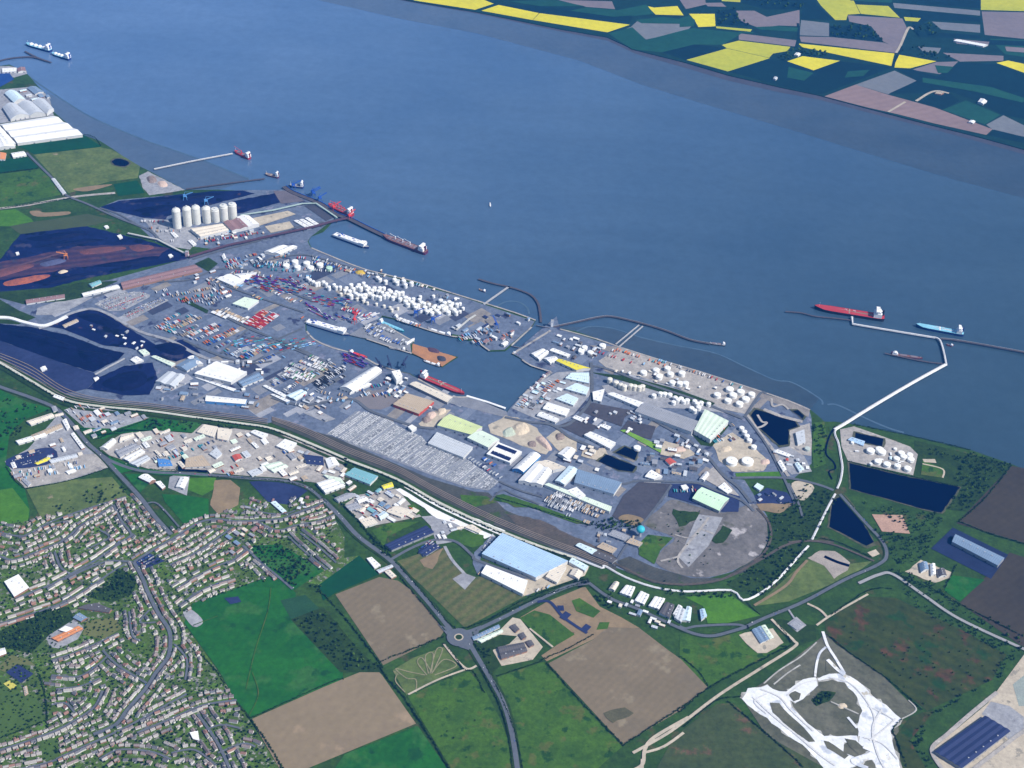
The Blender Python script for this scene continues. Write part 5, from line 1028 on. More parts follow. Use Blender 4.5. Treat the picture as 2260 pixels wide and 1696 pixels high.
# ------------------------------------------------------------------ storage tanks
T_W = paint('tank_white', (0.80, 0.80, 0.77)); T_G = paint('tank_pale_green', (0.45, 0.66, 0.50)); T_C = paint('tank_cream', (0.72, 0.68, 0.58)); T_R = paint('tank_rim_rust', (0.40, 0.20, 0.12)); T_S = paint('tank_grey_green', (0.44, 0.50, 0.46))
def make_tank(dome, m):                 # radius 1, height 1
    r = bpy.data.objects.new('storage_tank', None); COL.objects.link(r)
    MB().lathe((0, 0, 0), [(1, -0.05), (1, 1.0), (1.03, 1.0), (1.03, 1.03)], 24).build('wall', m, r)
    pr = [(1.0, 1.03), (0.98, 1.05)] + [(0.98 * math.cos(a), 1.05 + dome * math.sin(a)) for a in (0.5, 0.9, 1.25)] + [(0.12, 1.05 + dome)]
    ro = MB().lathe((0, 0, 0), pr, 24).build('roof', m, r, smooth=False)
    MB().lathe((0, 0, 1.04 + dome), [(0.1, 0), (0.1, 0.08)], 8).build('vent', M_VENT, ro)
    b = MB()
    for k in range(14):
        a = 0.5 + k * 0.16; b.box((1.05*math.cos(a), 1.05*math.sin(a), k/13*0.98 + 0.03), (0.05, 0.17, 0.03), a)
    b.build('stairway', M_VENT, r)
    return r
TANKS = [ # where, tile pixels, radius m, height m, dome, material, label colour, group
 ('in the front row of the upper dockside farm', 'F 383 655 440 630 455 665 515 640 540 670 600 650', 13.5, 13, .16, T_W, 'broad white domed', 'top'),
 ('beside the row of broad white ones', 'F 660 672', 13, 12, .12, T_G, 'pale green', 'top'),
 ('in the slim row facing the container park', 'F 520 735 535 748 556 760 575 772 592 768 622 762 640 775 658 795 690 780 705 795 730 795', 7.5, 16, .14, T_W, 'slim white', 'top'),
 ('in the waterside row of the dock tank farm', 'F 970 732 985 745 1022 757 1078 745 1096 765 1138 755 1150 780 1188 768', 8.5, 15, .14, T_W, 'white', 'top'),
 ('in the third row of the dock tank farm', 'F 790 820 815 805 840 795 862 800 895 790 912 800 935 815 975 820 1000 830 1030 835 1055 825 1080 840 1105 832', 8.5, 16, .12, T_W, 'white', 'top'),
 ('in the fourth row of the dock tank farm', 'F 800 850 845 845 868 848 890 845 918 835 1015 850 1040 850 1068 860 1130 830 1115 870 1150 862', 9, 15, .14, T_W, 'white', 'top'),
 ('in the landward row of the dock tank farm', 'F 735 838 780 842 838 870 880 885 905 895 963 903 1012 915 1050 925 1062 940 1100 930', 6, 11, .14, T_C, 'small cream white', 'top'),
 ('in the right block of the dock tank farm', 'F 1150 885 1165 905 1190 890 1205 905 1230 910 1255 895 1275 925 1290 950 1245 940 1330 925 1350 945 1375 880 1400 895 1430 890 1385 915 1410 925 1440 915 1462 940 1425 955 1320 960', 9, 14, .14, T_W, 'white', 'top'),
 ('packed between the slim rows of the dock tank farm', 'F 770 800 800 780 850 780 880 770 905 815 950 800 985 800 1010 800 1045 815 1090 825 760 815 830 835 880 865 940 850 965 855 985 860', 8, 16, .12, T_W, 'white', 'top'),
 ('packed into the right block of the dock tank farm', 'F 1170 870 1200 870 1215 925 1240 875 1270 900 1300 905 1310 940 1340 915 1365 925 1365 960 1395 935 1450 900 1480 905 1475 955', 8, 15, .12, T_W, 'white', 'top'),
 ('at the shore edge of the dock tank farm', 'F 1245 855 1330 852 1470 872 1500 900 1520 930 1500 950', 6.5, 10, .12, T_W, 'little white', 'top'),
 ('on the lock island', 'H 612 600 650 632 590 625 728 588', 12, 11, .14, T_W, 'white', 'top'),
 ('in the waterside tank farm', 'H 992 760 1072 745 1092 786 1145 733 1165 770 1176 824 1238 764 1262 830 1225 830', 12.5, 14, .13, T_W, 'broad white', 'top'),
 ('in the landward row of the right tank farm', 'H 775 805 815 825 845 840 868 850 910 845 935 850 965 855 985 850', 9.5, 19, .12, T_C, 'tall cream white', 'top'),
 ('in the crowded middle of the right tank farm', 'H 1058 908 1100 895 1128 898 1160 903 1195 922 1212 935 1232 928 1250 945 1272 940 1320 945 1335 960 1185 952 1300 990 1320 1005 1362 955 1410 962 1345 985', 9, 14, .13, T_W, 'white', 'top'),
 ('in the square group ending the tank farm', 'H 1465 903 1545 868 1568 905 1616 884 1648 930 1686 900 1534 940 1608 960', 13.5, 13, .12, T_W, 'broad white', 'top'),
 ('beside the navy pond in the middle works', 'H 950 1245', 12, 11, .1, T_W, 'round white', 'top'),
 ('standing apart on the sandy yard', 'H 1558 1328 1660 1330', 20, 13, .08, T_W, 'very broad white', 'top'),
 ('in the slanting row above the sandy yard', 'H 1622 1118 1640 1142 1656 1168 1672 1196 1700 1238', 9.5, 12, .12, T_W, 'white', 'top'),
 ('at the foot of the lagoon works', 'H 2044 1250 1992 1188', 10, 9, .1, T_S, 'grey white', 'top'),
 ('in the back row of the yard by the pipeline', 'K 1228 1262 1285 1255 1300 1270', 14, 12, .1, T_W, 'white', 'top'),
 ('in the front row of the yard by the pipeline', 'K 1275 1332 1334 1350 1400 1360 1466 1378', 12, 12, .1, T_W, 'white', 'top'),
 ('in the middle of the yard by the pipeline', 'K 1395 1314 1425 1278 1480 1290 1486 1318 1440 1300', 12, 12, .1, T_W, 'white', 'top'),
 ('at the corner of the yard by the pipeline', 'K 1228 1348 1110 1212 1385 1252', 6, 8, .1, T_W, 'little white', 'top'),
]
_tp = {}
for wh, s, r, h, dome, m, colr, _ in TANKS:
    key = (dome, m.name)
    pts = sorted(pix(s))
    for i, (x, y) in enumerate(pts):
        rr, hh = r * random.uniform(.92, 1.06), h * random.uniform(.92, 1.08)
        p = at(x, y, G0 + hh); p.z = G0
        lab = f"{colr} tank, {ordinal(i+1)} from left {wh}" if len(pts) > 1 else f"{colr} storage tank {wh}"
        if key not in _tp: _tp[key] = o = make_tank(dome, m); o.location = p; o.scale = (rr, rr, hh); o['label'] = lab; o.rotation_euler.z = random.random() * 6
        else: o = copy_thing(_tp[key], p, random.random() * 6, lab, (rr, rr, hh))
        o['category'] = 'storage tank'; o['group'] = f"tanks {wh}"; BLOCKED.append((p, rr + 1))

# silos beside the coal yard
m_silo = mat('silo_concrete', (0.62, 0.62, 0.57), (0.54, 0.54, 0.50), 0.05, fine=0.1, fsc=0.3)
for i, (bx, tx, ty, by, dm) in enumerate(((1140, 1130, 522, 648, 1), (1207, 1204, 512, 632, 1), (1264, 1264, 505, 620, 1), (1330, 1330, 512, 612, 1), (1386, 1386, 525, 606, 0), (1441, 1441, 502, 600, 0), (1497, 1497, 492, 588, 0))):
    b = pix(f'B {bx} {by}')[0]; t = pix(f'B {tx} {ty}')[0]; h = height_between(b, t); p = at(*b); r = 17.5
    o = thing('silo', p, f"{'cone-topped' if dm else 'flat-topped'} pale concrete silo, {ordinal(i+1)} from the left of the row of seven", 'silo', 'tall silos in a row')
    MB().lathe((0, 0, 0), [(r, 0), (r, h * .86), (r + .6, h * .86), (r + .6, h * .875)], 28).build('wall', m_silo, o)
    pr = [(r + .5, h*.875), (r * .82, h*.94), (r * .4, h * .985), (3, h)] if dm else [(r + .5, h * .875), (r * .9, h * .9), (r*.88, h*.97), (3, h * .985)]
    rf = MB().lathe((0, 0, 0), pr, 28).build('roof', m_silo, o)
    MB().box((0, 0, h + 1.5), (5, 5, 4)).build('headhouse', paint('silo_headhouse', (0.5, 0.55, 0.6)), rf)
    BLOCKED.append((p, r))

# blue water tower, white tower
m_turq = paint('turquoise_paint', (0.05, 0.44, 0.52), 0.4); m_dk = paint('dark_steel', (0.05, 0.05, 0.06)); m_wh = paint('white_steel', (0.8, 0.8, 0.8)); m_gs = paint('grey_steel', (0.32, 0.33, 0.35))
p = gp('I 965 1000')[0]
wt = thing('water_tower', p, 'round turquoise water tower casting a dark shadow beside the waste ground', 'water tower')
MB().lathe((0, 0, 0), [(6, 0), (4.5, 8), (4.0, 16), (6, 20)], 16).build('stem', m_gs, wt)
MB().lathe((0, 0, 0), [(5, 18)] + [(14 * math.cos(a), 30 + 12 * math.sin(a)) for a in np.linspace(-1.1, 1.5, 10)], 24).build('bowl', m_turq, wt, smooth=True)

# ------------------------------------------------------------------ ships
m_deckr = paint('red_deck', (0.40, 0.045, 0.05)); m_hullr = paint('red_hull', (0.30, 0.035, 0.05)); m_hullb = paint('black_hull', (0.02, 0.02, 0.028)); m_hulln = paint('navy_hull', (0.02, 0.04, 0.16)); m_mar = paint('maroon_hull', (0.11, 0.03, 0.07)); m_deckt = paint('turquoise_deck', (0.22, 0.50, 0.62)); m_hullt = paint('teal_hull', (0.06, 0.34, 0.42))
m_deckg = paint('grey_deck', (0.30, 0.31, 0.33)); m_hatch = paint('hatch_covers', (0.22, 0.18, 0.20)); m_win = paint('bridge_glass', (0.03, 0.04, 0.06), 0.2); m_org = paint('orange_steel', (0.60, 0.22, 0.08)); m_redst = paint('red_steel', (0.62, 0.06, 0.05)); m_blst = paint('blue_steel', (0.03, 0.10, 0.42)); m_nav = paint('navy_steel', (0.03, 0.035, 0.09)); m_buff = paint('buff_deck', (0.36, 0.29, 0.22)); m_brn = paint('brown_deck', (0.20, 0.10, 0.09))
def ship(s, beam, hd, kind, hull, deck, label, cat='ship', name='cargo_ship', hatch=None, cranes=0, group=None, house=None):
    """s: stern and bow on the waterline"""
    a, b = gp(s, 0.0); L = (b - a).length; c = (a + b) / 2; rz = math.atan2(b.y - a.y, b.x - a.x)
    o = thing(name, c, label, cat, group, rz)
    st = [(-.5, .72), (-.47, .92), (-.4, 1), (.25, 1), (.36, .86), (.44, .55), (.485, .2), (.5, .03)]
    V = []; F = []; n = len(st)
    for x, w in st:
        sh = hd * (1 + (0.25 if x > .36 else 0.08 if x < -.45 else 0)); k = .86 if x > .3 else .96
        V += [(x*L*(.985 if x > .4 else 1), -w*beam/2*k, -.5), (x*L, -w*beam/2, sh), (x*L, w*beam/2, sh), (x*L*(.985 if x > .4 else 1), w*beam/2*k, -.5)]
    for i in range(n-1):
        q = 4*i; F += [(q, q+4, q+5, q+1), (q+3, q+2, q+6, q+7)]
    F += [(0, 1, 2, 3), tuple(4*(n-1)+j for j in (3, 2, 1, 0))]
    new_obj('hull', V, F, hull, o)
    D = [(x*L*.995, sgn*w*beam/2*.97, V[4*i+1][2] - .5) for sgn in (-1,) for i, (x, w) in enumerate(st)] + [(x*L*.995, w*beam/2*.97, V[4*i+1][2] - .5) for i, (x, w) in reversed(list(enumerate(st)))]
    new_obj('deck', D, [tuple(range(len(D)))], deck, o)
    z = hd - .5; hs = house or max(9, beam * .7); sx = -.40 * L
    if kind in ('tanker', 'bulk', 'coaster', 'gas'):
        hl = max(7, L * .075 if L > 120 else L * .12)
        h = MB().box((sx, 0, z + hs*.3), (hl*1.5, beam*.86, hs*.6)).box((sx, 0, z + hs*.72), (hl, beam*.74, hs*.3)).box((sx + hl*.1, 0, z + hs*.95), (hl*.7, beam*1.0, hs*.18)).build('superstructure', m_wh, o)
        MB().box((sx + hl*.46, 0, z + hs*.96), (.4, beam*.92, hs*.09)).build('bridge_window', m_win, h)
        MB().box((sx - hl*.9, 0, z + hs*.62), (hl*.4, beam*.2, hs*.8), 0, .8).build('funnel', hull if kind != 'gas' else m_blst, h)
        MB().bar((sx, 0, z + hs), (sx, 0, z + hs*1.45), .7).build('mast', m_wh, h)
        MB().bar((L*.43, 0, z + 1), (L*.43, 0, z + hs*.7), .6).build('foremast', m_wh, o)
    if kind == 'tanker':
        b = MB()
        for y in (-.09, -.03, .03, .09): b.bar((-.33*L, y*beam, z + 1.2), (.38*L, y*beam, z + 1.2), .8)
        b.box((0, 0, z + 1.2), (5, beam*.8, 1.2)); b.build('deck_pipe', m_buff if deck is not m_deckt else m_wh, o)
        for x in (-.08, .04): MB().bar((x*L, 0, z), (x*L, 0, z + 9), 1.4).bar((x*L, 0, z + 8), (x*L + 9, beam*.12, z + 11), .8).build('hose_crane', m_wh, o)
    if kind in ('bulk', 'coaster'):
        nh = 7 if L > 180 else 5 if L > 120 else 2; x0, x1 = -.29*L, .38*L; w = (x1 - x0) / nh
        for i in range(nh):
            MB().box((x0 + (i+.5)*w, 0, z + 1.1), (w*.68, beam*.62, 2.2)).box((x0 + (i+.5)*w, 0, z + 2.3), (w*.66, beam*.1, .4)).build('hatch_cover', hatch or m_hatch, o)
        for i in range(cranes):
            x = x0 + (i+1)*w*nh/(cranes+1)
            MB().lathe((x, 0, z), [(1.8, 0), (1.6, 12), (2.4, 12), (2.4, 16)], 10).bar((x, 0, z + 14), (x + w*1.3, 2, z + 22), 1.1).build('deck_crane', m_redst if hull is m_hullr else m_wh, o)
    if kind == 'gas':
        for i in range(4): MB().lathe((-.22*L + i*.17*L, 0, z), [(beam*.4*math.cos(t), beam*.32*math.sin(t)) for t in np.linspace(0, 1.5, 6)], 18).build('tank_dome', m_wh, o, smooth=True)
    if kind == 'roro':
        u = MB().box((-.04*L, 0, z + hs*.25), (.86*L, beam*.94, hs*.5)).box((.02*L, 0, z + hs*.6), (.68*L, beam*.9, hs*.22)).build('upper_deck', m_wh, o)
        h = MB().box((.33*L, 0, z + hs*.7), (.14*L, beam*.92, hs*.55)).box((.355*L, 0, z + hs*1.02), (.07*L, beam*1.02, hs*.14)).build('superstructure', m_wh, o)
        MB().box((.393*L, 0, z + hs*1.03), (.5, beam*.96, hs*.08)).build('bridge_window', m_win, h)
        for y in (-.3, .3): MB().box((-.3*L, y*beam, z + hs*.75), (.05*L, beam*.14, hs*.5), 0, .8).build('funnel', m_blst, o)
        for i in range(9): MB().box((-.38*L + i*.07*L, (-1)**i*beam*.18, z + hs*.72 + (.02 if i < 2 else 0)), (13, 2.6, 3.6)).build('trailer', random.choice((m_blst, m_wh, m_gs, m_wh)), o)
        MB().box((-.51*L, 0, z*.5 + 2), (3, beam*.7, z*.8)).build('stern_ramp', m_gs, o)
    return o
ship('K 1312 425 862 352', 40, 13, 'tanker', m_hullb, m_deckr, 'long red decked tanker with white stern house at the oil jetty', 'tanker', 'tanker', house=30)
ship('K 1822 525 1515 468', 30, 11, 'tanker', m_hulln, m_deckt, 'light blue decked tanker moored at the jetty bend', 'tanker', 'tanker', house=24)
ship('K 1362 650 1560 678', 15, 5, 'coaster', m_mar, m_brn, 'small dark red coaster at the inner oil jetty', 'coaster', 'coaster')
ship('K 292 592 188 580', 12, 5, 'coaster', m_hullb, m_deckg, 'small white and black coaster at the tip of the west jetty', 'coaster', 'coaster', house=9)
ship('K 1750 597 1712 588', 8, 4, 'coaster', m_hullr, m_brn, 'tiny red tug behind the jetty bend', 'tug', 'tug', house=6)
ship('F 1285 585 1005 478', 34, 12, 'bulk', m_mar, m_brn, 'dark maroon bulk carrier lying off the end of the quay', 'bulk carrier', 'bulk_carrier', cranes=3, house=24)
ship('F 810 345 655 275', 30, 11, 'bulk', m_hullr, m_deckr, 'red bulk carrier with cranes at the bulk quay', 'bulk carrier', 'bulk_carrier', cranes=4, house=26)
ship('F 495 160 405 150', 22, 9, 'bulk', m_hulln, m_deckg, 'navy hulled ship at the near end of the coal jetty', 'bulk carrier', 'bulk_carrier', house=22)
ship('F 690 470 915 552', 27, 8, 'roro', m_hulln, m_deckg, 'white and blue vehicle ferry in the river inlet', 'ferry', 'ferry', house=14)
ship('F 512 1028 790 1112', 27, 7, 'roro', m_hulln, m_deckg, 'white vehicle ferry lying inside the dock', 'ferry', 'ferry', house=15)
ship('F 975 1020 1142 1088', 16, 6, 'coaster', m_hullt, m_deckt, 'turquoise coaster along the central pier', 'coaster', 'coaster', hatch=m_deckt)
ship('F 1070 990 1250 1052', 15, 5, 'coaster', m_hullb, m_deckg, 'black and white coaster along the north quay', 'coaster', 'coaster', hatch=m_wh)
ship('F 1442 1115 1288 1066', 14, 5, 'coaster', m_hulln, m_deckg, 'grey coaster under the blue hopper on the north quay', 'coaster', 'coaster', hatch=m_wh)
ship('F 1150 1207 1040 1190', 13, 4, 'coaster', m_hullb, m_gs, 'grey barge beside the orange timber pier', 'barge', 'barge', hatch=m_gs)
ship('F 1150 1175 1208 1135', 13, 6, 'coaster', m_gs, m_wh, 'white boat at the tip of the central pier', 'boat', 'boat', hatch=m_wh)
ship('F 1240 1372 1528 1490', 27, 8, 'tanker', m_hullr, m_deckr, 'red tanker alongside the south quay of the dock', 'tanker', 'tanker', house=22)
ship('F 1370 1310 1262 1272', 13, 4, 'coaster', m_hullb, m_deckg, 'small dark coaster against the orange timber pier', 'coaster', 'coaster', hatch=m_wh)
ship('F 790 1220 905 1258', 15, 6, 'coaster', m_hullr, m_deckr, 'red coaster at the south quay of the inner arm', 'coaster', 'coaster', hatch=m_redst, house=8)
ship('A 330 335 170 290', 30, 11, 'gas', m_hulln, m_deckt, 'blue tanker with white domes at the far left jetty', 'tanker', 'tanker', house=26)
ship('A 450 388 335 350', 26, 10, 'gas', m_hulln, m_deckt, 'second blue tanker with white domes farther along the far left jetty', 'tanker', 'tanker', house=24)
ship('A 1605 1025 1508 978', 22, 9, 'bulk', m_hullr, m_deckr, 'red and white ship at the tip of the pale far jetty', 'ship', 'cargo_ship', house=22, cranes=1)
ship('A 1790 1145 1705 1125', 18, 8, 'bulk', m_mar, m_buff, 'pinkish white ship at the tip of the dark far jetty', 'ship', 'cargo_ship', house=20)
ship('O 588 1330 586 1306', 6, 3, 'coaster', m_wh, m_wh, 'tiny white boat alone in the middle of the river', 'boat', 'boat', house=4, hatch=m_wh)
ship('F 1660 830 1620 815', 10, 4, 'coaster', m_mar, m_buff, 'small brown boat inside the curved jetty', 'boat', 'boat', house=6)
ship('H 160 640 190 660', 8, 3, 'coaster', m_wh, m_gs, 'small launch at the inner corner of the lock island', 'boat', 'boat', house=4)
for i, s in enumerate(('H 345 800 395 765', 'H 300 850 340 805', 'H 265 880 300 850')):
    ship(s, 12, 5, 'coaster', m_hullr, m_buff, f"red tug moored along the east quay, {('topmost', 'middle', 'lowest')[i]} of three", 'tug', 'tug', group='red tugs along the east quay', house=7)

# ------------------------------------------------------------------ jetties on piles
m_deckc = mat('jetty_concrete', (0.38, 0.38, 0.38), (0.30, 0.30, 0.31), 0.05, fine=0.15); m_deckd = mat('jetty_dark', (0.085, 0.075, 0.085), (0.065, 0.06, 0.07), 0.05, fine=0.2); m_deckw = mat('jetty_white', (0.75, 0.75, 0.74), (0.62, 0.62, 0.62), 0.04, fine=0.1); m_pile = paint('timber_pile', (0.07, 0.06, 0.06)); m_pipe = paint('pipe_white', (0.80, 0.80, 0.80)); m_rust = mat('rusty_gantry', (0.10, 0.055, 0.075), (0.075, 0.045, 0.065), 0.05, fine=0.2)
PILE = MB().lathe((0, 0, 0), [(.8, -9), (.8, 0)], 8).build('pile', m_pile)
def span(name, s, w, z, thick, m, label, cat, pipes=None, k=5, piles=40, base=0.0, house=None):
    P = [at(x, y, z) for x, y in pix(s)]; P = smooth_line(P, k) if len(P) > 2 and k > 1 else P if len(P) > 2 else [P[0].lerp(P[1], t) for t in np.linspace(0, 1, 6)]
    c = P[len(P)//2].copy(); c.z = base; o = thing(name, c, label, cat)
    V = []; F = []; Nn = []
    for i, p in enumerate(P):
        d = (P[min(len(P)-1, i+1)] - P[max(0, i-1)]).normalized(); n = Vector((-d.y, d.x, 0)); Nn.append(n)
        for dn, dz in ((-1, 0), (1, 0), (1, -thick), (-1, -thick)): V.append(p + n*dn*w/2 + Vector((0, 0, dz)) - c)
        if i:
            q = 4*i
            for j in range(4): F.append((q-4+j, q-4+(j+1) % 4, q+(j+1) % 4, q+j))
    F += [(3, 2, 1, 0), tuple(4*(len(P)-1)+j for j in range(4))]
    bm = bmesh.new(); vs = [bm.verts.new(v) for v in V]; [bm.faces.new([vs[i] for i in f]) for f in F]; bmesh.ops.recalc_face_normals(bm, faces=bm.faces[:])
    me = bpy.data.meshes.new('deck'); bm.to_mesh(me); bm.free(); me.materials.append(m); dk = bpy.data.objects.new('deck', me); COL.objects.link(dk); dk.parent = o
    acc = 0; cnt = 0
    for i in range(1, len(P)):
        acc += (P[i]-P[i-1]).length
        if acc > piles and cnt < 45:
            acc = 0
            for sg in (-1, 1):
                pl = PILE.copy(); COL.objects.link(pl); pl.parent = o; q = P[i] + Nn[i]*sg*w*.38 - c; pl.location = (q.x, q.y, z - base - thick)
                pl.scale = (1, 1, 1 if base == 0 else (z - base - thick) / 9); cnt += 1
    if pipes:
        for off, r, pm in pipes:
            b = MB()
            for i in range(1, len(P)): b.bar(P[i-1] + Nn[i-1]*off*w + Vector((0, 0, r)) - c, P[i] + Nn[i]*off*w + Vector((0, 0, r)) - c, r)
            b.build('pipe', pm, o)
    return o
W3 = ((-.3, 1.2, m_pipe), (-.1, 1.0, m_pipe), (.12, 1.2, m_pipe), (.32, 0.9, m_gs))
span('jetty', 'K 995 1130 1080 1080 1220 992 1490 832 1712 710', 13, 8, 1.4, m_deckw, 'long white pipe jetty running out from the shore', 'jetty', W3, k=3, piles=45)
span('jetty', 'K 1712 712 1700 650 1685 590 1668 552 1636 537', 9, 8, 1.4, m_deckc, 'grey bend of the oil jetty leading to the berths', 'jetty', W3, piles=40)
span('jetty', 'K 1640 540 1300 484 1112 452 1106 405', 10, 8, 1.4, m_deckw, 'pale outer arm of the oil jetty below the red tanker', 'jetty', W3, k=1, piles=45)
span('jetty', 'K 1676 545 1810 560 2212 632 2500 690', 11, 8, 1.4, m_deckd, 'dark arm of the oil jetty running off to the right', 'jetty', ((.2, 1.2, m_gs),), piles=45)
span('jetty', 'K 680 372 780 380 870 402 1000 415 1105 428', 7, 6, 1.4, m_deckd, 'dark dolphin walkway beside the red tanker', 'jetty', piles=30)
span('jetty', 'K 1318 640 1560 690 1690 706', 7, 6, 1.4, m_deckd, 'dark inner berth walkway of the oil jetty', 'jetty', piles=30)
span('jetty', 'H 412 470 570 436 700 408 790 404 960 442 1130 492 1290 552 1420 578', 10, 6, 1.4, m_deckd, 'long dark curving west jetty ending at the small coaster', 'jetty', ((.3, .9, m_gs),), piles=36)
span('jetty', 'H 812 582 962 458', 6, 6, 1.2, m_deckc, 'left one of two pale walkways crossing to the west jetty', 'jetty', k=1, piles=30)
span('jetty', 'H 836 596 986 466', 6, 6, 1.2, m_deckc, 'right one of two pale walkways crossing to the west jetty', 'jetty', k=1, piles=30)
span('jetty', 'F 1652 908 1816 792', 9, 6, 1.2, m_deckc, 'pale approach bridge to the curved jetty', 'jetty', k=1, piles=30)
span('jetty', 'F 1618 745 1700 770 1816 796 1900 822 1962 852 2000 900 2014 960 2020 1022', 9, 6, 1.4, m_deckd, 'curved dark jetty enclosing the pool left of the lock', 'jetty', piles=30)
span('jetty', 'A 990 1088 1250 1034 1495 988', 9, 7, 1.4, m_deckc, 'pale far jetty reaching to the red and white ship', 'jetty', ((.2, 1.4, m_pipe),), piles=60)
span('jetty', 'A 1195 1215 1450 1180 1700 1148', 9, 7, 1.4, m_deckd, 'dark far jetty parallel to the pale one', 'jetty', piles=60)
span('jetty', 'A -30 400 60 376 200 366 300 392', 12, 7, 1.4, m_deckd, 'dark jetty of the far left works', 'jetty', piles=60)
span('jetty', 'A 160 330 240 370 330 402', 9, 7, 1.4, m_deckd, 'dark berth walkway in front of the far left tankers', 'jetty', piles=60)
span('bulk_quay', 'F 370 150 430 190 600 258 700 325 790 358 900 412 1005 462', 24, 8, 2, m_deckd, 'dark bulk terminal quay along the river with blue and red cranes', 'quay', ((.4, 2, m_blst),), piles=45)
span('conveyor', 'F -240 600 0 528 120 502 250 472 400 440 550 408 680 372 782 350', 11, 16, 4, m_rust, 'long rusty purple conveyor bridge running to the bulk quay', 'conveyor', piles=70, base=G0)
span('conveyor', 'B 1545 566 1750 535 1940 492 2030 490 2165 582', 7, 14, 3, paint('green_gallery', (0.36, 0.46, 0.42)), 'pale green conveyor gallery bent round the bulk yard', 'conveyor', k=1, piles=70, base=G0)
span('conveyor', 'B 820 682 1010 722 1100 768 1212 824', 8, 14, 3.5, paint('pale_gallery', (0.46, 0.46, 0.43)), 'pale conveyor gallery sloping down to a pink tower', 'conveyor', k=1, piles=70, base=G0)
span('conveyor', 'B -30 926 120 890 300 838 425 800', 9, 10, 3, m_rust, 'reddish conveyor leading to the ore reclaimer', 'conveyor', k=1, piles=70, base=G0)
span('conveyor', 'C 610 775 700 725 800 672', 6, 10, 3, m_deckc, 'grey conveyor between the two lower coal yards', 'conveyor', k=1, piles=50, base=G0)
span('conveyor', 'F 1475 1072 1560 1000 1600 975', 7, 12, 3, paint('pale_gallery', (0.46, 0.46, 0.43)), 'pale conveyor slanting down to the north quay', 'conveyor', k=1, piles=50, base=G0)
span('conveyor', 'B -30 1222 60 1226 150 1252 260 1275 330 1262 430 1215', 14, 10, 5, m_deckw, 'long white covered conveyor curving in from the left edge', 'conveyor', piles=70, base=G0)
span('lock_wall', 'G 1500 760 1380 718 1250 680', 9, 7, 3, m_deckw, 'white quay wall along the south east of the dock', 'quay wall', k=1, piles=400)
for a, b, lab in (('F 1990 1045', 'F 2075 1062', 'outer'), ('F 1835 1178', 'F 1895 1192', 'inner')):
    p, q = gp(a, 5), gp(b, 5); c = (p[0] + q[0]) / 2; c.z = 0
    o = thing('lock_gate', c, f'{lab} gate across the lock channel', 'lock gate'); b_ = MB().bar(p[0] - c, q[0] - c, 3); b_.build('gate_leaf', m_deckd, o); MB().bar(p[0] - c + Vector((0, 0, 2.2)), q[0] - c + Vector((0, 0, 2.2)), 1).build('walkway', m_gs, o)
p = gp('F 2090 1050')[0]; o = thing('lock_tower', p, 'slim white control tower at the river end of the lock', 'tower'); MB().box((0, 0, 12), (9, 9, 24)).build('shaft', m_wh, o); MB().box((0, 0, 25.5), (11, 11, 4)).build('cabin', m_wh, o); MB().box((0, 0, 28), (11.6, 11.6, .8)).build('roof', m_gs, o)
p = gp('B 1203 832')[0]; o = thing('transfer_tower', p, 'pinkish transfer tower at the low end of the pale conveyor', 'tower'); MB().box((0, 0, 11), (12, 12, 22)).build('shaft', paint('pink_cladding', (0.55, 0.38, 0.40)), o); MB().box((0, 0, 22.5), (13, 13, 1)).build('roof', m_gs, o)

# white pipe rack from the works to the oil jetty
span('pipe_rack', 'J 1960 967 2120 1030 I 740 1190 870 1262 1060 1328 1270 1356 1550 1347 1630 1411 1740 1367 1850 1280 1960 1160 2050 1062', 7, 7.5, 1.0, m_deckw, 'raised white pipe rack sweeping round the waste ground', 'pipe rack', ((-.25, 1.1, m_pipe), (.05, 1.1, m_pipe), (.3, 1.1, m_pipe)), k=3, piles=60, base=G0)
span('pipe_rack', 'L 850 1022 910 900 960 800 1000 728', 7, 7.5, 1.0, m_deckw, 'raised white pipe rack beside the dark wedge of water', 'pipe rack', ((-.25, 1.1, m_pipe), (.05, 1.1, m_pipe)), k=3, piles=60, base=G0)
span('pipe_rack', 'L 1012 694 1034 640 1046 560 1036 490 1020 400 1000 350 1005 315 1080 268', 7, 7.5, 1.0, m_deckw, 'raised white pipe rack rising to the root of the oil jetty', 'pipe rack', ((-.25, 1.1, m_pipe), (.05, 1.1, m_pipe)), k=3, piles=60, base=G0)

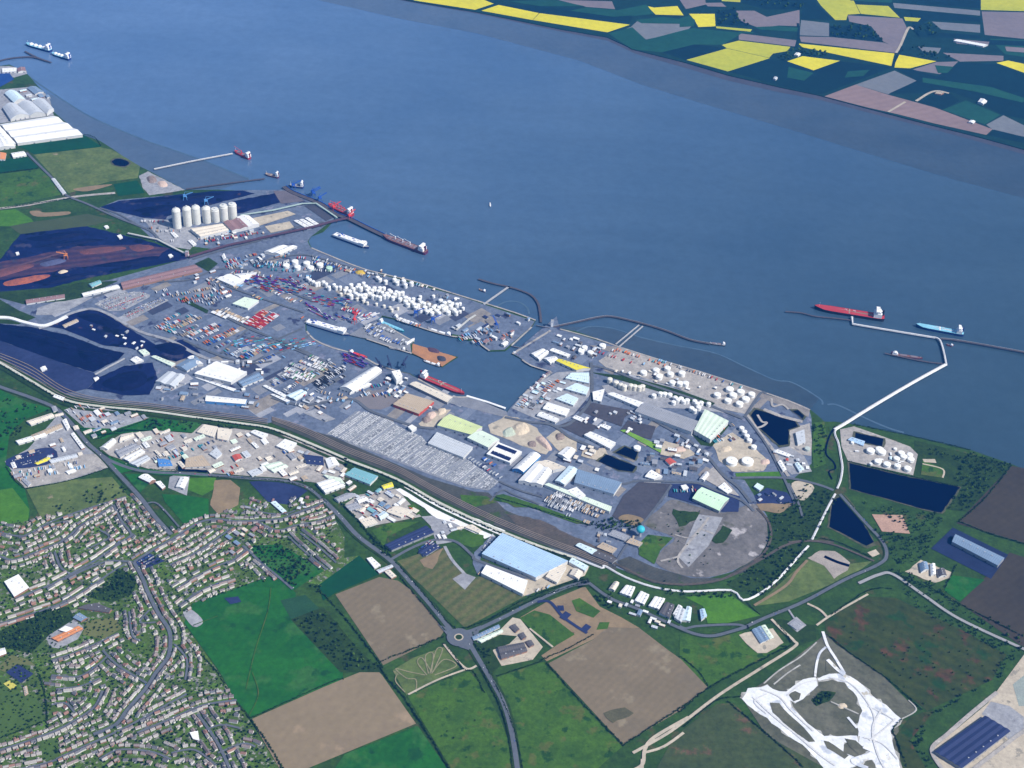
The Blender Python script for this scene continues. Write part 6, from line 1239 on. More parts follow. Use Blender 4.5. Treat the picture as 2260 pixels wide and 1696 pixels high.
# ------------------------------------------------------------------ cranes and yard machines
def gantry(s, m, label, rz=0.5, h=34, group=None):
    p = gp(s, G0)[0]; o = thing('dock_crane', p, label, 'crane', group, rz)
    for x in (-8, 8):
        for y in (-7, 7): MB().bar((x, y, 0), (x*.7, y*.8, h*.55), 1.4).build('leg', m, o)
    MB().box((0, 0, h*.55), (14, 13, 2.4)).build('portal', m, o); MB().box((-3, 0, h*.68), (9, 6, 6)).build('cab', m, o)
    MB().bar((0, 1.5, h*.7), (34, 1.5, h*1.05), 1.6).bar((0, -1.5, h*.7), (34, -1.5, h*1.05), 1.6).bar((-4, 0, h*.7), (2, 0, h*1.15), 1.4).bar((2, 0, h*1.15), (33, 0, h*1.05), .6).build('jib', m, o)
    return o
for s, m, l, rz in (('F 430 165', m_blst, 'blue crane at the near end of the coal jetty', .4), ('F 560 215', m_blst, 'blue crane halfway along the coal jetty', .5), ('F 600 248', m_blst, 'small blue crane by the quay corner', .6), ('F 690 305', m_redst, 'bright red crane over the bulk carrier', .6), ('F 790 362', m_redst, 'red crane at the conveyor junction', .9),
                    ('F 820 1030', m_redst, 'red crane beside the moored ferry', 1.2), ('F 1215 985', m_blst, 'blue crane on the north quay tanks', .2), ('F 1325 1030', m_blst, 'tall navy blue hopper crane on the north quay', .3), ('F 1730 1060', m_blst, 'blue crane on the headland left of the lock', 2), ('F 985 1330', m_nav, 'navy dockside crane left of the hopper house', 2.2), ('F 1045 1320', m_nav, 'navy dockside crane right of the first', 1.9), ('F 1135 1320', m_nav, 'dark crane at the red tanker stern', 1.2),
                    ('B 1190 470', paint('pale_blue_steel', (0.12, 0.32, 0.62)), 'pale blue stacker crane on the upper coal yard', .2), ('B 1325 500', paint('pale_blue_steel', (0.12, 0.32, 0.62)), 'pale blue crane behind the silos', .3), ('B 425 850', m_org, 'orange red ore reclaimer in the middle of the ore yard', 3.4), ('B 2010 440', m_blst, 'blue ship loader on the coal jetty bend', .5)):
    gantry(s, m, l, rz)
def heap(s, h, m, label, cat='heap', name='stockpile'):
    P = gp(s); n = len(P); c = sum(P, Vector()) / n; P = smooth_line(P, 3, True); n = len(P)
    V = [p - c for p in P] + [(p - c) * .55 + Vector((0, 0, h * random.uniform(.75, .95))) for p in P] + [(p - c) * .22 + Vector((0, 0, h * random.uniform(.95, 1.05))) for p in P]
    F = [(i, (i+1) % n, n + (i+1) % n, n + i) for i in range(n)] + [(n+i, n + (i+1) % n, 2*n + (i+1) % n, 2*n + i) for i in range(n)] + [tuple(range(2*n, 3*n))]
    o = new_obj(name, V, F, m); o.location = c; tag(o, label, cat); return o
m_orange = mat('orange_ore', (0.36, 0.105, 0.050), (0.17, 0.060, 0.055), 0.04, fine=0.25); m_redore = mat('red_ore', (0.155, 0.058, 0.058), (0.085, 0.042, 0.055), 0.03, fine=0.25)
m_sandh = mat('sand_heap', (0.58, 0.49, 0.36), (0.48, 0.40, 0.30), 0.05, fine=0.2); m_scrap = mat('scrap_heap', (0.27, 0.21, 0.18), (0.16, 0.13, 0.12), 0.06, fine=0.5, fsc=.3); m_pinkh = mat('pink_aggregate', (0.55, 0.42, 0.34), (0.48, 0.36, 0.30), 0.05, fine=0.2)
for s, h, m, l in (('B 20 1000 180 965 310 948 325 965 200 1005 40 1028', 9, m_orange, 'long bright orange ore heap at the left edge'), ('B -60 940 60 905 200 880 230 900 80 950 -60 985', 9, m_redore, 'dull red ore heap above the orange one'), ('B 500 800 640 775 800 770 820 790 640 820 520 825', 9, m_redore, 'dark red ore heap in the middle of the ore yard'), ('B 820 770 960 760 1000 785 880 810', 8, m_redore, 'dark red ore heap at the right of the ore yard'),
                   ('B 250 880 400 850 430 870 290 905', 9, mat('grey_blue_ore', (0.08, 0.09, 0.17)), 'grey blue ore heap below the reclaimer'), ('B 370 935 420 922 440 932 390 948', 7, m_sandh, 'small sandy heap in the ore yard'), ('B 150 720 400 680 560 670 560 690 300 740', 10, coal, 'long black coal ridge at the top of the coal yard'), ('B 200 780 420 740 640 720 660 735 400 770', 9, coal, 'second black coal ridge below the first'), ('B 560 900 800 870 1000 830 1030 845 800 900', 9, coal, 'black coal ridge under the ore'), ('B 200 1000 450 960 560 940 560 960 300 1020', 9, coal, 'black coal ridge at the lower left of the ore yard'),
                   ('B 800 490 1100 455 1400 425 1420 440 1100 480', 9, coal, 'long black coal ridge nearest the river'), ('B 850 540 1060 500 1120 520 1000 560', 9, coal, 'short black coal heap by the silos'), ('C 60 480 260 520 500 600 480 630 240 570 50 520', 9, coal, 'black coal ridge in the lower coal yard'), ('C 500 620 720 650 680 720 540 690', 9, coal, 'broad black coal heap in the lower coal yard'), ('C 640 840 800 760 930 760 940 840 780 890', 9, coal, 'round black coal heap by the pale grey shed'), ('C 480 400 620 385 780 460 700 480', 8, coal, 'black coal ridge in the upper dark yard'), ('C 980 600 1120 570 1220 620 1120 660', 8, coal, 'black coal heap beside the blue grey shed'),
                   ('G 990 800 1040 780 1060 810 1010 840', 8, m_pinkh, 'pinkish heap left of the yellow green warehouse'), ('G 1060 770 1110 760 1120 790 1070 810', 7, m_sandh, 'sandy heap behind the yellow green warehouse'), ('G 960 830 1000 810 1030 840 980 860', 7, m_scrap, 'dark heap in the small sandy yard'), ('G 1540 880 1620 850 1660 910 1580 940', 10, m_sandh, 'large sandy heap in the middle of the port'), ('G 1480 910 1540 880 1570 930 1500 950', 8, mat('pale_green_heap', (0.45, 0.50, 0.40)), 'pale greenish heap beside the sandy one'), ('G 1690 960 1740 940 1800 1020 1770 1030', 11, m_pinkh, 'steep pink heap at the end of the sandy yard'), ('G 1640 980 1690 970 1700 1010 1650 1010', 6, m_scrap, 'scrap heap left of the pink heap'), ('G 1820 930 1870 920 1880 960 1830 970', 7, m_scrap, 'scrap heap near the dark yards'),
                   ('H 1480 1250 1540 1235 1560 1265 1500 1280', 6, m_sandh, 'sand heap above the broad white tanks'), ('H 1740 1330 1790 1320 1800 1350 1750 1360', 6, m_pinkh, 'pink heap at the end of the sandy yard by the lagoon'), ('H 1180 1250 1240 1240 1270 1270 1200 1280', 7, m_pinkh, 'pinkish heap behind the red roofed works'), ('A 940 1140 990 1130 1010 1170 960 1180', 8, m_scrap, 'scrap heap at the far riverside yard'), ('A 1010 1170 1060 1165 1080 1200 1030 1205', 7, m_pinkh, 'pale heap at the far riverside yard'),
                   ('G 1000 370 1060 380 1080 410 1010 400', 5, m_rust, 'rusty scrap pile on the orange timber pier'), ('G 1060 425 1110 430 1120 460 1070 460', 6, mat('dark_scrap', (0.06, 0.06, 0.08)), 'dark scrap pile at the end of the orange pier'), ('M 1010 1250 1060 1240 1080 1270 1030 1280', 4, m_sandh, 'low spoil heap inside the chalk ring'), ('F 830 695 880 690 890 715 840 715', 6, mat('yellow_sulphur', (0.6, 0.42, 0.06)), 'small yellow heap behind the waterside tanks')):
    heap(s, h, m, l, 'ore heap' if 'ore heap' in l else 'coal heap' if 'coal' in l else 'heap')
COL.objects.unlink(PILE)
# ------------------------------------------------------------------ small templates
def car_mb():
    b = MB(); V = [(-2.2, -.9, .25), (2.2, -.9, .25), (2.2, .9, .25), (-2.2, .9, .25), (-2.2, -.88, .85), (2.15, -.86, .75), (2.15, .86, .75), (-2.2, .88, .85), (-1.7, -.75, 1.45), (.5, -.75, 1.45), (.5, .75, 1.45), (-1.7, .75, 1.45), (1.15, -.84, .85), (1.15, .84, .85)]
    b.v = V; b.f = [(0, 1, 5, 12, 4), (1, 2, 6, 5), (2, 3, 7, 13, 6), (3, 0, 4, 7), (4, 12, 9, 8), (7, 11, 10, 13), (12, 13, 10, 9), (4, 8, 11, 7), (8, 9, 10, 11), (5, 6, 13, 12)]
    return b
def trailer_mb():
    b = MB().box((-1, 0, 2.5), (13, 2.6, 2.9)); b.box((-4.5, 0, .6), (3.6, 2.4, .9)); b.box((7.3, 0, 1.7), (2.2, 2.5, 2.6), 0, .9); return b
def container_mb():
    b = MB().box((0, 0, 1.3), (12, 2.3, 2.4))
    for x in (-6.05, 6.05):
        for y in (-1.17, 1.17): b.box((x, y, 1.3), (.25, .2, 2.6))
    for y in (-.4, .4): b.box((6.1, y, 1.3), (.12, .1, 2.2))
    return b
CAR, TRL, CON = car_mb(), trailer_mb(), container_mb()
PAINTS = dict(white=(0.72, 0.72, 0.72), silver=(0.42, 0.44, 0.46), grey=(0.20, 0.21, 0.23), black=(0.03, 0.03, 0.035), blue=(0.05, 0.12, 0.38), red=(0.45, 0.035, 0.04), purple=(0.16, 0.05, 0.34), teal=(0.06, 0.34, 0.40), orange=(0.62, 0.18, 0.06), sky=(0.25, 0.48, 0.72), green=(0.06, 0.25, 0.12), tan=(0.5, 0.38, 0.25))
PM = {k: paint('paint_' + k, v, 0.4, 0.05) for k, v in PAINTS.items()}
def lot(s, axis, row_gap, gap, fill, colours, seed, zs=((1, 0.0),), skip=0, jit=.3):
    """slots in a polygon: rows run along axis; yields (x, y, z, rz, colour, row, seat)"""
    rng = random.Random(seed); poly = gp(s); a = gp(axis); d = (a[1]-a[0]).normalized(); n = Vector((-d.y, d.x, 0)); o0 = poly[0]
    us = [(p-o0).dot(d) for p in poly]; vs = [(p-o0).dot(n) for p in poly]; out = []
    v = min(vs) + row_gap / 2; r = 0
    while v < max(vs):
        r += 1; u = min(us); sct = 0
        if not (skip and r % skip == 0):
            run = rng.random() < .94; col = rng.choice(colours)
            while u < max(us):
                if rng.random() < .05: run = rng.random() < fill; col = rng.choice(colours)
                p = o0 + d*u + n*v
                if run and rng.random() < fill + (1-fill)*.3 and inside(p, poly):
                    sct += 1
                    out.append((p.x + rng.uniform(-jit, jit), p.y + rng.uniform(-jit, jit), G0, math.atan2(n.y, n.x), col if rng.random() < .55 else rng.choice(colours), r, sct))
                u += gap
        v += row_gap
    return out
def populate(name, mb, slots, cap, where_label, cat, group, stuff_name, stuff_label, taken=0, turn=0.0):
    slots.sort(key=lambda q: (q[0]**2 + q[1]**2)); base = {}
    for i, (x, y, z, rz, c, r, st, wh) in enumerate(slots[:cap]):
        if c not in base: o = base[c] = mb.build(name, PM[c]); 
        else: o = base[c].copy(); COL.objects.link(o)
        o.location = (x, y, z + .9 * 5); o.location.z = z + 2.8; o.rotation_euler.z = rz + turn
        tag(o, ' '.join(f"{c} {cat} {where_label(r, st, wh)}".split()[:16]), cat, group)
    rest = slots[cap:]
    if rest:
        V = np.array(mb.v); cols = list(PAINTS)
        o = scatter_mesh(stuff_name, [V], [mb.f], [(0, x, y, z + 2.8, rz + turn, 1, 1, 1) for x, y, z, rz, *_ in rest], [PM[k] for k in cols], [cols.index(q[4]) for q in rest]); o['kind'] = 'stuff'; o['label'] = stuff_label
SC = ['silver', 'white', 'silver', 'grey', 'silver', 'blue', 'white', 'black', 'silver', 'grey', 'red']
def L_(slots, wh): return [q + (wh,) for q in slots]
cars = L_(lot('G 352 925 540 785 600 788 760 842 860 908 960 944 1010 1008 1240 1084 1455 1237 1388 1286 1240 1260 1010 1180 820 1105 700 1055 500 985', 'G 430 940 600 820', 7.4, 2.8, .93, ['silver', 'white', 'white', 'white', 'silver', 'white', 'silver', 'grey'], 3, skip=7), 'of the great car park')
cars += L_(lot('C 610 325 760 252 900 247 962 266 800 362 700 368', 'C 640 330 860 250', 9, 2.9, .85, SC, 4), 'of the upper left car lot')
cars += L_(lot('C 790 398 1030 287 1082 302 842 422', 'C 790 398 1030 287', 9, 2.9, .85, SC, 5), 'of the striped upper lot')
cars += L_(lot('J 1340 930 1420 815 1475 810 1350 925', 'J 1340 930 1420 815', 9, 2.9, .6, SC, 6), 'left of the light blue factory')
cars += L_(lot('D 60 515 180 470 330 440 355 480 290 530 90 555', 'D 60 515 330 440', 12, 2.9, .35, SC, 7), 'of the navy estate car park')
cars += L_(lot('J 940 920 1020 855 1080 895 970 955', 'J 940 920 1020 855', 9, 2.9, .6, SC, 8), 'beside the side road')
cars += L_(lot('P 970 910 1120 880 1130 900 990 960', 'P 985 880 1150 850', 14, 3.2, .3, SC, 9), 'of the roundabout compound')
cars += L_(lot('D 870 1170 960 1120 1040 1160 930 1200', 'D 870 1170 960 1120', 12, 2.9, .5, SC, 10), 'of the town car park')
rng = random.Random(5)
for s, w, d in STREETS:                 # cars at the kerb
    P = gp(s)
    for a, b in zip(P, P[1:]):
        dd = b - a; n = int(dd.length / 30); u = dd.normalized(); nn = Vector((-u.y, u.x, 0))
        for i in range(n):
            if rng.random() < .4:
                q = a + dd * ((i + rng.random()) / max(n, 1)) + nn * rng.choice((-1, 1)) * (w/2 - .8); cars.append((q.x, q.y, G0 + .9, math.atan2(u.y, u.x), rng.choice(SC), 0, i + 1, 'on the ' + d))
_cn = {}
def car_label(r, st, wh):
    k = (wh); _cn[k] = _cn.get(k, 0) + 1
    return f"in row {r}, space {st} {wh}" if r else f"{ordinal(_cn[k])} of those {wh}"
for q, w, d in (('P 800 850 870 970 960 1120 1030 1260 1080 1450 1110 1650', 14, 'on the road running out at the bottom'), ('J 330 590 440 700 560 830 760 980 900 1130 1040 1290 1150 1430', 15, 'on the bypass'), ('J 1270 1450 1500 1340 1720 1230 1900 1150 2040 1115', 13, 'on the road below the factory'), ('D 340 180 470 290 560 400 650 480 780 620 900 750 1000 880 1100 990', 14, 'on the main road into town'), ('D 640 470 860 570 1180 597 1600 628 1980 690 2212 900', 12, 'on the upper bypass'), ('L 430 1580 800 1420 1280 1180 1330 1120 1190 910 1030 730', 11, 'on the right hand road')):
    P = gp(q); k = 0
    for a, b in zip(P, P[1:]):
        dd = b - a; u = dd.normalized(); nn = Vector((-u.y, u.x, 0))
        for i in range(max(1, int(dd.length / 42))):
            if rng.random() < .7: k += 1; p_ = a + dd * rng.random() + nn * rng.choice((-1, 1)) * 3.0; cars.append((p_.x, p_.y, G0 + .9, math.atan2(u.y, u.x), rng.choice(SC), 0, k, d))
cars = [(x, y, z, rz + (0 if r else 0), c, r, st, wh) for x, y, z, rz, c, r, st, wh in cars]
populate('parked_car', CAR, cars, 300, car_label, 'car', 'parked cars', 'parked_cars', 'rows of parked silver and white cars too many to count')
CC = ['red', 'blue', 'purple', 'blue', 'white', 'sky', 'red', 'teal', 'orange', 'grey', 'purple']
con = []
def stacks(s, axis, rg, g, fill, cols, seed, wh, hmax=3):
    rng = random.Random(seed)
    for q in L_(lot(s, axis, rg, g, fill, cols, seed), wh):
        for k in range(rng.randint(1, hmax)):
            con.append((q[0], q[1], q[2] + k*2.62, q[3] + math.pi/2, q[4] if k == 0 else rng.choice(cols), q[5], q[6], wh + (f', {ordinal(k+1)} tier' if k else ', ground tier')))
stacks('F 100 770 180 720 330 740 480 800 560 830 420 850 240 830', 'F 180 760 480 830', 9, 13, .6, CC, 21, 'of the upper container park')
stacks('F 330 760 400 740 520 790 480 830', 'F 330 760 480 830', 8, 13, .7, CC, 22, 'of the upper container park corner')
stacks('F 480 830 620 860 800 880 800 920 640 930 520 880', 'F 500 860 800 900', 10, 13, .55, CC, 23, 'of the middle container park')
stacks('F 500 900 620 960 800 1010 780 1020 640 1010 520 950', 'F 500 900 640 970', 8, 13, .75, ['purple', 'blue', 'purple', 'red', 'white'], 24, 'of the purple stacks by the ferry')
stacks('F 0 1150 140 1120 360 1130 520 1140 640 1180 500 1200 300 1210 100 1220', 'F 100 1200 400 1130', 11, 14, .45, ['blue', 'sky', 'sky', 'red', 'orange', 'teal', 'white', 'grey'], 25, 'of the south container park', 2)
stacks('F 740 1220 860 1240 920 1290 860 1330 760 1300', 'F 750 1240 900 1300', 8, 13, .8, ['purple', 'blue', 'purple', 'red'], 26, 'of the quay end stacks')
stacks('F 830 1000 940 960 1000 960 960 990 860 1030', 'F 830 1000 940 960', 9, 13, .6, ['red', 'white', 'blue'], 27, 'of the quay by the red crane', 2)
populate('shipping_container', CON, con, 300, lambda r, st, wh: f"in row {r}, bay {st} {wh}", 'container', 'stacked shipping containers', 'shipping_containers', 'farther stacks of shipping containers too many to count')
TC = ['white', 'silver', 'grey', 'white', 'blue', 'sky', 'red', 'white', 'tan', 'teal', 'orange']
tr = L_(lot('C 990 480 1160 370 1300 420 1420 460 1560 500 1420 630 1180 540', 'C 1180 530 1420 420', 18, 4.2, .55, TC, 31, jit=.8), 'of the big lorry park')
tr += L_(lot('C 1350 385 1490 345 1620 400 1560 455', 'C 1490 345 1620 400', 16, 4, .7, ['white', 'white', 'tan', 'grey'], 32), 'of the pale trailer rows')
tr += L_(lot('C 1560 455 1690 370 1800 400 1660 490', 'C 1570 460 1690 375', 15, 3.6, .85, ['red', 'white', 'red', 'orange', 'white'], 33), 'of the red and white trailer rows')
tr += L_(lot('C 1420 640 1580 560 1760 590 1900 640 1700 720', 'C 1430 640 1580 560', 18, 4.2, .5, TC, 34, jit=.8), 'of the blue lorry park')
tr += L_(lot('C 1800 780 1850 720 1980 660 2120 690 2060 780 1960 830', 'C 1850 730 2000 790', 16, 4.2, .6, ['white', 'white', 'grey', 'silver', 'tan', 'green'], 35, jit=.8), 'of the tilted lorry park')
tr += L_(lot('C 2000 840 2100 770 2212 720 2212 800 2060 880', 'C 2000 850 2200 740', 14, 4.2, .7, ['black', 'grey', 'white', 'black'], 36), 'of the dark wagon rows')
tr += L_(lot('I 345 770 480 700 780 830 700 880 640 925 420 850', 'I 345 760 700 890', 14, 4.4, .55, ['white', 'silver', 'grey', 'white', 'tan', 'silver'], 37, jit=1.2), 'of the lower trailer park')
tr += L_(lot('B 1300 700 1480 670 1680 660 1660 690 1480 720 1320 750', 'B 1300 730 1660 670', 16, 4.4, .45, TC, 38, jit=1.0), 'of the bulk quay yard')
tr += L_(lot('B 1440 870 1640 820 1700 850 1640 900 1460 920', 'B 1440 900 1640 850', 18, 5, .4, TC, 39, jit=1), 'of the upper yard')
tr += L_(lot('D 420 200 520 160 900 240 640 350', 'D 640 350 900 240', 24, 6, .18, TC, 40, jit=1.5), 'of the strip above the junction')
tr += L_(lot('D 720 460 1000 340 1260 380 1900 440 2000 600 1700 640 1340 600', 'D 740 452 862 406', 26, 6, .10, TC, 41, jit=1.5), 'of the pale central estate')
tr += L_(lot('B 880 610 1080 610 1200 700 1100 750 1010 690', 'B 880 610 1080 610', 26, 6, .25, TC, 42, jit=1.5), 'of the silo yard')
tr += L_(lot('H 160 980 280 880 420 790 460 840 330 960 260 1010', 'H 160 980 420 790', 20, 5, .35, TC, 43, jit=1.5), 'of the east quay')
tr += L_(lot('F 880 1050 960 1030 1180 1150 1120 1180 920 1110', 'F 900 1060 1150 1160', 12, 5, .35, ['silver', 'white', 'grey', 'blue'], 44, jit=1), 'of the central pier')
tr += L_(lot('G 60 690 340 650 520 700 560 780 350 860 200 780', 'G 60 690 520 760', 30, 7, .16, TC, 45, jit=2), 'of the wide asphalt by the sidings')
tr += L_(lot('J 480 640 560 570 800 530 940 690 600 750', 'J 470 430 530 386', 22, 6, .14, TC, 46, jit=1.5), 'of the bypass works yard')
tr += L_(lot('B 1980 460 2000 520 F 700 560 560 480 520 430', 'F 560 480 700 560', 14, 5, .3, TC, 47, jit=1), 'of the inlet shore') if 0 else []
for i_, (q, ax, fl, wh) in enumerate((('C 1600 250 1340 180 1500 110 1700 230 2000 330 1980 430 1700 360', 'C 1500 110 1980 330', 0.22, 'of the yard under the notched warehouse'),
    ('C 1000 250 1340 180 1500 250 1350 350 1100 300', 'C 1000 250 1340 180', 0.2, 'of the open lot above the lorry park'),
    ('G 0 560 200 470 420 470 400 600 200 700 0 660', 'G 60 690 340 520', 0.3, 'of the yard left of the hopper house'),
    ('G 560 640 760 590 860 640 760 690 560 690', 'G 560 640 760 590', 0.15, 'of the yard behind the round-roofed shed'),
    ('F 700 900 1000 960 1280 1060 1250 1080 1000 1000 780 1000', 'F 700 900 1250 1060', 0.3, 'of the north quay'),
    ('F 560 600 900 700 1500 860 1480 890 900 740 560 640', 'F 560 620 1480 870', 0.25, 'of the shore strip behind the tanks'),
    ('H 700 640 840 605 1640 870 1600 900 1000 760 760 720', 'H 840 605 1640 870', 0.12, 'among the waterside tanks'),
    ('F 1440 1130 1600 1090 1900 1000 1960 1040 1800 1180 1660 1180', 'F 1440 1130 1900 1000', 0.2, 'of the headland by the lock'),
    ('B 1480 950 1900 800 2200 900 2212 1100 1800 1000', 'B 1480 950 2200 1000', 0.2, 'of the upper container edge'),
    ('G 1240 1080 1400 1080 1560 1200 1460 1220 1300 1120', 'G 1240 1080 1460 1220', 0.3, 'right of the great car park'),
    ('H 1380 1150 1560 1090 1600 1200 1440 1230', 'H 1380 1150 1560 1090', 0.2, 'beside the ribbed warehouse'),
    ('H 1160 1490 1330 1490 1320 1540 1170 1540', 'H 1160 1490 1330 1490', 0.4, 'above the mint green roof'),
    ('D 40 600 340 540 480 500 560 560 420 640 170 680', 'D 100 600 420 540', 0.2, 'of the left estate yard'),
    ('J 1320 1080 1640 1220 1800 1150 1760 1130 1640 1200 1330 1060', 'J 1320 1070 1640 1215', 0.3, 'in front of the long white warehouse'))):
    tr += L_(lot(q, ax, 17, 5, fl, TC, 60 + i_, jit=2.5), wh)
populate('lorry_trailer', TRL, tr, 300, lambda r, st, wh: f"trailer in row {r}, bay {st} {wh}", 'lorry', 'lorry trailers in the port', 'lorry_trailers', 'farther rows of lorry trailers too many to count')

# ------------------------------------------------------------------ houses
HR = [paint('tiles_brown', (0.160, 0.138, 0.138)), paint('tiles_pink', (0.240, 0.195, 0.185)), paint('tiles_grey', (0.12, 0.125, 0.14)), paint('tiles_pale', (0.33, 0.31, 0.29)), paint('tiles_red', (0.25, 0.14, 0.11))]
HN = ['brown', 'pinkish', 'grey', 'pale', 'red']
HW = [paint('render_cream', (0.74, 0.70, 0.62)), paint('brick_red', (0.36, 0.19, 0.13)), paint('render_white', (0.78, 0.76, 0.72))]
M_CHIM = paint('chimney_brick', (0.28, 0.15, 0.11)); M_WIN = paint('window_glass', (0.05, 0.06, 0.08), 0.2)
def house_mbs(Lh, W, h, rise):
    w = MB(); x, y = Lh/2, W/2
    w.v = [(-x, -y, -2), (x, -y, -2), (x, y, -2), (-x, y, -2), (-x, -y, h), (x, -y, h), (x, y, h), (-x, y, h), (-x, 0, h + rise), (x, 0, h + rise)]
    w.f = [(0, 1, 5, 4), (2, 3, 7, 6), (1, 2, 6, 9, 5), (3, 0, 4, 8, 7)]
    r = MB(); e = .5; k = rise / y * e; u = .18
    r.v = [(-x-e, -y-e, h-k+u), (x+e, -y-e, h-k+u), (x+e, 0, h+rise+u), (-x-e, 0, h+rise+u), (-x-e, y+e, h-k+u), (x+e, y+e, h-k+u)]
    r.f = [(0, 1, 2, 3), (3, 2, 5, 4)]
    c = MB().box((x*.45, 0, h + rise + .8), (1, .8, 2)).box((-x*.45, 0, h + rise + .8), (1, .8, 2))
    g = MB()
    for sx in (-.6, -.2, .2, .6):
        for z in (1.4, 3.9): g.box((sx*x, -y, z), (1.2, .16, 1.3)); g.box((sx*x, y, z), (1.2, .16, 1.3))
    return w, r, c, g
def wing(mbs, Lh, W, h, rise, ox):      # a cross wing makes an L-shaped house
    for a, b in zip(mbs[:2], house_mbs(Lh, W, h, rise)[:2]):
        n = len(a.v); a.v += [(ox - y, x - 4, z) for x, y, z in b.v]; a.f += [tuple(i + n for i in f) for f in b.f]
    return mbs
HT = [house_mbs(15, 8.5, 5.2, 3.0), house_mbs(11, 9, 5.2, 3.2), house_mbs(24, 8.5, 5.4, 3.0), house_mbs(13, 9.5, 2.8, 2.8), wing(house_mbs(13, 8.5, 5.2, 3.0), 9, 6.5, 4.6, 2.4, 3.2), wing(house_mbs(11, 8, 2.9, 2.6), 8, 7, 2.7, 2.3, -2)]
town_poly = gp('D -150 950 250 880 480 850 820 740 900 740 1090 960 1280 880 1400 870 1560 760 2080 760 2212 1000 2180 1180 2060 1230 1860 1010 1700 1080 1800 1270 1560 1320 1230 1440 E 1180 730 1240 860 1390 1020 1500 1200 1620 1400 1830 1720 -150 1720')
NOHOUSE = [gp(s) for s in ('E -100 1060 30 1000 100 930 230 980 290 1300 280 1420 0 1480 -100 1500', 'E 0 780 260 660 480 620 560 690 740 690 780 770 660 830 500 850 340 910 200 940 -20 900', 'E 560 560 720 600 860 520 880 400 760 380 640 480', 'E 250 1550 270 1480 360 1470 390 1560 300 1610', 'E 960 1500 1090 1440 1080 1500 1000 1530', 'D 850 1170 960 1110 1060 1160 930 1210', 'D 1040 730 1200 740 1340 760 1340 870 1180 920 1060 790', 'E 1600 230 1800 220 2080 390 1880 520 1740 420', 'E -100 820 30 860 60 950 -100 980')]
HB = [(o, r) for o, r in BLOCKED]
SL = [(gp(s), w, d) for s, w, d in STREETS] + [(gp('D 340 180 470 290 560 400 650 480 780 620 900 750 1000 880 1100 990'), 14, 'main road')]
def seg_d(p, P):
    best = 1e9
    for a, b in zip(P, P[1:]):
        ab = b - a; t = max(0, min(1, (p-a).dot(ab) / max(ab.length_squared, 1e-6))); best = min(best, (p - a - ab*t).length)
    return best
hs = []; grid = {}
def near(p, r):
    gx, gy = int(p.x // 30), int(p.y // 30)
    return any((q.x-p.x)**2 + (q.y-p.y)**2 < (r + rr)**2 for i in (-1, 0, 1) for j in (-1, 0, 1) for q, rr in grid.get((gx+i, gy+j), ()))
rng = random.Random(11)
for P, w, d in SL:
    S = smooth_line(P, 6) if len(P) > 2 else [P[0].lerp(P[1], t) for t in np.linspace(0, 1, 5)]
    terr = 'terrac' in d or 'avenue' in d or 'block' in d
    for row in (0, 1):
        for side in (-1, 1):
            acc = 8; step = 15.5 if not terr else 24.6
            for a, b in zip(S, S[1:]):
                dd = b - a; ln = dd.length; u = dd.normalized(); n = Vector((-u.y, u.x, 0)) * side; t = acc
                while t < ln:
                    q = a + u*t + n * (w/2 + 8.8 + row*24 + rng.uniform(-1.6, 1.6))
                    tt = (2 if terr and row == 0 else rng.choice((0, 0, 1, 3, 4, 4, 5))); r = 12.0 if tt == 2 else 7.0
                    px_ = proj(q)
                    if inside(q, town_poly) and not any(inside(q, z) for z in NOHOUSE) and -40 < px_[0] < 2300 and px_[1] < 1740 and not near(q, r * .98) and all((q.x-o.x)**2 + (q.y-o.y)**2 > (R_+6)**2 for o, R_ in HB) and all(seg_d(q, Q) > ww/2 + 6.2 for Q, ww, _ in SL):
                        grid.setdefault((int(q.x // 30), int(q.y // 30)), []).append((q, r))
                        rf = rng.choice((0, 1, 1, 2, 2, 3, 3, 3, 3, 4) if 'pink' not in d and 'brown' not in d else (1, 1, 4, 0))
                        hs.append((q, math.atan2(u.y, u.x) + rng.uniform(-.07, .07) + (math.pi if side > 0 else 0), tt, rf, rng.choice((0, 0, 1, 2)), ('back of the ' if row else '') + d, side))
                    t += step + (rng.random() < .12) * 7 + rng.uniform(-.3, 1.2)
                acc = t - ln
hs.sort(key=lambda q: q[0].length)
HP = {}; cnt = {}
for q, rz, tt, rf, wl, d, side in hs[:300]:
    k = (d, side); cnt[k] = cnt.get(k, 0) + 1
    lab = f"{HN[rf]} roofed {('semi-detached house', 'detached house', 'terrace block', 'bungalow', 'L-shaped house', 'L-shaped bungalow')[tt]}, {ordinal(cnt[k])} from the near end on the {'upper' if side > 0 else 'lower'} side, {d}"
    lab = ' '.join(lab.replace('from the near end ', '').split()[:16])
    key = (tt, rf, wl); q.z = G0 + 1.2
    if key not in HP:
        wm, rm_, cm, gm = HT[tt]; o = wm.build('house', HW[wl]); r_ = rm_.build('roof', HR[rf], o); cm.build('chimney', M_CHIM, r_); gm.build('window', M_WIN, o) if tt in (0, 1, 4) else None
        HP[key] = o; o.location = q; o.rotation_euler.z = rz; tag(o, lab, 'house', 'houses along the town streets')
    else: copy_thing(HP[key], q, rz, lab)
rest = hs[300:]
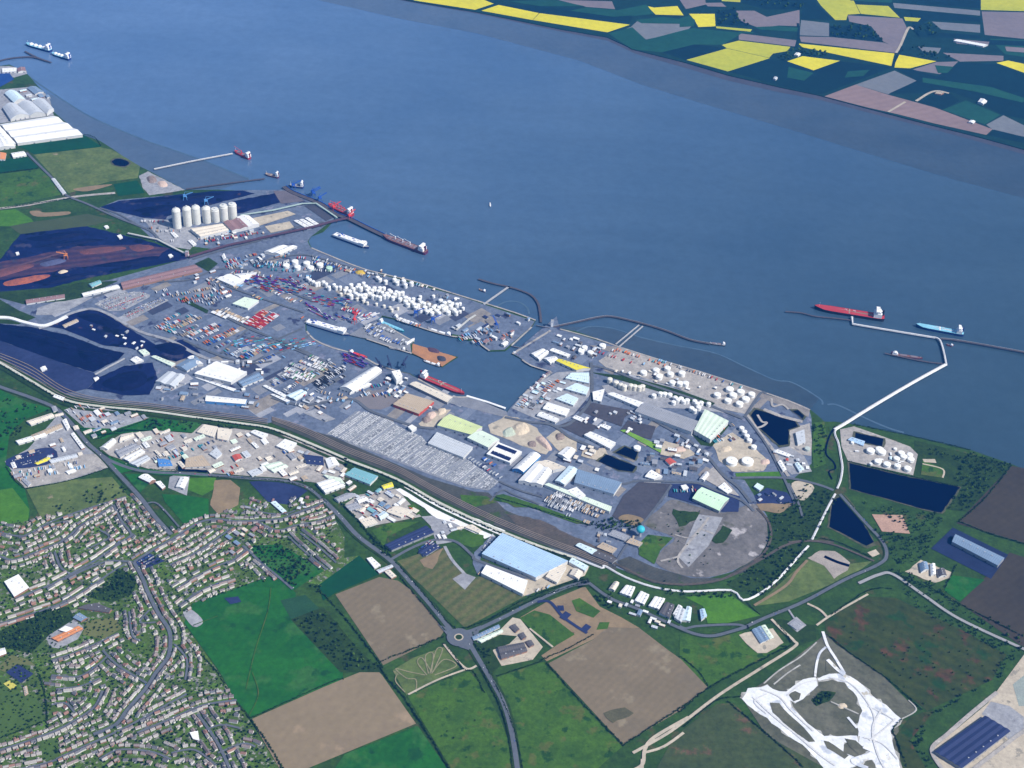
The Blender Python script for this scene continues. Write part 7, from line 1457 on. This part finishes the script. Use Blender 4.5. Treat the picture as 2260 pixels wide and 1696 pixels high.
if rest:
    V0 = []; F0 = []
    for wm, rm_, cm, gm in HT:
        V0 += [np.array(wm.v), np.array(rm_.v), np.array(cm.v)]; F0 += [wm.f, rm_.f, cm.f]
    xf = []; mi = []
    for q, rz, tt, rf, wl, d, side in rest:
        for j, m_ in ((0, wl), (1, 3 + rf), (2, 8)): xf.append((tt*3 + j, q.x, q.y, G0 + 1.2, rz, 1, 1, 1)); mi.append(m_)
    o = scatter_mesh('houses', V0, F0, xf, HW + HR + [M_CHIM], mi); o['kind'] = 'stuff'; o['label'] = 'farther rows of brown and pale roofed houses in the town'
print('houses', len(hs), 'cars', len(cars), 'con', len(con), 'trailers', len(tr))

# ------------------------------------------------------------------ trees, hedges and woods
LEAF = [mat('foliage_dark', (0.014, 0.036, 0.006), (0.008, 0.022, 0.004), 0.15, fine=0.4, fsc=0.6), mat('foliage_mid', (0.028, 0.070, 0.008), (0.017, 0.046, 0.006), 0.15, fine=0.4, fsc=0.6), mat('foliage_light', (0.070, 0.130, 0.012), (0.042, 0.090, 0.010), 0.15, fine=0.4, fsc=0.6)]
M_TRUNK = paint('bark', (0.09, 0.065, 0.045))
def crown(seed, n=46):
    rng = np.random.default_rng(seed); V = []; F = []
    for i in range(n):
        d = rng.normal(size=3); d /= np.linalg.norm(d); rad = .62 + .42 * rng.random()
        c = d * np.array((1, 1, .8)) * rad * (0.8 if rng.random() < .4 else 1) + np.array((0, 0, 1.5))
        a = rng.normal(size=3); a -= a.dot(d) * d * .6; a /= np.linalg.norm(a); b = np.cross(d, a); b /= np.linalg.norm(b); sz = .30 + .22 * rng.random()
        k = len(V); V += [c + a*sz, c + b*sz*.9, c - a*sz*.8, c - b*sz]; F.append((k, k+1, k+2, k+3))
    k = len(V)                          # ragged inner mass
    for j in range(3):
        for i in range(6): t = i*math.pi/3 + j*.5; r = (.62, .70, .30)[j] * (0.8 + .4*rng.random()); V.append(np.array((r*math.cos(t), r*math.sin(t), (.9, 1.55, 2.1)[j])))
    for j in range(2):
        for i in range(6): F.append((k+6*j+i, k+6*j+(i+1) % 6, k+6*j+6+(i+1) % 6, k+6*j+6+i))
    F.append(tuple(k+12+i for i in range(6)))
    return np.array(V), F
CRN = [crown(s) for s in range(5)]; CL = [crown(s + 20, 16) for s in range(4)]
TP = {}
def tree(p, sz, k, leaf, label):
    if (k, leaf) not in TP:
        o = bpy.data.objects.new('tree', None); COL.objects.link(o); TP[(k, leaf)] = o
        new_obj('crown', CRN[k][0], CRN[k][1], LEAF[leaf], o)
        b = MB().lathe((0, 0, 0), [(.16, -.1), (.10, .6), (.07, 1.2)], 7)
        for a in (0, 2.1, 4.2): b.bar((0, 0, .7), (.45*math.cos(a), .45*math.sin(a), 1.4), .07)
        b.build('trunk', M_TRUNK, o); o.location = p; o.scale = (sz, sz, sz); o['label'] = label
    else: o = copy_thing(TP[(k, leaf)], p, random.random() * 6.28, label, (sz, sz, sz*random.uniform(.85, 1.15)))
    o['category'] = 'tree'; o['group'] = 'trees'; return o
def wood_pts(s, spacing, seed, prob=1):
    rng = random.Random(seed); P = gp(s); xs = [p.x for p in P]; ys = [p.y for p in P]; out = []
    x = min(xs)
    while x < max(xs):
        y = min(ys)
        while y < max(ys):
            q = Vector((x + rng.uniform(-.5, .5)*spacing, y + rng.uniform(-.5, .5)*spacing, G0))
            if rng.random() < prob and inside(q, P): out.append(q)
            y += spacing
        x += spacing
    return out
def mass(name, pts, label, size=(2.6, 4.6), leaf=(0, 0, 0, 1, 1, 2), seed=0):
    rng = random.Random(seed); pts = [p for p in pts if all((p.x-o.x)**2 + (p.y-o.y)**2 > (r_+3)**2 for o, r_ in BLOCKED)]
    if not pts: return
    xf = []; mi = []
    for p in pts: s_ = rng.uniform(*size); xf.append((rng.randrange(4), p.x, p.y, G0 + .8, rng.random()*6.3, s_, s_, s_*rng.uniform(.8, 1.1))); mi.append(rng.choice(leaf))
    o = scatter_mesh(name, [c[0] for c in CL], [c[1] for c in CL], xf, LEAF, mi); o['kind'] = 'stuff'; o['label'] = label
WOODS = [
 ('L 580 900 800 660 980 720 1000 780 900 960 840 1020 640 1290 410 1340 320 1300 480 1200 570 1070', 13, .55, 'dense scrub wood inside the bend of the white pipe rack'), ('L 400 1400 480 1330 640 1200 800 1080 830 1110 700 1250 560 1380', 10, .5, 'trees along the outside of the pipe rack'),
 ('L 1300 860 1640 860 1700 900 1600 1080 1600 1130 1480 1180 1400 1200 1340 1080 1240 960 1320 975 1490 990', 12, .7, 'dark wood around the pink gravel'), ('L 1110 770 1660 870 1700 900 1500 870 1240 850', 12, .5, 'tree belt below the large navy pond'), ('K 1860 1270 2130 1360 2040 1440 1860 1660 1700 1640 1820 1490 1760 1440', 12, .75, 'wood between the navy pond and the brown field'), ('K 1570 1250 1860 1320 1830 1350 1600 1290', 11, .6, 'tree belt along the river bank at the right'),
 ('L 1330 1200 1450 1230 1640 1310 1800 1430 2212 1640 2212 1700 1800 1500 1560 1400', 10, .35, 'scrub along the grey lane'), ('M 1400 450 1560 600 1830 740 2212 890 2212 930 2080 930 1830 790 1560 680', 11, .5, 'scrub between the lane and the brown heath'), ('M 2080 930 2180 920 2060 1080 1600 1340 1500 1440 1480 1480 1600 1290 2010 1090', 10, .45, 'hedgerow trees along the right side of the heath'), ('M 1480 1470 1560 1380 1600 1420 1560 1500 1640 1659 1560 1659', 10, .4, 'scrub at the foot of the heath'),
 ('M 845 1220 920 1165 1000 1175 960 1230 880 1258', 8, .8, 'clump of dark trees inside the chalk ring'), ('J 140 1370 330 1290 560 1560 700 1690 460 1690', 11, .55, 'dark wood between the green field and the tan fields'), ('J 0 850 230 1040 320 1150 300 1200 100 1090 0 1010', 10, .3, 'trees at the back of the right edge of town'), ('E 1610 240 1800 230 2070 390 1880 500 1740 420', 9, .35, 'copse at the end of the green lane'),
 ('E 0 800 260 660 430 630 330 790 200 920 0 900', 10, .7, 'trees around the orange roofed school'), ('E 560 560 720 600 860 520 880 420 760 380 660 480', 9, .5, 'trees of the town park'), ('D 930 250 1540 300 1480 320 1290 285 1240 330 930 310', 10, .6, 'trees along the railway above the estate'), ('D -60 100 330 190 150 260 60 350 30 500 -60 500', 14, .35, 'trees of the left meadow'),
 ('D 180 860 480 845 800 745 830 700 700 640 560 720 300 830', 9, .3, 'bushes above the town'), ('I 700 900 960 900 980 960 760 970 680 960', 9, .6, 'dark trees left of the blue water tower'), ('I 620 920 760 890 960 920 940 960 700 960', 9, .3, 'bushes along the yard by the water tower'), ('I 1060 1330 1300 1370 1540 1360 1620 1420 1500 1400 1340 1400 1100 1370', 9, .5, 'trees under the pipe rack'),
 ('P 1000 770 830 850 960 900 900 960 990 1010 920 1000 830 880', 9, .4, 'trees in the roundabout compound'), ('J 640 800 780 960 780 1000 700 930 600 820', 9, .6, 'tree belt beside the bypass'), ('P 1610 560 1720 540 1740 640 1650 620', 8, .6, 'dark trees at the head of the terrace of units'), ('C 0 1080 120 1110 240 1200 200 1230 60 1190 -40 1150', 11, .5, 'scrub by the left sidings'),
 ('N 960 172 1200 162 1310 268 960 234', 30, .6, 'far wood in the fields beyond the river'), ('N 240 75 360 65 380 130 460 168 240 158', 30, .6, 'far wood beside the yellow field'), ('N 400 0 860 0 880 38 770 60 560 60', 34, .5, 'far woods along the top edge'), ('N 1500 180 1640 150 1680 230 1930 240 1540 245', 30, .4, 'far trees round a village'), ('N 560 370 690 345 760 310 900 330 1000 370 820 360 680 392', 24, .4, 'far farm trees beside the yellow fields'),
 ('N 1420 320 1560 300 1660 370 1780 360 1700 390 1430 350', 26, .4, 'far hedgerow trees below the village'), ('H 2080 1100 2150 1090 2160 1300 2100 1400', 10, .2, 'bushes by the winding drain'), ('K 870 1100 930 1090 940 1180 915 1270 930 1340 870 1370', 9, .2, 'bushes in the strip by the drain'),
]
for i, (s, sp, pr_, lab) in enumerate(WOODS): mass('woodland', wood_pts(s, sp, i, pr_), lab, (1.7, 5.6) if sp < 20 else (6, 11), seed=i)
HEDGES = [
 ('J 300 1170 500 1390 700 1655 P 210 1000', 6, 'dark hedge down the left side of the square tan field'), ('P 210 985 430 900 640 815', 6, 'hedge along the lower side of the square tan field'), ('P 215 1000 300 1110 400 1230 560 1480 690 1690', 7, 'long dark hedge between the pinkish field and the green one'), ('E 1520 1240 1610 1350 1720 1500 1830 1690', 6, 'hedge between the lowest houses and the pinkish field'), ('E 1610 1340 2120 1110 2212 1090', 4, 'thin hedge along the top of the pinkish field'), ('E 1210 830 1290 930 1400 1050 1480 1190', 5, 'hedge between the town and the green field'),
 ('P 1300 985 1460 1170 1620 1340 1790 1510', 6, 'dark hedge on the left side of the wide tan field'), ('P 1270 965 1440 890 1600 800', 5, 'hedge at the top of the wide tan field'), ('P 980 1070 1280 970', 4, 'short hedge behind the roundabout compound'), ('P 870 1010 980 1220 1050 1430 1080 1690', 5, 'left roadside hedge of the road running out at the bottom'), ('P 900 990 1010 1210 1090 1420 1150 1690', 5, 'right roadside hedge of the road running out at the bottom'), ('P 1790 1515 2212 1240', 6, 'hedge along the bottom of the wide tan field'),
 ('M 0 1300 180 1150 460 1000 700 880', 7, 'dark hedge along the pale track at the lower right'), ('M 20 1400 230 1230 400 1200', 5, 'hedge below the pale track'), ('M 310 1235 560 1440 800 1659', 6, 'hedge on the left flank of the chalk workings'), ('M 940 800 1120 940 1330 1085 1560 1290', 6, 'dark hedge between chalk workings and brown heath'), ('M 1420 1350 1370 1420 1400 1500 1460 1659', 6, 'hedge on the right flank of the chalk workings'), ('M 600 700 720 860 640 880', 5, 'hedge beside the track bend'), ('M 970 680 1210 520 1370 510', 5, 'hedge along the top of the heath'),
 ('J 830 1100 1000 1300 1120 1440', 5, 'hedge between the square tan field and the bypass'), ('J 800 1000 960 1180 1140 1390 1230 1420 1420 1350 1640 1230 2010 1090', 6, 'roadside hedge wrapping the mown grass'), ('J 1290 1450 1320 1560 1420 1600', 6, 'hedge round the near corner of the roundabout'), ('J 480 350 800 475 1060 622 1400 780 1700 900 1960 985', 7, 'long dark tree belt below the railway path'), ('C 0 715 200 832 420 955 640 995 960 1022', 6, 'dark hedge under the left railway path'), ('C 1250 1062 1550 1105 1720 1130 1900 1198 2212 1330', 6, 'dark hedge under the middle railway path'),
 ('L 1790 910 2000 990 2240 1060', 6, 'hedge between the two dark brown fields'), ('L 2130 550 1960 760 1790 910', 6, 'hedge on the left of the upper brown field'), ('L 1700 1340 1740 1260 1780 1180', 5, 'hedge beside the navy forecourt'), ('L 1380 1240 1640 1350 1800 1440 2212 1650', 5, 'hedge along the edge of the lower brown field'), ('L 700 1000 850 1010 1010 1040 1230 1140', 5, 'hedge along the loop railway'), ('D 40 560 90 640 160 700', 5, 'hedge round the left corner of the estate'), ('D 160 700 430 650 700 565', 4, 'hedge below the left estate'), ('D 620 380 960 250', 5, 'hedge along the strip above the junction'),
 ('D 660 470 860 560 1140 580 1330 600', 4, 'hedge between estate and bypass'), ('D 1340 620 1700 640 1980 690 2100 790', 4, 'hedge below the bypass'), ('E 240 1030 290 1180 310 1440', 6, 'hedge at the edge of the sports field'), ('E 0 1470 290 1360', 6, 'hedge below the sports field'), ('J 400 570 520 690 640 830 770 960', 7, 'green belt on the right of the bypass'), ('I 0 1540 340 1390 640 1290', 5, 'hedge of the road beside the factory'), ('I 1640 1420 1740 1510', 4, 'hedge running down from the pipe rack elbow'), ('I 30 750 340 840 640 935', 5, 'hedge under the trailer park'),
 ('A 110 935 540 868 650 940', 5, 'hedge round the far dark field'), ('A 0 1115 255 1085', 6, 'hedge between the far left fields'), ('B 0 530 200 500 480 460', 5, 'hedge along the pale far track'), ('K 1090 1340 1450 1428 1790 1500', 5, 'hedge on the top bank of the navy pond'), ('K 1120 1100 1480 1172 1870 1265', 5, 'grassy river bank hedge right of the jetty'), ('M 180 1130 120 1040 0 940', 5, 'hedge between the pasture and the wide tan field'), ('P 640 860 700 930 770 1030 830 1040 900 1180', 5, 'hedge beside the maze-cut field'),
]
for i, (s, w, lab) in enumerate(HEDGES):
    P = smooth_line(gp(s), 5); rng = random.Random(100 + i); xf = []; mi = []
    for a, b in zip(P, P[1:]):
        d = b - a; n = max(1, int(d.length / (w * .62))); u = d.normalized(); nn = Vector((-u.y, u.x, 0))
        for j in range(n):
            if rng.random() < .05: continue
            q = a + d * (j / n) + nn * rng.uniform(-.35, .35) * w; s_ = w * rng.uniform(.30, .58); xf.append((rng.randrange(4), q.x, q.y, G0 + 1.5 - s_*.5, rng.random()*6.3, s_, s_, s_*.9)); mi.append(rng.choice((0, 0, 1)))
    o = scatter_mesh('hedge', [c[0] for c in CL], [c[1] for c in CL], xf, LEAF, mi); tag(o, lab, 'hedge', 'field hedges and tree belts')
# single trees: gardens of the town and the open ground
cand = []
rng = random.Random(77)
for q in wood_pts('D -150 950 480 850 900 740 1090 960 1400 870 2080 760 2180 1180 1800 1270 1230 1440 E 1180 730 1500 1200 1830 1720 -150 1720', 12, 55, .7):
    if not near(q, 2.6) and all(seg_d(q, Q) > ww/2 + 3 for Q, ww, _ in SL): cand.append((q, rng.uniform(1.9, 3.9), 'town garden'))
for s, n_, wh in (('P 480 1420 1040 1300 1060 1659 700 1659', 10, 'bottom pasture'), ('M 960 720 1800 800 2000 1050 1560 1260', 40, 'brown heath'), ('I 700 1180 1000 1250 1300 1300 1100 1300 800 1230', 14, 'loop railway'), ('I 990 900 1300 830 1700 860 1770 1000 1500 1220 1150 1170', 40, 'grey waste ground'), ('M 560 1120 860 920 980 880 1300 1100 1500 1280 1340 1250 1100 1100', 30, 'chalk workings'), ('I 1650 1390 2050 1100 2200 1300 1800 1500', 40, 'rough grass by the spoil'), ('J 800 1000 1200 1120 1250 1380', 16, 'mown grass'), ('K 1560 1280 1830 1340 1800 1480 1520 1420', 30, 'meadow right of the tank yard'), ('A 240 1000 700 960 860 1080 700 1160 440 1230', 40, 'far mottled pasture')):
    for q in wood_pts(s, 34, n_, n_ / 60): cand.append((q, rng.uniform(1.6, 3.0), wh))
cand = [c for c in cand if all((c[0].x-o.x)**2 + (c[0].y-o.y)**2 > (r_+3)**2 for o, r_ in BLOCKED)]
cand = [c for c in cand if 0 < proj(c[0])[0] < 2260 and proj(c[0])[1] < 1696]
town = [c for c in cand if c[2] == 'town garden']; other = [c for c in cand if c[2] != 'town garden']
town.sort(key=lambda c: c[0].length); pick = other[:90] + town[:300 - min(90, len(other))]
def nearest_street(q): return min(SL, key=lambda t: seg_d(q, t[0]))[2]
tc = {}
for q, sz, wh in pick:
    k = wh if wh != 'town garden' else nearest_street(q); tc[k] = tc.get(k, 0) + 1; lf = rng.choice((0, 0, 1, 1, 2)); q.z = G0 + .8
    tree(q, sz, rng.randrange(5), lf, f"{('dark', 'mid green', 'light green')[lf]} tree, {ordinal(tc[k])} nearest, {'in gardens by the' if wh == 'town garden' else 'on the'} {k}")
mass('trees', [c[0] for c in town[300 - min(90, len(other)):]], 'farther garden trees of the town', (1.9, 3.9), (0, 0, 1, 1, 2), 9)
# ------------------------------------------------------------------ haze: one closed box of thin blue air
hm = bpy.data.materials.new('thin_blue_air'); hm.use_nodes = True; hn = hm.node_tree
hn.nodes.remove(hn.nodes['Principled BSDF'])
pv = hn.nodes.new('ShaderNodeVolumePrincipled'); pv.inputs['Color'].default_value = (0.03, 0.32, 1.0, 1); pv.inputs['Density'].default_value = 2.1e-5; pv.inputs['Anisotropy'].default_value = 0.0
hn.links.new(pv.outputs[0], hn.nodes['Material Output'].inputs['Volume'])
hb = MB().box((0, 0, H_CAM / 2), (2 * S_ + 200, 2 * S_ + 200, H_CAM + 60)).build('haze', hm); hb['kind'] = 'stuff'; hb['label'] = 'thin blue haze over the estuary'
